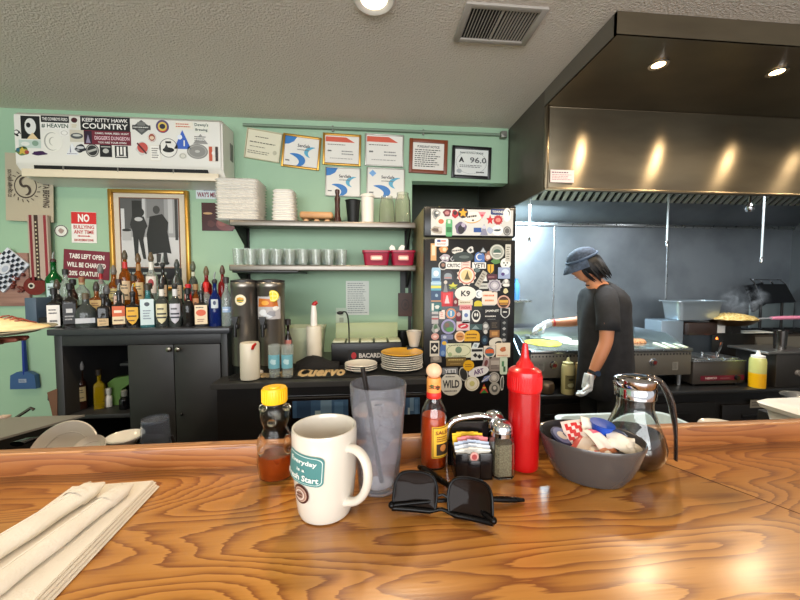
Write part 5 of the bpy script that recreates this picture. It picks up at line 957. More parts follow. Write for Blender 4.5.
# ---- honey bear bottle
P = cpos(276, 476); t = thing('honey_bottle', 'clear squeeze honey bottle with yellow cap, leftmost on the counter', 'honey bottle', P)
bm = B()
zs_ = [(0, .020), (.002, .024), (.012, .0262), (.028, .0272), (.042, .026), (.056, .0245), (.066, .0225), (.074, .0185), (.079, .0178), (.086, .0205), (.094, .0225), (.102, .0220), (.109, .0190), (.113, .0165), (.118, .0158)]
lathe(bm, [(0, 0)] + [(r, z) for z, r in zs_] + [(r - .0012, z) for z, r in zs_[::-1][:-1]] + [(0, .002)], 40, sy=.82)
for s in (-1, 1): pass
obj('bottle_body', bm, M('clear_pet', (250, 246, 238), .07, trans=1, ior=1.2), t)
bm = B()
for s in (-1, 1):
    ball(bm, (s * .0195, -.006, .052), .0078, s=(.8, 1, 2.0)); ball(bm, (s * .0175, 0, .106), .006, s=(1, .7, 1))
ball(bm, (0, -.019, .090), .006, s=(1.1, .8, .9)); obj('bear_relief', bm, M('clear_pet'), t)
hon = M('honey', (170, 70, 16), .08, trans=.55, ior=1.45)
bm = B(); lathe(bm, [(0, .003)] + [(r - .0018, z) for z, r in zs_[1:4]] + [(.0250, .036), (0, .036)], 40, sy=.82); obj('honey', bm, hon, t)
bm = B(); lathe(bm, [(.0176, .1150), (.0181, .118), (.0180, .1345), (.0168, .1375), (.0, .137)], 40); 
for i in range(30):
    a = 2 * PI * i / 30; box(bm, (.0180 * math.cos(a), .0180 * math.sin(a), .126), (.0012, .0012, .018), bev=0)
obj('cap', bm, M('yellow_plastic', (244, 186, 14), .35), t)
bm = B(); lathe(bm, [(.0085, .137), (.008, .139), (0, .139)], 20); obj('cap_plug', bm, M('yellow_plastic'), t)
# ---- water tumbler
P = cpos(378.5, 486); t = thing('water_tumbler', 'large clear plastic tumbler of ice water with a black straw', 'glass', P)
H = .152; rt, rb = .0405, .0275
bm = B(); lathe(bm, [(0, .003), (rb - .003, .003), (rb - .001, 0), (rb + .001, .001), (rb + .002, .01), (rt - .002, H * .78), (rt - .0015, H * .8), (rt, H - .002), (rt - .001, H), (rt - .0025, H), (rt - .0032, H * .8), (rb + .0002, .012), (rb - .004, .007), (0, .007)], 56)
obj('tumbler_body', bm, M('tumbler_plastic', (228, 228, 234), .12, trans=.92, ior=1.16), t)
water = M('ice_water', (244, 245, 248), .06, trans=.9, ior=1.15)
bm = B(); lathe(bm, [(0, .0075), (rb - .004, .0075), (rb - .0002, .0125), (rt - .0045, H * .74), (0, H * .74)], 48); obj('water', bm, water, t)
rn = random.Random(12); bm = B()
for i in range(13):
    z_ = .05 + .0052 * i; a = rn.uniform(0, 6.28); q = rn.uniform(.004, .016)
    box(bm, (0, 0, 0), (.017, .015, .014), T=Matrix.Translation((q * math.cos(a), q * math.sin(a), z_)) @ Euler((rn.random() * 3, rn.random() * 3, rn.random() * 3)).to_matrix().to_4x4(), bev=.003)
o = obj('ice', bm, M('ice', (240, 244, 250), .2, trans=.93, ior=1.12), t); o['kind'] = 'stuff'
bm = B(); tube(bm, [(.004, -.006, .012), (-.012, -.024, H * .8), (-.0215, -.0325, H + .030)], .0032, 12); obj('straw', bm, black, t)
# ---- hot sauce
P = cpos(433.5, 464); t = thing('hot_sauce_bottle', 'hot sauce bottle with round wooden cap and yellow label', 'sauce bottle', P)
bm = B(); oz = [(0, .0), (.0195, .0), (.0212, .003), (.0212, .078), (.0195, .090), (.014, .102), (.0108, .110), (.0104, .128)]
lathe(bm, oz + [(r - .0014, z) for r, z in oz[::-1][:-2]] + [(.0185, .003), (0, .003)], 40); obj('bottle_body', bm, glass, t)
bm = B(); lathe(bm, [(0, .0035), (.0190, .0035), (.0195, .006), (.0195, .076), (.0188, .083), (0, .083)], 40); obj('sauce', bm, M('orange_sauce', (196, 62, 14), .2), t)
bm = B(); lathe(bm, [(.0112, .110), (.0118, .111), (.0118, .119), (.0112, .120)], 30, closed=True); obj('red_band', bm, paint((206, 40, 34)), t)
bm = B(); lathe(bm, [(.0114, .120), (.0116, .121), (.0116, .140), (.0108, .143), (0, .143)], 30); obj('collar', bm, paint((226, 152, 76)), t)
bm = B(); rn = random.Random(3)
graphic('collar_print', t, (0, 0, .130), .024, .013, (226, 152, 76), [('blob', -.2, .1, .3, .6, (70, 96, 40)), ('blob', .15, -.05, .34, .6, (60, 60, 30)), ('lines', 0, 0, .8, .5, 2, (150, 50, 30))], th=.0008, bend=.0116)
bm = B(); ball(bm, (0, 0, .1535), .0128, s=(1, 1, .93), n=32); obj('wooden_cap', bm, varied('cap_wood', (222, 176, 140), (236, 196, 160), 90, .5, stretch=(1, 1, .2)), t)
graphic('label', t, (0, 0, .045), .036, .050, (226, 172, 40), [('rect', 0, 0, .92, .94, (70, 40, 20)), ('rect', 0, 0, .86, .9, (230, 178, 52)), ('rect', 0, -.22, .6, .36, (60, 44, 30)), ('ell', 0, -.18, .3, .22, (190, 120, 60)), ('text', 'SALSA', 0, .32, .7, .12, (120, 40, 24)), ('lines', 0, .12, .6, .2, 3, (120, 60, 30))], th=.0004, bend=.0213, rot=(0, 0, R(30)))
# ---- sweetener caddy
P = cpos(471, 473); t = thing('sweetener_caddy', 'black sweetener caddy with a curved chrome frame behind', 'caddy', P, (0, 0, R(-4)))
bm = B(); w_, d_, h_ = .056, .040, .040
for s in (-1, 1): box(bm, (s * (w_ / 2 - .0015), 0, h_ / 2), (.003, d_, h_), bev=.001)
box(bm, (0, d_ / 2 - .0015, h_ / 2), (w_ - .006, .003, h_)); box(bm, (0, 0, .0015), (w_, d_, .003))
box(bm, (-w_ * .32, -d_ / 2 + .0015, h_ / 2), (w_ * .36, .003, h_), bev=.001); box(bm, (w_ * .32, -d_ / 2 + .0015, h_ / 2), (w_ * .36, .003, h_), bev=.001); box(bm, (0, -d_ / 2 + .0015, h_ * .36), (w_ * .4, .003, h_ * .72), bev=.001)
obj('caddy_box', bm, M('caddy_black', (16, 14, 15), .18), t)
bm = B(); pp = [Vector((-.034, .024, .0))] + bez((-.034, .024, .045), (-.034, .024, .074), (-.020, .024, .077), (0, .024, .079), 8) + bez((.012, .024, .081), (.04, .024, .082), (.046, .024, .072), (.046, .024, .045), 8) + [Vector((.046, .024, 0))]
tube(bm, pp, .0052, 12, flat=1.0); obj('chrome_frame', bm, chrome, t)
bm = B(); box(bm, (.006, .0235, .036), (.074, .004, .070)); obj('back_plate', bm, M('caddy_black'), t)
packs = []
for row, (yy, cols_, zt_) in enumerate(((.012, [(236, 190, 40)] * 3, .060), (.006, [(226, 130, 130)] * 3, .056), (-.001, [(186, 196, 214)] * 4, .052), (-.007, [(214, 218, 224)] * 4, .049), (-.012, [(232, 226, 214)] * 4, .045))):
    for i, c_ in enumerate(cols_):
        n = len(cols_)
        nm = {(236, 190, 40): 'yellow', (226, 130, 130): 'pink', (186, 196, 214): 'pale blue', (214, 218, 224): 'bluish white', (232, 226, 214): 'white'}[c_]
        wx_ = .034; x = (i - (n - 1) / 2) * .0048 + (-.004 if row == 0 else .003 if row == 1 else 0)
        loc = Matrix.Rotation(R(-4), 3, 'Z') @ Vector((x, yy + .0014 * (i % 2), .0035)); g = graphic('sweetener_packet', None, (P[0] + loc.x, P[1] + loc.y, CT + loc.z), wx_, .052, c_, [('rect', 0, .44, 1, .02, tuple(int(v * .8) for v in c_)), ('lines', 0, .34, .6, .06, 1, tuple(int(v * .55) for v in c_))], th=.0011, rot=(0, R((i - (n - 1) / 2) * 5), R(-4)))
        g.location.z += zt_ - .030
        tag(g, nm + ' sweetener packet standing fanned in the black caddy', 'packet', group=nm + ' packets in the sweetener caddy')
loc = Matrix.Rotation(R(-4), 3, 'Z') @ Vector((.001, -.0165, .034))
g = graphic('round_packet_mark', t, (.001, -.0160, .034), .013, .014, (216, 160, 150), [('ell', 0, 0, .6, .6, (170, 70, 70))], th=.001, shape='ell')
# ---- shakers
def shaker(px, py, label, fill, fc, z_fill, rot):
    P = cpos(px, py); t = thing('salt_shaker' if fill == 'salt' else 'pepper_shaker', label, 'shaker', P, (0, 0, R(rot))); bm = B()
    def sq(hw, ch, z): return [Vector(p + (z,)) for p in ((hw, -hw + ch), (hw, hw - ch), (hw - ch, hw), (-hw + ch, hw), (-hw, hw - ch), (-hw, -hw + ch), (-hw + ch, -hw), (hw - ch, -hw))]
    rings(bm, [sq(.0155, .005, 0), sq(.0165, .005, .002), sq(.0165, .005, .048), sq(.0150, .006, .060), sq(.0148, .006, .062), sq(.0136, .005, .062), sq(.0146, .005, .047), sq(.0146, .005, .004)]); obj('glass_body', bm, glass, t, smooth=20)
    bm = B(); rings(bm, [sq(.0142, .0048, .0045), sq(.0142, .0048, z_fill)]); obj(fill, bm, fc, t, smooth=20)
    bm = B(); lathe(bm, [(.0150, .061), (.0162, .062), (.0162, .068), (.0152, .069), (.0160, .070), (.0158, .076), (.012, .082), (.006, .0848), (0, .0854)], 32); cp = obj('screw_top', bm, chrome, t)
    bm = B()
    for i in range(7): a = i * PI / 3; q = .006 if i < 6 else 0; cyl(bm, (q * math.cos(a), q * math.sin(a), .0835), (q * math.cos(a), q * math.sin(a), .0853 if i < 6 else .0858), .0009, n=6)
    obj('holes', bm, black, cp)
shaker(501, 474, 'glass pepper shaker with chrome top beside the ketchup bottle', 'pepper', varied('ground_pepper', (96, 86, 68), (150, 138, 112), 500, .9), .052, 3)
shaker(493.5, 462, 'glass salt shaker with chrome top behind the pepper shaker', 'salt', M('salt', (228, 222, 208), .8), .040, 20)
# ---- ketchup
P = cpos(523, 466); t = thing('ketchup_bottle', 'tall red squeeze bottle of ketchup with pointed nozzle', 'squeeze bottle', P)
bm = B(); lathe(bm, [(0, 0), (.0215, 0), (.0230, .002), (.0234, .01), (.0240, .12), (.0240, .126), (.0, .127)], 48); obj('bottle_body', bm, M('red_translucent', (178, 8, 12), .3, trans=.15, coat=.3), t)
bm = B(); lathe(bm, [(.0240, .124), (.0254, .125), (.0258, .128), (.0258, .150), (.0248, .156), (.020, .160), (.0145, .162), (.0125, .167), (.0085, .172), (.0062, .178), (.0050, .190), (.0036, .199), (.0, .200)], 48)
for i in range(44): a = 2 * PI * i / 44; box(bm, (.0257 * math.cos(a), .0257 * math.sin(a), .139), (.0012, .0012, .020))
obj('nozzle_cap', bm, red_pl, t)
# ---- sunglasses (brow bar resting on the counter)
t = thing('sunglasses', 'black sunglasses lying folded upside down in front of the caddy', 'sunglasses', (0, 0, 0))
fm = M('black_acetate', (9, 8, 8), .28, spec=.18); lens = M('dark_lens', (26, 17, 12), .08, spec=.08)
zf = CT + .0045
A0 = atZ(394, 505, zf); A1 = atZ(493, 520, zf); ax = (A1 - A0); wid = ax.length; ax.normalize(); back = Vector((-ax.y, ax.x, 0))
upv = (Vector((0, 0, 1)) * .94 + back * .34).normalized(); nrm = ax.cross(upv).normalized()
FR = Matrix((( ax.x, nrm.x, upv.x, A0.x), (ax.y, nrm.y, upv.y, A0.y), (ax.z, nrm.z, upv.z, A0.z), (0, 0, 0, 1)))  # local x along, y normal, z up
lw, lh = wid * .435, wid * .345
def lens_poly(cx, w_, h_, mir): 
    base = [(-.5, .08), (-.52, .40), (-.49, .74), (-.36, .95), (-.08, 1.01), (.2, .99), (.40, .86), (.48, .55), (.47, .22), (.42, .02), (.2, -.03), (-.25, -.03)]
    pts_ = []
    n = len(base)
    for i in range(n):
        for k_ in range(3):
            tt = k_ / 3; p0, p1, p2, p3 = base[i - 1], base[i], base[(i + 1) % n], base[(i + 2) % n]
            f_ = lambda a, b, c, d: .5 * ((2 * b) + (-a + c) * tt + (2 * a - 5 * b + 4 * c - d) * tt * tt + (-a + 3 * b - 3 * c + d) * tt ** 3)
            pts_.append((cx + mir * w_ * f_(p0[0], p1[0], p2[0], p3[0]), h_ * f_(p0[1], p1[1], p2[1], p3[1])))
    return pts_
for cx, mir in ((wid * .235, 1), (wid * .765, -1)):
    pl = lens_poly(cx, lw, lh, mir); mx_ = [p[0] for p in pl]; c_ = sum(mx_) / len(mx_)
    wrap = lambda x: .012 * ((x / wid - .5) * 2) ** 2
    bm = B(); tube(bm, [FR @ Vector((x, wrap(x), z)) for x, z in pl], .0017, 8, closed=True, up=nrm); obj('rim', bm, fm, t)
    bm = B(); ce = [sum(p[0] for p in pl) / len(pl), sum(p[1] for p in pl) / len(pl)]
    prev = None
    for k_ in (1.0, .8, .6, .4, .2, .02):
        ring = [FR @ Vector((ce[0] + (x - ce[0]) * k_, wrap(ce[0] + (x - ce[0]) * k_) - .0035 * (1 - k_ * k_), ce[1] + (z - ce[1]) * k_)) for x, z in pl]
        if prev is None: rr_ = [ring]
        else: rr_.append(ring)
        prev = ring
    rings(bm, rr_, capA=False); obj('lens', bm, lens, t, smooth=60)
bm = B(); N = 24
tube(bm, [FR @ Vector((wid * i / N, .012 * ((i / N - .5) * 2) ** 2, -.0005 + (.004 * math.exp(-((i / N - .5) / .07) ** 2)))) for i in range(N + 1)], [.0036 if abs(i / N - .5) > .1 else .0024 for i in range(N + 1)], 10, up=nrm); obj('brow_bar', bm, fm, t)
bm = B(); tube(bm, [FR @ Vector((wid * .455, 0, lh * .42)), FR @ Vector((wid * .5, 0, lh * .47)), FR @ Vector((wid * .545, 0, lh * .42))], .0017, 8); obj('bridge', bm, fm, t)
hr = FR @ Vector((wid * 1.0, .014, .003)); hl = FR @ Vector((0, .014, .003))
tipA = atZ(419, 467, CT + .004); tipB = atZ(524, 500, CT + .003)
for h0, tip, th_ in ((hr, tipA, .0052), (hl, tipB, .0034)):
    d_ = tip - h0; bm = B(); pts_ = [h0 + d_ * k_ + Vector((0, 0, .004 * math.sin(PI * k_))) for k_ in [i / 12 for i in range(13)]]
    rad_ = [.0035] * 8 + [.0042, .0048, .0052, .0050, .0030]
    tube(bm, pts_, [r_ * th_ / .0045 for r_ in rad_], 10, flat=1.0, up=(0, 0, 1)); o = obj('temple', bm, fm, t)
for h0 in (hr, hl):
    bm = B(); ball(bm, h0, .0045, n=10); obj('hinge', bm, fm, t)
# ---- oval bowl
P = atZ(589, 474.5, CT); t = thing('oval_bowl', 'dark grey oval bowl full of creamers and packets beside the syrup', 'bowl', (P.x, P.y, CT), (0, 0, R(-27)))
bm = B(); a_, b_ = .0735, .059
def el(k_, z, n=56): return [Vector((a_ * k_ * math.cos(2 * PI * j / n), b_ * k_ * math.sin(2 * PI * j / n), z)) for j in range(n)]
rings(bm, [el(.60, 0), el(.66, .001), el(.78, .014), el(.90, .034), el(.985, .055), el(1.0, .0605), el(.99, .0625), el(.965, .0615), el(.94, .053), el(.86, .034), el(.74, .016), el(.6, .006)]); obj('bowl_body', bm, M('grey_stoneware', (70, 66, 64), .22, coat=.4), t)
RZ = Matrix.Rotation(R(-27), 3, 'Z')
def inb(x, y, z): v = RZ @ Vector((x, y, 0)); return (P.x + v.x, P.y + v.y, CT + z + .001)
# creamer cups / packets
bm = B(); lathe(bm, [(0, 0), (.0115, 0), (.0155, .026), (.0175, .027), (.0175, .0285), (0, .029)], 28)
single('blue_creamer_cup', bm, M('blue_foil', (24, 70, 168), .3), 'blue plastic creamer tub standing tallest in the grey bowl', 'creamer', inb(.014, .016, .049), (R(8), R(6), 0))
bm = B(); lathe(bm, [(0, 0), (.0105, 0), (.0155, .018), (.018, .019), (.018, .0205), (0, .021)], 28)
tt = single('creamer_cup', bm, M('dark_foil', (62, 66, 96), .3, metal=.5), 'dark blue creamer tub with a printed lid at the bowl left end', 'creamer', inb(-.047, .004, .036), (R(25), R(15), 0))
graphic('lid_print', tt, (0, 0, .0212), .03, .03, (90, 96, 130), [('ell', .0, .0, .6, .5, (190, 176, 160)), ('blob', .2, .1, .3, .3, (40, 50, 90))], th=.0003, rot=(R(-90), 0, 0), shape='ell')
def packet(w_, h_, loc, rot, col, el_, label, name='condiment_packet'):
    bm = B(); n = 8
    g0 = [[(i / n - .5, j / n - .5) for i in range(n + 1)] for j in range(n + 1)]
    top = [[bm.verts.new((x * w_, y * h_, .005 * (1 - (2 * x) ** 4) * (1 - (2 * y) ** 4) + .0015 * math.sin(9 * x + 5 * y))) for x, y in r_] for r_ in g0]
    bot = [[bm.verts.new((x * w_, y * h_, -.003 * (1 - (2 * x) ** 4) * (1 - (2 * y) ** 4) + .0015 * math.sin(9 * x + 5 * y) - .0002)) for x, y in r_] for r_ in g0]
    mats_ = [paint(col, .35)] + [paint(c, .35) for _, c in el_]
    for j in range(n):
        for i in range(n):
            f = bm.faces.new((top[j][i], top[j][i + 1], top[j + 1][i + 1], top[j + 1][i])); u, v = (i + .5) / n, (j + .5) / n
            for k_, (fn, c) in enumerate(el_):
                if fn(u, v): f.material_index = k_ + 1
            bm.faces.new((bot[j][i], bot[j + 1][i], bot[j + 1][i + 1], bot[j][i + 1]))
    ed = [(top[0], bot[0]), (top[n], bot[n]), ([r_[0] for r_ in top], [r_[0] for r_ in bot]), ([r_[n] for r_ in top], [r_[n] for r_ in bot])]
    for a1, b1 in ed:
        for i in range(n): bm.faces.new((a1[i], a1[i + 1], b1[i + 1], b1[i]))
    return single(name, bm, mats_, label, 'packet', loc, rot, smooth=60)
stripe = lambda u, v: (int(u * 8) % 3 == 1) and .2 < v < .8
packet(.036, .042, inb(-.018, .006, .058), (R(52), R(-14), R(-20)), (226, 206, 196), [(lambda u, v: .12 < v < .88 and .12 < u < .88 and (int((u + v) * 8) % 3 != 0), (196, 44, 44))], 'packet with red print leaning left of the blue creamer')
packet(.034, .040, inb(.012, -.014, .060), (R(30), R(10), R(15)), (232, 214, 200), [(lambda u, v: v > .72 and .2 < u < .9, (214, 96, 120)), (lambda u, v: v < .15, (206, 130, 90))], 'cream packet with pink and orange end in the bowl centre')
packet(.040, .034, inb(.040, -.004, .058), (R(24), R(14), R(-25)), (234, 222, 204), [], 'plain cream packet at the right end of the grey bowl')
packet(.036, .030, inb(.054, .004, .052), (R(10), R(24), R(5)), (226, 214, 196), [], 'plain white packet sloping against the right bowl wall')
packet(.034, .030, inb(-.006, -.010, .050), (R(15), R(-25), R(30)), (224, 208, 190), [(lambda u, v: v > .8, (200, 90, 80))], 'white packet with thin red edge low in the bowl')
packet(.034, .030, inb(.010, -.022, .048), (R(-5), R(5), R(60)), (228, 216, 200), [(stripe, (206, 110, 100))], 'striped white packet against the front bowl wall')
packet(.030, .036, inb(.0, .012, .064), (R(65), R(20), R(10)), (230, 216, 198), [], 'upright white packet directly left of the blue creamer')
packet(.030, .026, inb(.038, .018, .060), (R(30), R(-10), R(40)), (150, 156, 170), [(lambda u, v: .3 < u < .7, (60, 66, 90))], 'small grey blue packet right of the blue creamer')
packet(.05, .035, inb(-.025, -.008, .030), (R(2), R(3), R(20)), (214, 200, 184), [], 'pale packet lying at the bottom left of the bowl')
packet(.05, .035, inb(.030, -.005, .034), (R(4), R(-3), R(-10)), (216, 204, 190), [], 'pale packet lying at the bottom right of the bowl')
# ---- syrup dispenser
P = cpos(633, 461); t = thing('syrup_dispenser', 'glass syrup dispenser with chrome lid and long curved handle', 'syrup dispenser', P)
go = [(0, 0), (.030, 0), (.0385, .004), (.0455, .018), (.0462, .032), (.042, .050), (.034, .070), (.0275, .088), (.0262, .096), (.0270, .112)]
bm = B(); lathe(bm, go + [(r - .002, z) for r, z in go[::-1][:-2]] + [(.028, .004), (0, .004)], 56); obj('glass_body', bm, glass, t)
bm = B(); lathe(bm, [(0, .0042), (.028, .0042), (.0362, .0068), (.0432, .019), (.0438, .032), (.0385, .052), (0, .052)], 48); obj('syrup', bm, M('dark_syrup', (40, 12, 8), .06, coat=.6), t)
bm = B(); lathe(bm, [(.0275, .108), (.0295, .109), (.0300, .122), (.0282, .126), (.0300, .129), (.0300, .138), (.0255, .1415), (.010, .1435), (0, .1435)], 48); cp = obj('lid', bm, chrome, t)
bm = B(); tube(bm, [(-.028, 0, .128), (-.036, -.002, .132), (-.038, -.002, .136)], [.007, .006, .004], 10, flat=.6); obj('spout', bm, chrome, t)
bm = B(); hv = Vector((math.cos(R(-25)), math.sin(R(-25)), 0)); pts_ = bez(hv * .016 + Vector((0, 0, .144)), hv * .046 + Vector((0, 0, .146)), hv * .058 + Vector((0, 0, .085)), hv * .058 + Vector((0, 0, .012)), 16)
tube(bm, pts_, [.006 + .006 * math.sin(PI * min(1, i / 13)) for i in range(17)], 12, flat=.40, up=hv); obj('handle', bm, M('smoky_chrome', (120, 112, 108), .12, metal=.9), t)
# ---- napkin stack and two rolled napkin bundles
nap = M('cream_napkin', (230, 222, 208), .85, bump=.15, bscale=400)
c1 = atZ(160, 487, CT); c2 = atZ(52, 603, CT); c3 = atZ(118, 486, CT)
dv = (c2 - c1); dl = dv.normalized(); nx = Vector((-dl.y, dl.x, 0)); 
if nx.x > 0: nx = -nx
L_ = .40; Wd = .105
for i in range(4):
    off = nx * (.0022 * i) + dl * (.0015 * (i % 2)); e0 = c1 + off; poly = [e0, e0 + dl * L_, e0 + dl * L_ + nx * Wd, e0 + nx * Wd]
    o0 = poly[0].copy(); bm = B(); prismz(bm, [((p - o0).x, (p - o0).y) for p in poly], 0, .0028)
    bmesh.ops.bevel(bm, geom=bm.edges[:], offset=.0011, segments=2, affect='EDGES')
    single('paper_napkin', bm, nap, ('bottom cream folded napkin of the flat stack at the left', 'second cream napkin from the bottom of the flat stack', 'third cream napkin up in the flat stack at the left', 'top cream napkin of the flat stack under the rolled ones')[i], 'napkin', (o0.x, o0.y, CT + .0030 * i), smooth=30)
zr = CT + .012 + .0085
for (pa, pb, ra, lab) in (((-60, 586), (95, 487), .0125, 'rolled napkin bundle lying farther back on the napkin stack'), ((-40, 612), (125, 487), .0105, 'rolled napkin bundle with a paper band nearer the camera side')):
    a = atZ(pa[0], pa[1], zr); b = atZ(pb[0], pb[1], zr); dvv = b - a; L2 = dvv.length; t = thing('rolled_napkin', lab, 'napkin roll', (a.x, a.y, CT + .0122 + ra * .72), (0, 0, math.atan2(dvv.y, dvv.x)))
    bm = B(); rr_ = []; rn = random.Random(int(ra * 10000))
    for i in range(22):
        f_ = i / 21; k_ = (1 + .04 * math.sin(f_ * 17) + (.10 if f_ > .8 else 0) * math.sin((f_ - .8) * 12)) * (.82 if i in (0, 21) else 1)
        rr_.append([Vector((L2 * f_ + (.004 * math.sin(3 * an) if i == 21 else 0), ra * k_ * (1 + .05 * math.sin(2 * an + f_ * 4)) * 1.15 * math.cos(an), ra * .72 * k_ * (1 + .05 * math.sin(3 * an + f_ * 5)) * math.sin(an))) for an in [2 * PI * j / 28 for j in range(28)]])
    rings(bm, rr_); obj('roll', bm, nap, t, smooth=60)
    bm = B(); tube(bm, [(L2 * .80, 0, 0), (L2 * .86, 0, 0)], [ra * 1.2, ra * 1.2], 28, flat=.74); bmesh.ops.delete(bm, geom=[f for f in bm.faces if len(f.verts) > 4], context='FACES'); obj('paper_band', bm, nap, t, smooth=60)
    bm = B(); tube(bm, [(L2 * (.2 + .1 * i), ra * 1.16 * math.cos(.9 + .1 * i), ra * .75 * math.sin(.9 + .1 * i)) for i in range(8)], .0011, 6); obj('overlap_edge', bm, nap, t)

# ================================================================== BEHIND THE BAR (server side)
wt = thing('work_table', 'low steel work table behind the bar rail', 'table', (0, 0, 0)); WZ = .88
bm = B(); box(bm, (.45, .93, WZ - .02), (3.9, .46, .04), bev=.004); obj('table_top', bm, steel, wt)
for x in (-1.4, -.1, 1.2, 2.3):
    for y in (.74, 1.12): bm = B(); cyl(bm, (x, y, 0), (x, y, WZ - .04), .02); obj('leg', bm, steel, wt)
# sloping steel ice bin lid at far left
t = thing('ice_bin', 'steel ice bin with a sloping lid behind the left end of the bar', 'ice bin', (0, 0, 0))
q = [atZ(-40, 424, 1.0), atZ(80, 419, 1.0), atZ(50, 447, 1.0), atZ(-40, 452, 1.0)]
xa = atY(-60, 430, 1.35).x; xb = atY(78, 420, 1.5).x; zt_ = atY(40, 419, 1.5).z; zb = atY(20, 444, 1.2).z
bm = B(); rings(bm, [[Vector((xa, 1.2, 0)), Vector((xa, 1.5, 0)), Vector((xa, 1.5, zt_ - .005)), Vector((xa, 1.2, zb - .01))], [Vector((xb - .08, 1.2, 0)), Vector((xb - .0, 1.5, 0)), Vector((xb - .0, 1.5, zt_ - .005)), Vector((xb - .08, 1.2, zb - .01))]]); obj('bin_body', bm, iron, t)
bm = B(); rings(bm, [[Vector((xa, 1.18, zb - .008)), Vector((xa, 1.52, zt_ - .003)), Vector((xa, 1.52, zt_ + .004)), Vector((xa, 1.18, zb))], [Vector((xb - .09, 1.18, zb - .008)), Vector((xb + .01, 1.52, zt_ - .003)), Vector((xb + .01, 1.52, zt_ + .004)), Vector((xb - .09, 1.18, zb))]]); obj('bin_lid', bm, M('zinc_lid', (150, 146, 140), .45, metal=.3), t)
bm = B(); box(bm, ((xa + xb) / 2 - .12, 1.515, zt_ + .008), (xb - xa - .3, .03, .01), bev=.003); obj('lid_strip', bm, M('peach_strip', (206, 184, 168), .5), t)
# faucet
f0 = atY(10, 420, 1.75); f1 = atY(31, 408, 1.75); t = thing('faucet', 'thin chrome faucet spout rising beside the ice bin', 'faucet', (f0.x, 1.75, 0))
bm = B(); cyl(bm, (0, 0, 0), (0, 0, f0.z - .02), .012); obj('stem', bm, iron, t)
bm = B(); tube(bm, [(0, 0, f0.z - .03), (.01, 0, f0.z), (f1.x - f0.x, 0, f1.z), (f1.x - f0.x + .012, 0, f1.z - .008)], .007, 10); obj('spout', bm, M('smoky_chrome'), t)
# leaning plates and a pan handle behind the rail
def leaning(px, pytop, wpx, Y, mat, label, tilt, name='serving_plate'):
    p = atY(px, pytop, Y); r = sc(px, Y) * wpx / 2; t = thing(name, label, 'plate', (p.x, Y, p.z - r * math.sin(R(tilt))), (R(tilt), 0, 0))
    bm = B(); lathe(bm, [(0, 0), (r * .6, 0), (r * .66, .004), (r * .96, .014), (r, .018), (r * .97, .021), (r * .66, .010), (0, .008)], 48); obj('dish', bm, mat, t)
    bm = B(); tube(bm, [(r * .66 * math.cos(a), r * .66 * math.sin(a), .0105) for a in [2 * PI * i / 40 for i in range(40)]], .0014, 6, closed=True); obj('inner_rim', bm, mat, t); return t
leaning(66, 427, 66, 1.0, china, 'large cream plate leaning on edge behind the bar rail', 62)
leaning(92, 443, 30, .90, china, 'second cream plate mostly hidden behind the leaning one', 40)
bm = B(); a = atY(17, 444, 1.20); b = atY(84, 423, 1.44); c = atY(40, 438, 1.27); tube(bm, [a, (a + c) / 2 + Vector((0, 0, .004)), c, b], [.024, .02, .012, .009], 10, flat=.35, up=(0, 0, 1))
single('serving_spoon', bm, M('gloss_black', (12, 12, 13), .15), 'black serving spoon lying across the ice bin edge', 'spoon')
p = atY(156, 443, 1.0); r = sc(156, 1.0) * 15.0; h = atY(156, 418, 1.0).z - WZ
t = thing('blue_tumbler', 'blue translucent tumbler standing upside down behind the rail', 'tumbler', (p.x, 1.0, WZ))
bm = B(); lathe(bm, [(r, 0), (r * .99, .01), (r * .80, h), (r * .74, h), (r * .90, .01), (r * .9, 0)], 36, closed=True); lathe(bm, [(0, h - .008), (r * .76, h - .008), (r * .76, h - .004), (0, h - .004)], 36); obj('tumbler_body', bm, M('blue_tumbler', (200, 208, 222), .1, trans=.93, ior=1.12), t)
t = thing('black_drying_rack', 'black drying rack prongs beneath the blue tumbler', 'rack', (p.x, 1.0, WZ)); bm = B()
for s in (-1, 1): tube(bm, [(s * r * 1.25, 0, 0), (s * r * 1.2, -.0, h * .52), (s * r * 1.02, 0, h * .66)], .004, 8)
tube(bm, [(-r * 1.25, 0, .004), (r * 1.25, 0, .004)], .004, 8); obj('prongs', bm, black, t)
for px, py, lab, w1 in ((120, 445, 'white plate lying flat behind the rail left of the blue tumbler', 34), ):
    p = atY(px, 444.5, .98); rr1 = sc(px, .98) * w1 / 2; bm = plate_bm(rr1); single('flat_plate', bm, plate_w, lab, 'plate', (p.x, 1.0, p.z - .006))
    bm = B(); box(bm, (0, 0, (p.z - .008 - WZ) / 2), (.14, .14, p.z - .008 - WZ), bev=.01); single('plate_crock', bm, iron, 'dark crock holding up the white plate behind the rail', 'crock', (p.x, 1.0, WZ))
# pale blue tub rims on the right, seen over the rail
p0 = atY(618, 416, .92); p1 = atY(695, 424, .92); pm = atY(655, 412, 1.0)
bm = B(); w_ = .27; xx = atY(652, 420, 1.0).x; ztub = atY(640, 414.5, 1.12).z
def rect_ring(w1, d1, z1, ra=.04): return [Vector((cx * (w1 / 2 - ra) + ra * math.cos(R(a0 + q * 18)), cy * (d1 / 2 - ra) + ra * math.sin(R(a0 + q * 18)), z1)) for cx, cy, a0 in ((1, 1, 0), (-1, 1, 90), (-1, -1, 180), (1, -1, 270)) for q in range(6)]
xt0 = atY(560, 415, 1.1).x; xt1 = atY(697, 415, 1.0).x
bm = B(); W_ = xt1 - xt0; hz_ = ztub - WZ; rings(bm, [rect_ring(W_ * .9, .3, 0), rect_ring(W_, .36, hz_ - .01), rect_ring(W_ + .02, .38, hz_ - .01), rect_ring(W_ + .02, .38, hz_), rect_ring(W_ - .01, .35, hz_), rect_ring(W_ * .88, .28, .01)])
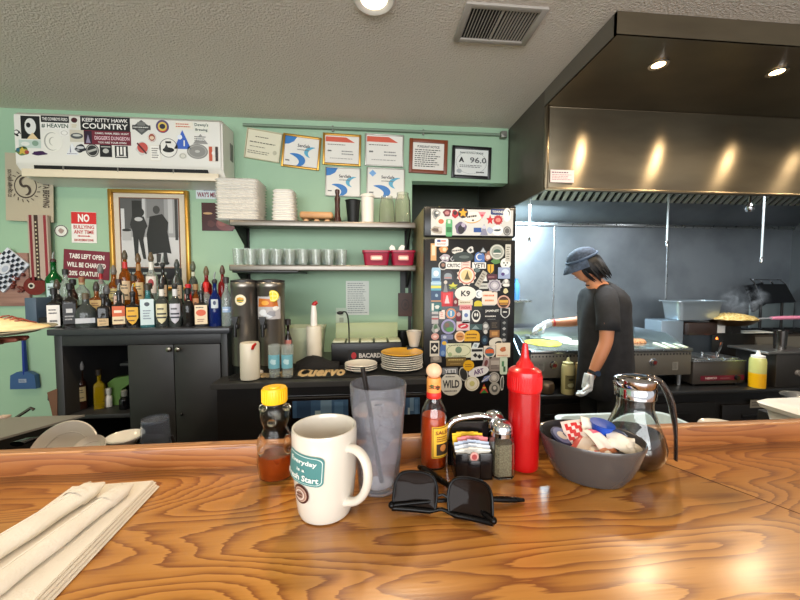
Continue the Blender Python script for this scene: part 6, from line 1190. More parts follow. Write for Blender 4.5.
single('bus_tub', bm, M('pale_blue_plastic', (186, 206, 214), .4), 'pale blue plastic tub behind the rail below the cook', 'tub', ((xt0 + xt1) / 2, .955, WZ + .0005), smooth=50)
# white container with blue print + steel bowl + white plates at the right
pc = atY(826, 418, .98); t = thing('white_tub', 'white plastic lidded box with a blue print at the right edge', 'box', (pc.x, 1.0, WZ))
zt1 = atY(790, 417, .93).z - WZ; bm = B(); rings(bm, [rect_ring(.16, .14, 0, .02), rect_ring(.19, .17, zt1 - .03, .02)]); obj('tub_body', bm, white, t)
bm = B(); rings(bm, [rect_ring(.22, .20, zt1 - .026, .03), rect_ring(.23, .21, zt1 - .012, .03), rect_ring(.20, .18, zt1, .03)]); obj('lid', bm, white, t)
graphic('lid_print', t, (.01, -.03, zt1 + .0002), .09, .04, (222, 222, 226), [('ring', 0, 0, .46, .42, .05, (80, 96, 170)), ('lines', 0, 0, .6, .3, 2, (80, 96, 170))], th=.0004, rot=(R(-90), 0, 0), shape='ell')
pb = atY(800, 396, 1.28); bm = B(); r = .085; hb = pb.z - .60
bm = B(); lathe(bm, [(0, .004), (r * .5, 0), (r * .8, .03), (r, .075), (r * 1.04, .078), (r * .97, .074), (r * .75, .032), (0, .008)], 40); zz = pb.z - .078
single('steel_bowl', bm, steel_lt, 'round steel mixing bowl behind the white box at right', 'bowl', (pb.x + .02, 1.26, zz))
bm = B(); box(bm, (0, 0, zz / 2), (.24, .2, zz), bev=.01); single('waste_bin', bm, iron, 'dark bin standing under the steel mixing bowl', 'bin', (pb.x + .02, 1.26, -.0))
pp_ = atY(726, 427, 1.0); bm = plate_bm(.07); single('flat_plate', bm, plate_w, 'white plate whose rim shows over the rail near the white box', 'plate', (pp_.x, 1.0, pp_.z - .02))
bm = B(); box(bm, (0, 0, (pp_.z - .021 - WZ) / 2), (.08, .08, pp_.z - .021 - WZ)); single('plate_crock', bm, iron, 'dark crock holding up the plate near the white box', 'crock', (pp_.x, 1.0, WZ))

# ---- plate of tortillas with bacon held out from the left
Yp = 1.25; a = atY(0, 334, Yp); e = atY(48, 328, Yp); r = .115; cx_ = e.x - r; pzv = atY(20, 333, Yp).z
t = thing('dinner_plate', 'white oval plate carrying tortillas at the left edge of the view', 'plate', (cx_, Yp, pzv), (R(3), R(-2), 0))
bm = B(); lathe(bm, [(0, 0), (r * .6, 0), (r * .66, .004), (r, .012), (r * .98, .015), (r * .66, .008), (0, .006)], 48); obj('dish', bm, M('beige_dish', (150, 140, 118), .4), t)
rn = random.Random(6)
for i, (dx, rz_, zz, lab) in enumerate(((.002, .100, .0105, 'lower folded flour tortilla on the plate at the left edge'), (-.02, .088, .019, 'upper folded flour tortilla on the plate at the left edge'))):
    bm = B(); rr_ = []
    for k_, (f_, zh) in enumerate(((1, 0), (1.02, .004), (.96, .009), (.6, .014 + .006 * i), (.1, .016 + .010 * i))):
        rr_.append([Vector((rz_ * f_ * math.cos(an), rz_ * f_ * .8 * math.sin(an), zh + (.0015 * math.sin(5 * an + i) if k_ else 0))) for an in [2 * PI * j / 36 for j in range(36)]])
    rings(bm, rr_); single('tortilla', bm, varied('tortilla', (222, 196, 138), (238, 218, 168), 14, .7), lab, 'tortilla', (cx_ + dx, Yp, pzv + zz + .003), smooth=60)
for i in range(4):
    bm = B(); xb = atY(-6 + i * 9.0, 322, Yp).x; pts_ = [(.0 + .012 * k_, -.02 + .01 * k_, .006 + .007 * math.sin(k_ * 1.7 + i)) for k_ in range(6)]
    tube(bm, pts_, [.006, .008, .009, .009, .008, .004], 8, flat=.4); single('bacon_strip', bm, varied('bacon', (110, 40, 28), (150, 70, 52), 60, .45), 'crisp brown bacon strip curled on top of the tortillas', 'bacon', (xb - .03, Yp - .01, pzv + .045 - .004 * i), group='bacon strips on the tortillas', smooth=60)
# server's forearm and hand carrying it
def skin_mesh(name, verts, edges, radii, mat, parent, root=0, sub=2):
    me = bpy.data.meshes.new(name); me.from_pydata([tuple(v) for v in verts], edges, []); me.update()
    o = bpy.data.objects.new(name, me); COL.objects.link(o)
    m = o.modifiers.new('skin', 'SKIN'); m.use_smooth_shade = True
    for i, r_ in enumerate(radii):
        sv = me.skin_vertices[0].data[i]; sv.radius = (r_, r_) if not isinstance(r_, tuple) else r_; sv.use_root = (i == root)
    s = o.modifiers.new('sub', 'SUBSURF'); s.levels = sub; s.render_levels = sub
    dg = bpy.context.evaluated_depsgraph_get(); ev = o.evaluated_get(dg); nm = bpy.data.meshes.new_from_object(ev)
    bpy.data.objects.remove(o); nm.name = name; nm.materials.clear(); nm.materials.append(mat)
    nm.polygons.foreach_set('use_smooth', [True] * len(nm.polygons))
    q = bpy.data.objects.new(name, nm); COL.objects.link(q); q.parent = parent; return q
hx = cx_ - r * .55; hz = pzv - .014
t = thing('person', 'server outside the frame whose hand carries the tortilla plate', 'person', (0, 0, 0))
V = [(hx - .30, Yp - .16, hz - .16), (hx - .16, Yp - .09, hz - .09), (hx - .06, Yp - .04, hz - .035), (hx, Yp, hz - .015)]; E = [(0, 1), (1, 2), (2, 3)]; RR = [.042, .036, .026, (.034, .014)]
for i, (dx, dy, l_) in enumerate(((.055, -.035, 1), (.075, -.012, 1), (.075, .012, 1), (.06, .034, .9))):
    b_ = len(V); V += [(hx + dx * .5, Yp + dy, hz - .010), (hx + dx, Yp + dy * 1.2, hz - .007), (hx + dx * 1.35, Yp + dy * 1.3, hz - .006)]; E += [(3, b_), (b_, b_ + 1), (b_ + 1, b_ + 2)]; RR += [.010, .0085, .0065]
b_ = len(V); V += [(hx - .01, Yp - .05, hz - .004), (hx + .02, Yp - .085, hz + .004)]; E += [(2, b_), (b_, b_ + 1)]; RR += [.011, .009]
skin_mesh('body', V, E, RR, M('server_skin', (120, 62, 44), .5), t, root=1)
# ================================================================== HOOD
HY = 2.13; HZ0 = atY(640, 192.5, HY).z; HZ1 = atY(600, 108.5, HY).z; HY2 = 1.51
hood = thing('exhaust_hood', 'large brushed steel exhaust hood over the cooking line', 'hood', (0, 0, 0))
bm = B(); box(bm, ((HX + XR) / 2, HY + .01, (HZ0 + HZ1) / 2), (XR - HX, .02, HZ1 - HZ0), bev=.003); obj('front_face', bm, steel_dark, hood)
bm = B(); box(bm, (HX + .01, (HY + .02 + KY) / 2, (HZ0 + CEIL) / 2), (.02, KY - HY - .022, CEIL - HZ0 - .002), bev=.003)
obj('side_face', bm, varied('side_steel', (96, 92, 82), (112, 106, 96), 3, .38, metal=.6), hood)
bm = B(); box(bm, ((HX + XR) / 2, (HY2 + HY + .02) / 2, HZ1 + .004), (XR - HX, HY + .02 - HY2, .008)); box(bm, ((HX + XR) / 2, HY2 + .01, (HZ1 + CEIL) / 2), (XR - HX, .02, CEIL - HZ1 - .002))
obj('supply_plenum', bm, steel_dark, hood)
bm = B(); box(bm, (HX + .01, (HY2 + .02 + HY + .02) / 2, (HZ1 + CEIL) / 2), (.02, HY - HY2, CEIL - HZ1 - .002)); obj('plenum_side', bm, M('plenum_side_steel', (120, 114, 104), .4, metal=.5), hood)
for x in PLX:
    bm = B(); lathe(bm, [(.03, -.002), (.045, -.002), (.045, -.008), (.03, -.006)], 24, closed=True, T=Matrix.Translation((x, 1.68, HZ1))); l_ = obj('lamp_trim', bm, chrome, hood)
    bm = B(); lathe(bm, [(0, -.006), (.03, -.005), (.03, -.002), (0, -.002)], 24, T=Matrix.Translation((x, 1.68, HZ1))); obj('lamp_lens', bm, M('warm_lens', (255, 214, 150), .5, emis=12), l_)
bm = B(); box(bm, (HX + .012, HY - .004, (HZ0 + CEIL) / 2), (.02, .012, CEIL - HZ0 - .01), bev=.003); obj('corner_seam', bm, M('seam_steel', (120, 108, 88), .3, metal=1), hood)
bm = B(); box(bm, ((HX + XR) / 2, HY - .004, HZ0 + .008), (XR - HX, .012, .016), bev=.004); box(bm, ((HX + XR) / 2, HY - .002, HZ1 - .004), (XR - HX, .006, .008), bev=.002); obj('edge_trim', bm, M('seam_steel'), hood)
fz0 = atY(620, 201, 3.2).z; fz1 = fz0 + .30
bm = B(); rings(bm, [[Vector((X, y, z_)) for y, z_ in ((3.2, fz0), (2.82, fz1), (2.84, fz1 + .02), (3.24, fz0 + .01))] for X in (HX + .03, XR)]); obj('filter_bank', bm, M('filter_dark', (34, 36, 36), .5, metal=.6), hood)
bm = B(); n = 48
for i in range(n):
    X = HX + .06 + (XR - HX - .1) * i / (n - 1)
    rings(bm, [[Vector((X + dx, 3.195, fz0 - .001)), Vector((X + dx, 2.815, fz1)), Vector((X + dx + .0, 2.805, fz1 - .012)), Vector((X + dx, 3.185, fz0 - .013))] for dx in (0, .040)])
o = obj('filter_baffles', bm, M('baffle_steel', (186, 188, 178), .4, metal=.5), hood)
bm = B(); rings(bm, [[Vector((X, y, z_)) for y, z_ in ((3.19, fz0 - .012), (KY - .03, atY(620, 223, KY).z), (KY - .001, atY(620, 223, KY).z), (KY - .001, fz0 + .1), (3.22, fz0 + .01))] for X in (HX + .022, XR)]); obj('drip_trough', bm, steel_wall, hood)
c0, w_, h_ = prect(549.5, 170.5, 573, 183, HY)
graphic('rating_label', hood, (c0.x, HY - .0105, c0.z), w_, h_, (206, 190, 190), [('lines', 0, .3, .9, .22, 1, (90, 70, 90)), ('lines', 0, -.08, .86, .5, 4, (140, 110, 120))], th=.001)
for px, py1, Y, lab in ((529.5, 243, 3.05, 'thin pipe with nozzle hanging from the hood left end'), (667.5, 247, 2.95, 'thin pipe with nozzle hanging in the middle of the hood'), (763, 263, 2.75, 'thin pipe with nozzle hanging from the hood right of the middle')):
    a = atY(px, 225, Y); z1 = atY(px, py1, Y).z; zt_ = CEIL if Y < 2.8 else min(2.3, fz1)
    t = thing('suppression_pipe', lab, 'pipe', (a.x, Y, z1)); bm = B(); tube(bm, [(0, 0, .05), (0, 0, zt_ - z1)], .0085, 10); obj('pipe', bm, M('pipe_white', (206, 214, 214), .35, metal=.3), t)
    bm = B(); lathe(bm, [(.004, 0), (.012, .008), (.013, .03), (.010, .05), (0, .052)], 14); tube(bm, [(0, 0, .02), (.02, 0, .012)], .004, 6); obj('nozzle', bm, chrome, t)
a = atY(750, 192, 2.6); bm = B(); t = thing('hood_light_cage', 'small caged fitting under the hood near the right pipe', 'hood fitting', (a.x, 2.6, HZ0 + .02)); lathe(bm, [(0, -.03), (.02, -.025), (.03, 0), (.03, .02), (.02, .03), (.012, .06), (.012, CEIL - HZ0 - .02), (0, CEIL - HZ0 - .02)], 16); obj('housing', bm, chrome, t)

# ================================================================== COOKING LINE
def pb(px0, py0, px1, py1, Y, depth):       # box whose front face covers the pixels at plane Y
    c_, w1, h1 = prect(px0, py0, px1, py1, Y); return (c_.x, Y + depth / 2, c_.z), (w1, depth, h1)
TZ = atY(700, 391, 2.58).z
tx0 = atY(521, 395, 2.58).x
ct = thing('chef_base', 'low dark steel refrigerated base under the cooking appliances', 'work base', (0, 0, 0))
bm = B(); box(bm, ((tx0 + XR) / 2, 2.58 + .43, TZ - .015), (XR - tx0 - .01, .86, .03), bev=.004); obj('base_top', bm, M('worn_steel', (84, 84, 84), .35, metal=.9), ct)
bm = B(); box(bm, ((tx0 + XR) / 2, 2.62 + .40, (TZ - .03 + .04) / 2), (XR - tx0 - .04, .80, TZ - .07)); obj('base_body', bm, M('base_black', (28, 27, 27), .4), ct)
for px0, px1 in ((524, 600), (604, 716), (720, 800)):
    c_, w1, h1 = prect(px0, 404, px1, 460, 2.60); bm = B(); box(bm, (c_.x, 2.608, c_.z), (w1 * .97, .02, h1), bev=.004); d = obj('drawer', bm, M('drawer_dark', (36, 34, 33), .3, metal=.4), ct)
    bm = B(); box(bm, (c_.x, 2.594, c_.z + h1 * .3), (w1 * .5, .012, .03), bev=.003); obj('recessed_pull', bm, black, d)
c_, w1, h1 = prect(751, 400, 766, 408, 2.59); graphic('base_label', ct, (c_.x, 2.597, c_.z), w1, h1, (130, 124, 112), [('lines', 0, 0, .8, .6, 2, (70, 66, 60))], th=.001)
# griddle
GY = 2.70; gz = atY(600, 349.5, GY).z; gx0 = atY(531, 350, GY).x; gx1 = atY(692, 350, GY).x; gzb = atY(600, 377, GY).z; gd = .66
g = thing('griddle', 'wide flat steel griddle with knobs where the cook works', 'griddle', ((gx0 + gx1) / 2, GY, 0)); gw = gx1 - gx0
bm = B(); box(bm, (0, gd / 2, gz - .012), (gw - .01, gd, .024), bev=.003); obj('griddle_plate', bm, varied('griddle_surface', (120, 128, 116), (196, 200, 184), 7, .22, metal=.75), g)
bm = B(); box(bm, (0, gd / 2 + .03, (gz - .026 + gzb) / 2), (gw, gd - .06, gz - .026 - gzb), bev=.003); box(bm, (0, .018, (gz - .03 + gzb) / 2), (gw, .03, gz - .03 - gzb), bev=.004); obj('griddle_body', bm, M('griddle_body_steel', (136, 130, 120), .38, metal=.65), g)
bm = B(); box(bm, (0, .004, gz - .014), (gw + .004, .03, .026), bev=.006); obj('front_trough', bm, steel_lt, g)
bm = B(); box(bm, (0, gd - .01, gz + .05), (gw, .012, .10), bev=.003)
for s in (-1, 1): rings(bm, [[Vector((s * gw / 2 + dx, y, z_)) for y, z_ in ((.06, gz - .02), (.12, gz + .03), (.26, gz + .09), (gd, gz + .10), (gd, gz - .02))] for dx in (-.004, .004)])
obj('splash_guard', bm, M('guard_steel', (150, 160, 168), .3, metal=.9), g)
bm = B()
for i in range(48): box(bm, (-gw / 2 + gw * (i + .5) / 48, .0022, gz - .05), (.010, .003, .014))
obj('vent_slots', bm, black, g)
for px, py in ((553.5, 365), (600, 363.5), (653, 362)):
    a = atY(px, py, GY); T = Matrix.Translation((a.x - g.location.x, .002, a.z)) @ Matrix.Rotation(R(90), 4, 'X'); bm = B(); lathe(bm, [(.033, 0), (.033, .004), (.024, .006), (.022, .024), (0, .026)], 24, T=T); k_ = obj('knob', bm, chrome, g)
    bm = B(); lathe(bm, [(.016, .0262), (.016, .027), (0, .0275)], 20, T=T); box(bm, (0, .0, .029), (.006, .03, .006), T=T); obj('knob_face', bm, M('knob_red', (110, 40, 36), .3), k_)
for px, py in ((541.5, 367), (675.5, 366)):
    a = atY(px, py, GY); graphic('rating_plate', g, (a.x - g.location.x, .0025, a.z), .05, .07, (128, 124, 116), [('lines', 0, 0, .8, .8, 5, (80, 78, 72))], th=.001)
for sx_ in (-1, 1):
    for y in (.06, gd - .06): bm = B(); cyl(bm, (sx_ * (gw / 2 - .06), y, TZ + .001), (sx_ * (gw / 2 - .06), y, gzb), .022); obj('leg', bm, steel_lt, g)
# dark side shield at the griddle's left
p_ = lambda px, py: (atY(px, py, 2.60).x, atY(px, py, 2.60).z)
bm = B(); rings(bm, [[Vector((atY(520, 350, 2.6).x + dx, y, z_)) for y, z_ in ((2.60, TZ + .001), (2.60, .84), (2.78, 1.00), (3.3, 1.02), (3.3, TZ + .001))] for dx in (-.006, .006)])
single('side_shield', bm, M('blue_grey_steel', (110, 124, 136), .35, metal=.8), 'grey steel side shield standing at the left end of the griddle', 'shield')
# food on the griddle
def food(name, label, px, py, wpx, mat, h, seed, cat, asp=.8, n=28):
    a = atZ(px, py, gz + .003); r = sc(px, a.y) * wpx / 2; bm = B(); rn = random.Random(seed); ph = [rn.uniform(0, 6) for _ in range(4)]; rr_ = []
    for f_, z_ in ((1, 0), (1.0, h * .4), (.9, h * .85), (.5, h), (.05, h * .96)):
        rr_.append([Vector((r * f_ * (1 + .07 * math.sin(3 * an + ph[0]) + .04 * math.sin(7 * an + ph[1])) * math.cos(an), r * asp * f_ * (1 + .07 * math.sin(2 * an + ph[2])) * math.sin(an), z_ + (.003 * math.sin(5 * an + ph[3]) * min(h * 20, 1) if z_ > 0 else 0))) for an in [2 * PI * j / n for j in range(n)]])
    rings(bm, rr_); return single(name, bm, mat, label, cat, (a.x, a.y, gz + .0015), smooth=60)
egg = varied('egg_yellow', (206, 196, 40), (230, 224, 96), 30, .4, bump=.3)
food('omelette', 'bright yellow egg omelette spread on the left of the griddle', 543, 343, 34, egg, .012, 1, 'egg', 1.1)
til = varied('pale_tortilla', (206, 214, 190), (232, 236, 214), 12, .6)
food('tortilla', 'round pale tortilla at the back left of the griddle', 556, 337.5, 27, til, .004, 2, 'tortilla', 1.3); food('tortilla', 'round pale tortilla between the omelette and the cook', 577, 342.5, 33, til, .004, 3, 'tortilla', .9)
hash_ = varied('hash_brown', (150, 80, 50), (226, 170, 120), 70, .6, bump=.6)
food('hash', 'heap of browned chopped hash on the griddle right of the cook', 634, 342, 22, hash_, .03, 4, 'hash')
for i, px in enumerate((655, 664, 673)):
    a = atZ(px, 343, gz + .004); b = atZ(px + 13, 348 if i < 2 else 347, gz + .004); bm = B(); tube(bm, [a, (a + b) / 2, b], [.02, .022, .018], 10, flat=.35, up=(0, 0, 1)); single('pale_strip', bm, til, ('pale strip nearest the hash on the griddle right side', 'middle one of the three pale strips on the griddle', 'pale strip nearest the griddle right edge')[i], 'food strip', smooth=60)
# things on the base under the griddle
def squeeze(px, ytop, wpx, Y, mat, mat2, frac, label, z=None, name='squeeze_bottle', capm=None):
    z = TZ + .0005 if z is None else z; x = atY(px, 370, Y).x; r = sc(px, Y) * wpx / 2 * math.cos(math.atan((px - 400) / F)); h = atY(px, ytop, Y).z - z; t = thing(name, label, 'squeeze bottle', (x, Y, z)); hb = h * .80
    bm = B(); lathe(bm, [(0, 0), (r * .95, 0), (r, .006), (r, hb * .9), (r * .9, hb), (r * .75, hb + .004), (0, hb + .004)], 28); obj('bottle_body', bm, mat, t)
    if mat2: bm = B(); lathe(bm, [(0, .002), (r * 1.003, .004), (r * 1.005, hb * frac), (0, hb * frac)], 28); obj('contents', bm, mat2, t)
    bm = B(); lathe(bm, [(r * .8, hb), (r * .82, hb + .02), (r * .3, hb + .028), (r * .16, h), (0, h)], 20); obj('nozzle_cap', bm, capm or mat, t); return t
squeeze(568, 357.5, 14, 2.62, M('oil_yellow', (204, 194, 140), .3), None, 0, 'pale oil bottle with printed label standing under the griddle')
graphic('label', bpy.data.objects[[o.name for o in bpy.data.objects if o.name.startswith('squeeze_bottle')][-1]], (0, 0, .10), .09, .11, (120, 114, 76), [('ell', 0, .2, .5, .2, (60, 56, 40)), ('ell', 0, -.2, .6, .3, (190, 190, 150)), ('lines', 0, .42, .7, .1, 1, (60, 56, 40))], th=.001, bend=sc(568, 2.62) * 6.3)
squeeze(578.5, 359, 9, 2.665, M('oil_tan', (176, 150, 100), .35), None, 0, 'tan squeeze bottle half hidden behind the cook')
bm = B(); x = atY(547, 388, 2.64).x; lathe(bm, [(0, 0), (.05, 0), (.062, .015), (.062, .07), (.055, .085), (0, .088)], 32); single('steel_pot', bm, M('copper_steel', (140, 116, 92), .35, metal=.8), 'small covered steel pot beneath the griddle controls', 'pot', (x, 2.655, TZ + .0005))
# right part: warmer with red strip
WX, WS = pb(693, 361.5, 745, 391, 2.70, .30); x0 = WX[0]; t = thing('food_warmer', 'dark countertop food warmer with a red strip and dial', 'food warmer', (x0, 2.70, TZ + .0005)); wh = WX[2] + WS[2] / 2 - TZ
bm = B(); box(bm, (0, .15, wh / 2 + .008), (WS[0], .30, wh - .016), bev=.006); obj('warmer_body', bm, M('warmer_steel', (92, 86, 80), .35, metal=.6), t)
for sx_ in (-1, 1):
    for y in (.04, .26): bm = B(); cyl(bm, (sx_ * (WS[0] / 2 - .04), y, 0), (sx_ * (WS[0] / 2 - .04), y, .012), .015); obj('foot', bm, black, t)
graphic('red_strip', t, (.03, -.0005, wh * .32), WS[0] * .84, wh * .20, (104, 22, 40), [('text', 'NEMCO', -.26, 0, .26, .46, (206, 180, 176), 0, .04), ('lines', .06, -.05, .22, .3, 1, (160, 110, 110)), ('ell', .36, 0, .12, .8, (30, 26, 26))], th=.001)
bm = B(); lathe(bm, [(.022, 0), (.02, .02), (0, .022)], 20, T=Matrix.Translation((WS[0] * .33, -.001, wh * .32)) @ Matrix.Rotation(R(90), 4, 'X')); obj('dial', bm, black, t)
bm = B(); box(bm, (0, .15, wh + .004), (WS[0] + .01, .31, .012), bev=.004); obj('top_rim', bm, steel_lt, t)
for i, (fx, lab) in enumerate(((-.30, ''), (.0, ''), (.3, ''))):
    bm = B(); box(bm, (fx * WS[0], .15, wh + .016), (WS[0] * .27, .25, .014), bev=.004); cyl(bm, (fx * WS[0], .16, wh + .02), (fx * WS[0], .16, wh + .05), .010); obj('pan_lid', bm, steel_lt, t)
a = Vector((WS[0] * .18, .10, wh + .03)); b = Vector((WS[0] * .52, .22, wh + .12)); bm = B(); tube(bm, [a, b], [.007, .009], 8)
o = single('ladle', bm, steel_lt, 'steel ladle handle rising from the food warmer', 'ladle', (x0, 2.70, TZ + .002))
squeeze(757.5, 350.5, 19, 2.63, M('clear_yellow_bottle', (216, 214, 130), .25, trans=.2), M('yellow_sauce', (228, 168, 12), .35), .5, 'yellow sauce squeeze bottle right of the food warmer', capm=white)
bm = B(); x = atY(769, 375, 2.74).x; hh = atY(771, 362, 2.74).z - TZ; lathe(bm, [(0, 0), (.038, 0), (.038, hh), (.034, hh), (.034, .01), (0, .008)], 28); single('steel_canister', bm, M('tin', (130, 112, 96), .35, metal=.8), 'steel canister behind the yellow squeeze bottle', 'canister', (x, 2.76, TZ + .0005))
# stove box behind
c1, s1 = pb(655, 334, 745, 392, 2.98, .42); sx0 = atY(655, 340, 2.98).x
st_ = thing('stove', 'dark steel stove behind the food warmer carrying pans', 'stove', (0, 0, 0)); sz = atY(740, 335, 3.0).z; sxa = gx1 + .02 + s1[0]; sxb = XR - .02
bm = B(); box(bm, ((sxa + sxb) / 2, 3.20, (sz + TZ) / 2), (sxb - sxa, .42, sz - TZ - .002), bev=.006); obj('stove_body', bm, M('stove_brown_steel', (70, 62, 54), .4, metal=.6), st_)
bm = B(); rings(bm, [[Vector((X, y, z_)) for y, z_ in ((2.96, sz - .12), (2.99, sz - .02), (2.99, sz - .14))] for X in (sxa, sxb)]); obj('control_rail', bm, M('rail_grey', (130, 124, 112), .4, metal=.7), st_)
bm = B()
for i in range(9): x = sxa + .15 + i * .13; box(bm, (x, 3.18, sz + .008), (.012, .36, .014))
for y in (3.05, 3.18, 3.31): box(bm, (sxa + .66, y, sz + .006), (1.14, .012, .01))
obj('burner_grate', bm, iron, st_)
bm = B(); a = atY(716, 338.5, 2.97); lathe(bm, [(.0, 0), (.010, .004), (.007, .016), (0, .03)], 10, T=Matrix.Translation((a.x, 2.962, a.z - .01))); obj('burner_flame', bm, M('flame', (255, 120, 40), .5, emis=2.5), st_)
# grey cabinet and roasting pan at the left of the stove
c1, s1 = pb(661, 321, 690, 349, 2.99, .24); zt1 = c1[2] + s1[2] / 2
bm = B(); box(bm, (gx1 + .01 + s1[0] * .39, c1[1] + .02, (zt1 + TZ) / 2), (s1[0] * .78, s1[1] - .04, zt1 - TZ - .002), bev=.006); single('steel_box', bm, M('pale_blue_steel', (150, 166, 180), .35, metal=.7), 'pale steel box beside the griddle under the roasting pan', 'steel box')
c2, s2 = pb(689, 323, 719, 334, 2.985, .3); bm = B(); box(bm, (c2[0], c2[1], (c2[2] + s2[2] / 2 + sz) / 2 + .001), (s2[0], .28, c2[2] + s2[2] / 2 - sz - .004), bev=.01); t = single('toaster', bm, M('toaster_brown', (46, 34, 30), .3, coat=.3), 'dark brown toaster like box under the roasting pan', 'toaster')
hp = .0; c3, w3, h3 = prect(668, 302, 717, 320, 3.08); ztp = max(zt1, c2[2] + s2[2] / 2) + .003
t = thing('roasting_pan', 'deep pale steel roasting pan behind the frying pan', 'roasting pan', (c3.x + .02, 3.115, ztp)); hp = atY(700, 301, 3.0).z - ztp
bm = B(); W_ = w3 * .9; rings(bm, [rect_ring(W_ * .9, .19, 0), rect_ring(W_, .22, hp - .01), rect_ring(W_ + .05, .25, hp - .01), rect_ring(W_ + .05, .25, hp), rect_ring(W_ - .01, .21, hp), rect_ring(W_ * .88, .18, .01)]); obj('pan_body', bm, M('pan_steel', (176, 186, 192), .3, metal=.8), t)
c4, s4 = pb(718, 323, 737, 333, 3.0, .2); bm = B(); box(bm, (c4[0] + .0, c4[1] + .02, sz + (c4[2] + s4[2] / 2 - sz) / 2 + .012), (s4[0] * .9, .16, c4[2] + s4[2] / 2 - sz - .002), bev=.008); single('white_towel_box', bm, white, 'small white folded towel between toaster and frying pan', 'towel')
# frying pan with noodles and steam
FX = atY(734, 325, 3.0); r = sc(739, 3.0) * 24; pz0 = atY(739, 326, 2.96).z
t = thing('frying_pan', 'wide dark frying pan of steaming food on the stove', 'frying pan', (FX.x, 3.02, pz0)); bm = B(); lathe(bm, [(0, 0), (r * .55, 0), (r * .75, .018), (r, .058), (r * .99, .062), (r * .72, .024), (r * .5, .006), (0, .006)], 48, sy=.75); obj('pan_body', bm, M('pan_brown', (70, 50, 30), .35, metal=.6), t)
bm = B(); tube(bm, [(r * .96, 0, .052), (r * 1.2, -.01, .062), (r * 1.75, -.02, .066)], [.014, .013, .013], 10, flat=.6); obj('handle', bm, M('handle_grey', (170, 172, 176), .35, metal=.2), t)
bm = B(); tube(bm, [(r * 1.72, -.02, .066), (r * 2.1, -.02, .068), (r * 3.3, -.02, .070)], [.020, .026, .026], 12, flat=.7); obj('handle_sleeve', bm, M('pink_sleeve', (230, 140, 170), .8), t)
bm = B(); box(bm, (0, 0, -(pz0 - sz - .016) / 2), (.09, .09, pz0 - sz - .017)); obj('trivet', bm, iron, t)
nd = varied('noodles', (190, 150, 70), (236, 216, 150), 60, .5, bump=.8); rn = random.Random(9); bm = B(); rr_ = []
for f_, z_ in ((.86, .045), (.92, .064), (.75, .088), (.45, .106), (.1, .112)): rr_.append([Vector((r * f_ * (1 + .05 * math.sin(9 * an + f_ * 9)) * math.cos(an), .75 * r * f_ * math.sin(an), z_ + rn.uniform(-.006, .006))) for an in [2 * PI * j / 40 for j in range(40)]])
rings(bm, rr_)
for i in range(60):
    an, q = rn.uniform(0, 6.28), r * rn.random() ** .5 * .75; x, y = q * math.cos(an), .75 * q * math.sin(an); z_ = .112 - .05 * (q / r) ** 2
    d1 = rn.uniform(0, 3.14); tube(bm, [(x, y, z_ - .004), (x + .02 * math.cos(d1), y + .02 * math.sin(d1), z_ + .006), (x + .04 * math.cos(d1 + .8), y + .04 * math.sin(d1 + .8), z_ - .005)], .0032, 5)
single('stir_fry', bm, nd, 'heap of pale yellow stir-fried food in the frying pan', 'food', (FX.x, 3.02, pz0), kind='stuff', smooth=60)
# steam
sm = bpy.data.materials.new('steam'); sm.use_nodes = True; nt = sm.node_tree; nt.nodes.remove(nt.nodes['Principled BSDF']); pv = nt.nodes.new('ShaderNodeVolumePrincipled'); pv.inputs['Color'].default_value = (.95, .97, 1, 1)
tc = nt.nodes.new('ShaderNodeTexCoord'); ns = nt.nodes.new('ShaderNodeTexNoise'); ns.inputs['Scale'].default_value = 9; ns.inputs['Detail'].default_value = 3; ns.inputs['Distortion'].default_value = 1.2
mr = nt.nodes.new('ShaderNodeMapRange'); mr.inputs['From Min'].default_value = .50; mr.inputs['From Max'].default_value = .75; mr.inputs['To Max'].default_value = 26.0
nt.links.new(tc.outputs['Object'], ns.inputs['Vector']); nt.links.new(ns.outputs['Fac'], mr.inputs['Value'])
gd_ = nt.nodes.new('ShaderNodeTexGradient'); gd_.gradient_type = 'SPHERICAL'; mpp = nt.nodes.new('ShaderNodeMapping'); mpp.inputs['Scale'].default_value = (4.4, 6.5, 5.5); nt.links.new(tc.outputs['Object'], mpp.inputs[0]); nt.links.new(mpp.outputs[0], gd_.inputs[0])
mm = nt.nodes.new('ShaderNodeMath'); mm.operation = 'MULTIPLY'; nt.links.new(mr.outputs[0], mm.inputs[0]); nt.links.new(gd_.outputs['Fac'], mm.inputs[1]); nt.links.new(mm.outputs[0], pv.inputs['Density']); nt.links.new(pv.outputs[0], nt.nodes['Material Output'].inputs['Volume'])
bm = B(); ball(bm, (0, 0, 0), 1, s=(.23, .155, .18), n=24); a = atY(738, 306, 3.06); o = single('steam', bm, sm, 'thin white steam rising from the frying pan', 'steam', (a.x + .02, 3.02, pz0 + .235), kind='stuff', smooth=60)
# white plate on the stove front, upright steel guard, fryer baskets
a = atY(756, 339, 3.02); bm = B(); box(bm, (0, 0, .004), (.34, .16, .008), bev=.003); single('white_board', bm, M('pale_board', (214, 220, 214), .5), 'flat pale board lying on the stove in front of the pan', 'board', (a.x, 3.07, sz + .0155))
gx_ = atY(748, 320, 3.40).x
bm = B(); box(bm, ((gx_ + XR) / 2, 3.40, (atY(770, 303, 3.4).z + sz) / 2 + .005), (XR - gx_ - .02, .015, atY(770, 303, 3.4).z - sz - .01), bev=.004)
for i in range(5): box(bm, (atY(790, 330, 3.39).x, 3.390, atY(790, 329 + i * 4, 3.39).z), (.10, .006, .012), bev=.002)
single('steel_backguard', bm, M('pale_guard', (150, 162, 162), .4, metal=.6), 'pale steel backguard with louvres behind the stove', 'backguard')
t = thing('fryer_basket', 'black fryer basket with wire handles raised above the backguard', 'fryer basket', (0, 0, 0)); yb = 3.30
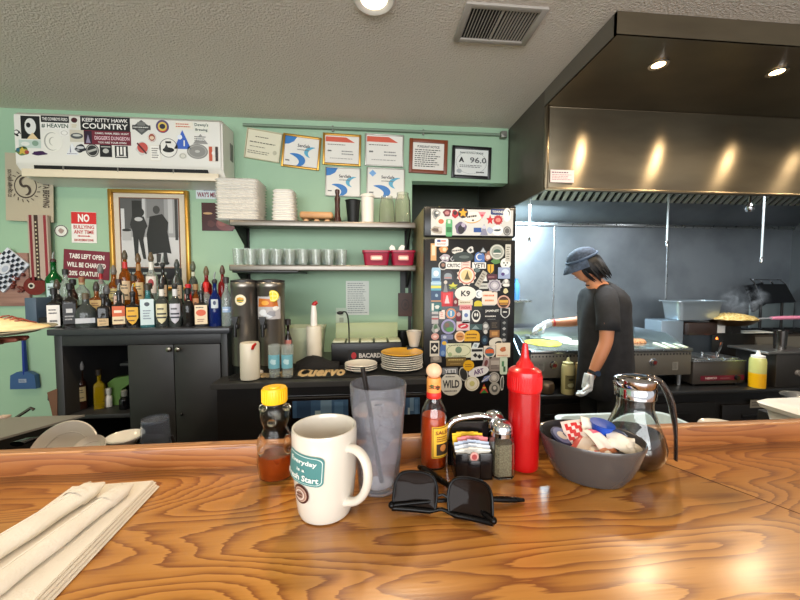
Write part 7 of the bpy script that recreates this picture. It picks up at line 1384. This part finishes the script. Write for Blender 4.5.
q = [atY(759, 284, yb), atY(786, 284, yb), atY(796, 302, yb), atY(764, 304, yb)]
bm = B(); prism(bm, [(v.x, v.z) for v in q], yb, yb + .06); obj('basket', bm, M('basket_black', (22, 23, 26), .4, metal=.3), t)
wa = [(750, 278.5), (754, 282), (762, 301)]; bm = B(); tube(bm, [atY(x, y, yb - .02) for x, y in wa], .006, 8); tube(bm, [atY(x, y, yb - .02) for x, y in ((779, 279), (786, 284))], .006, 8); tube(bm, [atY(x, y, yb) for x, y in ((753, 279.5), (781, 279.5))], .007, 8)
for x in (763, 773): tube(bm, [atY(x, 283.5, yb - .015), atY(x - 2, 281.5, yb - .02)], .008, 8)
obj('wire_handles', bm, chrome, t)
bm = B(); a = atY(764, 304, yb); cyl(bm, (a.x, yb + .03, sz + .02), (a.x, yb + .03, a.z + .01), .012); obj('support_rod', bm, iron, t)
bm = B(); cyl(bm, (a.x + .25, yb + .03, sz + .02), (a.x + .25, yb + .03, a.z + .01), .012); obj('support_rod', bm, iron, t)
bm = B(); a = atY(755, 290, 3.38); prism(bm, [(atY(x, y, 3.38).x, atY(x, y, 3.38).z) for x, y in ((745, 286), (760, 283), (764, 304), (752, 312))], 3.36, 3.385); single('black_flue_cover', bm, M('basket_black'), 'black angled cover left of the fryer basket', 'flue cover')
# prep box at the far right with shelf and steel cup
c5, s5 = pb(776, 354, 815, 391, 2.60, .33); bm = B(); zt5 = c5[2] + s5[2] / 2; box(bm, (c5[0], c5[1], (zt5 + TZ) / 2 + .001), (s5[0], s5[1], zt5 - TZ - .001), bev=.006); t = thing('right_fryer', 'dark steel fryer at the right edge with a dial', 'fryer', (0, 0, 0)); obj('fryer_body', bm, M('fryer_steel', (84, 80, 76), .35, metal=.8), t)
a = atY(797.5, 373, 2.60); bm = B(); lathe(bm, [(.026, 0), (.022, .02), (0, .022)], 20, T=Matrix.Translation((a.x, 2.60, a.z)) @ Matrix.Rotation(R(90), 4, 'X')); obj('dial', bm, M('dial_grey', (110, 104, 98), .4), t)
c6, s6 = pb(762, 347.5, 815, 352, 2.64, .3); zf_ = c5[2] + s5[2] / 2
bm = B(); box(bm, (c6[0], 2.76, zf_ + .012), (s6[0], .34, .02), bev=.005); obj('top_shelf', bm, M('shelf_steel', (150, 146, 140), .3, metal=.9), t)
x = atY(780, 342, 2.72).x; r = sc(780, 2.72) * 5.4; zc = zf_ + .0225; hh = atY(780, 330.5, 2.72).z - zc
bm = B(); lathe(bm, [(0, 0), (r * .86, 0), (r, hh), (r * 1.05, hh), (r * .95, hh), (r * .82, .008), (0, .008)], 28); single('steel_cup', bm, M('cup_steel', (120, 116, 112), .22, metal=1), 'tall stainless cup standing on the right fryer shelf', 'cup', (x, 2.72, zc))
# small bottle beyond the fridge
bm = B(); x = atY(519, 280, 3.3).x; zz = atY(519, 300, 3.3).z; lathe(bm, [(0, 0), (.03, 0), (.032, .01), (.032, .15), (.016, .18), (.016, .21), (0, .21)], 20); t = single('blue_bottle', bm, M('sky_blue', (70, 120, 170), .3), 'blue bottle on a ledge just right of the fridge', 'bottle', (x, 3.36, zz))
bm = B(); box(bm, (x + .0, 3.37, zz - .012), (.26, .15, .02), bev=.004); single('steel_ledge', bm, steel_lt, 'small steel ledge on the kitchen wall beside the fridge', 'ledge')

# ================================================================== COOK
ck = thing('person', 'cook in charcoal t-shirt and cap bending over the griddle, wearing white gloves', 'person', tuple(atY(604, 283, 2.40) * 1.0)[:2] + (0,))
K = ck.location.copy()
def c(px, py, Y): return atY(px, py, Y) - K
hd = c(584.5, 266.5, 2.40); nk = c(594, 282, 2.40)
V = [c(607, 366, 2.40), c(607, 340, 2.40), c(606, 312, 2.40), c(603.5, 297, 2.40), nk, c(590, 274, 2.40)]
E = [(0, 1), (1, 2), (2, 3), (3, 4), (4, 5)]; RR = [(.11, .12), (.10, .12), (.10, .12), (.08, .11), .054, .056]
def ch(start, pts, rad):
    for i, (p, r_) in enumerate(zip(pts, rad)):
        V.append(p); RR.append(r_); E.append((start if i == 0 else len(V) - 2, len(V) - 1))
ch(3, [c(607, 300, 2.22), c(607, 322, 2.16), c(606.5, 342, 2.15), c(599, 359, 2.15), c(591.5, 375, 2.16), c(588.5, 381, 2.16)], [.060, .052, .044, .042, .029, .028])
ch(3, [c(603, 301, 2.56), c(594, 312, 2.63), c(581, 321, 2.68), c(565, 322.5, 2.72), c(550, 323, 2.76), c(546, 324, 2.77)], [.050, .048, .043, .040, .028, .027])
for sx_, Yl in ((0, 2.30), (4, 2.50)):
    ch(0, [Vector((V[0].x - .02, Yl - 2.40, .70)), Vector((V[0].x - .03, Yl - 2.40, .46)), Vector((V[0].x + .0, Yl - 2.40, .12)), Vector((V[0].x - .14, Yl - 2.40, .05))], [.085, .06, .045, .04])
body = skin_mesh('body', V, E, RR, skinm, ck, root=0)
# head joined to the body mesh
HM = Matrix.Translation(hd) @ Matrix.Rotation(R(-4), 4, 'Z') @ Matrix.Rotation(R(-24), 4, 'Y')
bm = B(); bm.from_mesh(body.data)
q = bmesh.ops.create_uvsphere(bm, u_segments=32, v_segments=24, radius=1)['verts']
for v in q:
    x, y, z = v.co; w1 = .076 * (1 - .25 * max(0, -z)); d1 = .094
    nx_ = x * d1; nz = z * .112
    if x < 0 and z < 0: nx_ = x * d1 * (1 - .12 * (-z)) - .006 * max(0, 1 - abs(z + .75) * 4)
    if x > 0 and z < -.3: nx_ *= 1 - .35 * (-z - .3)
    bump_ = 0
    if x < -.8: bump_ = -.020 * max(0, 1 - abs(y) * 7) * max(0, 1 - abs(z + .08) * 4.5)      # nose
    if x < -.7: bump_ += -.005 * max(0, 1 - abs(y) * 3.2) * max(0, 1 - abs(z + .46) * 9)     # lips
    if x < -.7: bump_ += .007 * max(0, 1 - abs(abs(y) - .38) * 5) * max(0, 1 - abs(z - .12) * 6)   # eye sockets
    v.co = HM @ Vector((nx_ + bump_, y * w1, nz))
for s in (-1, 1): ball(bm, (0.005, s * .078, -.005), .02, T=HM, s=(.7, .35, 1.3), n=12)
for f in bm.faces: f.smooth = True
bm.to_mesh(body.data); bm.free()
for s in (-1, 1):
    bm = B(); ball(bm, (-.082, s * .029, .012), .0115, T=HM, n=12); e_ = obj('eye', bm, M('eye_white', (220, 214, 206), .2), ck)
    bm = B(); ball(bm, (-.0905, s * .031, .011), .0048, T=HM, n=10); obj('iris', bm, M('iris', (40, 26, 20), .2), e_)
    bm = B(); tube(bm, [HM @ Vector((-.088, s * .014, .030)), HM @ Vector((-.090, s * .03, .036)), HM @ Vector((-.078, s * .048, .031))], .003, 6); obj('eyebrow', bm, M('hair_black', (18, 16, 16), .4), ck)
bm = B(); tube(bm, [HM @ Vector((-.086, -.022, -.050)), HM @ Vector((-.0945, 0, -.051)), HM @ Vector((-.086, .022, -.050))], .003, 6); obj('lips', bm, M('lips', (150, 84, 76), .5), ck)
# hair: layered strands from under the cap to the collar
hairm = varied('black_hair', (8, 8, 9), (20, 19, 21), 40, .5, stretch=(1, 1, .15))
bm = B(); rr_ = []
for k_, (z_, rx_, ry_, ox_) in enumerate(((.085, .075, .066, .012), (.055, .090, .080, .006), (.036, .102, .091, .012), (.01, .106, .094, .018), (-.035, .106, .096, .028), (-.075, .094, .086, .042), (-.105, .066, .064, .058), (-.125, .03, .035, .066))):
    ring = []
    for j in range(40):
        an = 2 * PI * j / 40; cx_ = math.cos(an); wv = 1 + .035 * math.sin(11 * an + k_ * .6) + .02 * math.sin(23 * an)
        x = ox_ + rx_ * wv * cx_
        lim = .85 if z_ > -.02 else (.62 if z_ > -.06 else .4)
        if cx_ < -lim and z_ < .06: x = max(x, ox_ - rx_ * lim - .008 * math.sin(k_))
        ring.append(HM @ Vector((x, ry_ * wv * math.sin(an), z_)))
    rr_.append(ring)
rings(bm, rr_); rn = random.Random(31)
for i in range(34):
    an = rn.uniform(-2.5, 2.5); p0 = Vector((.014 + .084 * math.cos(an),   .080 * math.sin(an), .018)); p1 = Vector((.028 + .108 * math.cos(an), .10 * math.sin(an), -.05)); p2 = Vector((.055 + .07 * math.cos(an) + rn.uniform(0, .03), .075 * math.sin(an), -.115 - rn.uniform(0, .03)))
    tube(bm, [HM @ p for p in bez(p0, (p0 + p1) / 2, p1, p2, 6)], [.009, .010, .010, .009, .008, .006, .002], 6)
obj('hair', bm, hairm, ck, smooth=60)
capm = varied('denim_cap', (44, 54, 70), (66, 80, 100), 50, .8, bump=.1)
bm = B(); rr_ = []
for z_, f_ in ((.056, 1.0), (.066, 1.03), (.082, 1.0), (.102, .90), (.119, .74), (.131, .50), (.138, .25), (.140, .02)): rr_.append([HM @ Vector((.004 + .104 * f_ * math.cos(an), .090 * f_ * math.sin(an), z_ + .012 * (math.cos(an) < -2))) for an in [2 * PI * j / 36 for j in range(36)]])
rings(bm, rr_); cp = obj('cap', bm, capm, ck, smooth=60)
bm = B(); top_, bot_ = [], []
N = 18; rr_ = []
for k_ in range(5):
    u_ = k_ / 4; row = []
    for j in range(N + 1):
        an = PI / 2 * .92 * (j / N * 2 - 1); ri = .098 + .062 * u_ * math.cos(an * .85); row.append((-(ri) * math.cos(an) * (1.0), .090 / .098 * min(ri, .105) * math.sin(an), .060 - .034 * u_ * u_ - .020 * u_))
    rr_.append(row)
ring_list = []
tv = [[bm.verts.new(HM @ Vector(p)) for p in row] for row in rr_]; bv = [[bm.verts.new(HM @ (Vector(p) - Vector((0, 0, .004)))) for p in row] for row in rr_]
for a_ in range(4):
    for b_ in range(N): bm.faces.new((tv[a_][b_], tv[a_][b_ + 1], tv[a_ + 1][b_ + 1], tv[a_ + 1][b_])); bm.faces.new((bv[a_][b_], bv[a_ + 1][b_], bv[a_ + 1][b_ + 1], bv[a_][b_ + 1]))
for b_ in range(N): bm.faces.new((tv[4][b_], tv[4][b_ + 1], bv[4][b_ + 1], bv[4][b_])); bm.faces.new((tv[0][b_], bv[0][b_], bv[0][b_ + 1], tv[0][b_ + 1]))
for a_ in range(4): bm.faces.new((tv[a_][0], tv[a_ + 1][0], bv[a_ + 1][0], bv[a_][0])); bm.faces.new((tv[a_][N], bv[a_][N], bv[a_ + 1][N], tv[a_ + 1][N]))
obj('brim', bm, capm, cp, smooth=60)
bm = B(); tube(bm, [HM @ Vector((.004 + .1075 * math.cos(an), .0935 * math.sin(an), .066)) for an in [2 * PI * j / 36 for j in range(36)]], .009, 8, flat=1.0, closed=True); obj('cap_band', bm, M('cap_band', (70, 86, 108), .8), cp)
# t-shirt
shirtm = varied('charcoal_tshirt', (33, 33, 35), (42, 42, 45), 18, .85, bump=.25, bscale=16)
prof = [(283.5, 593, 609, .062), (286, 588, 614, .10), (290, 585, 620, .16), (296, 583, 624.5, .195), (304, 581.5, 627.5, .200), (318, 580, 629.5, .185), (338, 579.5, 631, .175), (360, 579, 632, .180), (380, 578.5, 633, .188), (393, 578, 633.5, .192)]
bm = B(); rr_ = []
for k_, (py, xa_, xb_, ry_) in enumerate(prof):
    mx__ = (xa_ + xb_) / 2 - 1.0; hw_ = (xb_ - xa_) / 2 * .86; a_ = c(mx__ - hw_, py, 2.40); b_ = c(mx__ + hw_, py, 2.40); cx_ = (a_.x + b_.x) / 2; rx_ = (b_.x - a_.x) / 2; z_ = (a_.z + b_.z) / 2; fold = .004 + .0012 * k_
    rr_.append([Vector((cx_ + (rx_ + fold * math.sin(5 * an + k_ * .7)) * math.cos(an), (ry_ + fold * math.sin(7 * an + k_ * .5)) * math.sin(an), z_ + (.008 * math.sin(3 * an) if k_ == len(prof) - 1 else 0) + (.014 * math.cos(an) if k_ < 2 else 0))) for an in [2 * PI * j / 48 for j in range(48)]])
rings(bm, rr_, capA=False, capB=False)
# thickness at the hem: turn inwards
hem = [v.co.copy() for v in list(bm.verts)[-48:]]
sh = obj('tshirt', bm, shirtm, ck, smooth=70); md = sh.modifiers.new('solid', 'SOLIDIFY'); md.thickness = .005; md.offset = 0
def sleeve(p, rad, name='sleeve'):
    bm = B(); tube(bm, p, rad, 28, up=(0, 0, 1) if abs((Vector(p[1]) - Vector(p[0])).normalized().z) < .9 else (1, 0, 0)); end = [f for f in bm.faces if len(f.verts) > 4]; bmesh.ops.delete(bm, geom=end, context='FACES'); o = obj(name, bm, shirtm, sh, smooth=70); m_ = o.modifiers.new('solid', 'SOLIDIFY'); m_.thickness = .005; m_.offset = 0
sleeve([c(604, 291, 2.34), c(606, 297, 2.26), c(607, 306, 2.21), c(608, 320, 2.18), c(608, 331, 2.17)], [.054, .070, .070, .068, .070])
sleeve([c(604, 295, 2.48), c(600, 303, 2.56), c(592, 312, 2.63), c(584, 319, 2.67)], [.06, .076, .074, .072])
bm = B(); tube(bm, [(V[4].x + .010 + .057 * math.cos(an), .062 * math.sin(an), nk.z - .012 + .012 * math.cos(an)) for an in [2 * PI * j / 32 for j in range(32)]], .006, 8, closed=True); obj('collar', bm, shirtm, sh)
# trousers and shoes
pm = M('black_trousers', (22, 21, 22), .85)
bm = B(); bx = V[0].x
lathe(bm, [(.15, .62), (.155, .70), (.15, .80), (.14, .86), (0, .86)], 32, T=Matrix.Translation((bx - .0, 0, 0)), sy=1.1)
for Yl in (-.09, .09): tube(bm, [(bx - .0, Yl, .74), (bx - .02, Yl * 1.1, .60), (bx - .03, Yl * 1.15, .44), (bx, Yl * 1.15, .10), (bx, Yl * 1.15, .055)], [.105, .105, .088, .072, .074], 20)
obj('trousers', bm, pm, ck, smooth=70)
for Yl in (-.105, .105):
    bm = B(); rr_ = []
    for x_, w1, h1 in ((.07, .03, .06), (.05, .045, .085), (-.02, .048, .085), (-.12, .050, .055), (-.19, .040, .04), (-.215, .02, .025)): rr_.append([Vector((bx + x_, Yl + w1 * math.cos(an), .002 + h1 * (0.5 + .5 * math.sin(an)))) for an in [2 * PI * j / 16 for j in range(16)]])
    rings(bm, rr_); obj('shoe', bm, black, ck, smooth=70)
# gloved hands
glove = M('white_glove', (222, 226, 228), .45, bump=.2, bscale=90, sss=.05)
def hand(wrist, fdir, pdir, curl, parent, thumb=1, s=1.0, name='glove'):
    f_ = Vector(fdir).normalized(); p_ = Vector(pdir); p_ = (p_ - f_ * p_.dot(f_)).normalized(); s_ = f_.cross(p_)     # f fingers, p palm normal, s across
    W_ = Vector(wrist); V2 = [W_ - f_ * .035, W_, W_ + f_ * .035, W_ + f_ * .075]; E2 = [(0, 1), (1, 2), (2, 3)]; R2 = [.035, .033, (.040, .025), (.044, .022)]
    for k_, (o_, l_) in enumerate(((-.030, .068), (-.010, .078), (.010, .074), (.029, .060))):
        b_ = len(V2); base = W_ + f_ * (.078 if k_ in (1, 2) else .072) + s_ * o_; a1 = R(curl * .5); a2 = R(curl * 1.15); a3 = R(curl * 1.7)
        d1 = f_ * math.cos(a1) + p_ * math.sin(a1); d2 = f_ * math.cos(a2) + p_ * math.sin(a2); d3 = f_ * math.cos(a3) + p_ * math.sin(a3)
        p1 = base + d1 * l_ * .45; p2 = p1 + d2 * l_ * .32; p3 = p2 + d3 * l_ * .25; V2 += [base, p1, p2, p3]; E2 += [(3, b_), (b_, b_ + 1), (b_ + 1, b_ + 2), (b_ + 2, b_ + 3)]; R2 += [.0118, .0112, .0105, .0090]
    b_ = len(V2); base = W_ + f_ * .028 - s_ * .030 * thumb; V2 += [base, base + (f_ * .6 - s_ * .7 * thumb + p_ * .35) * .034, base + (f_ * .95 - s_ * .75 * thumb + p_ * .8) * .052]; E2 += [(2, b_), (b_, b_ + 1), (b_ + 1, b_ + 2)]; R2 += [.014, .0115, .0090]
    return skin_mesh(name, V2, E2, R2, glove, parent, root=1)
hand(c(588.5, 379, 2.155), (-.20, -.05, -1), (-.9, .3, .1), 62, ck, thumb=1)
hand(c(547, 324, 2.765), (-.95, .2, -.42), (0, .1, -1), 38, ck, thumb=-1)
# watch and wristband
w0 = c(592.5, 374, 2.158); w1_ = c(595, 369, 2.155); ax_ = (w1_ - w0).normalized()
bm = B(); tube(bm, [w0, w0 + ax_ * .022], [.0335, .0335], 24); bx_ = obj('watch', bm, M('watch_strap', (20, 22, 26), .4), ck)
bm = B(); cyl(bm, w0 + ax_ * .011 + Vector((.006, -.030, .0)), w0 + ax_ * .011 + Vector((.008, -.042, .003)), .018, n=20); obj('watch_face', bm, M('watch_blue', (34, 50, 76), .15), bx_)
w0 = c(553, 322.8, 2.75); w1_ = c(556, 322.5, 2.745); ax_ = (w1_ - w0).normalized(); bm = B(); tube(bm, [w0, w0 + ax_ * .014], [.031, .0315], 24); obj('wristband', bm, M('wristband_red', (190, 60, 60), .6), ck)
# spatula in the far hand
a = c(543, 328.5, 2.80) + K; b = atZ(528, 336, gz + .02)
bm = B(); tube(bm, [a, a + (b - a) * .8], .006, 8); t = thing('spatula', 'small steel spatula held in the reaching gloved hand', 'spatula', (0, 0, 0)); obj('handle', bm, M('smoky_chrome'), t)
bm = B(); box(bm, (0, 0, 0), (.07, .05, .003), T=Matrix.Translation(a + (b - a) * .98) @ Matrix.Rotation(math.atan2((b - a).y, (b - a).x), 4, 'Z') @ Matrix.Rotation(R(12), 4, 'Y')); obj('blade', bm, steel_lt, t)
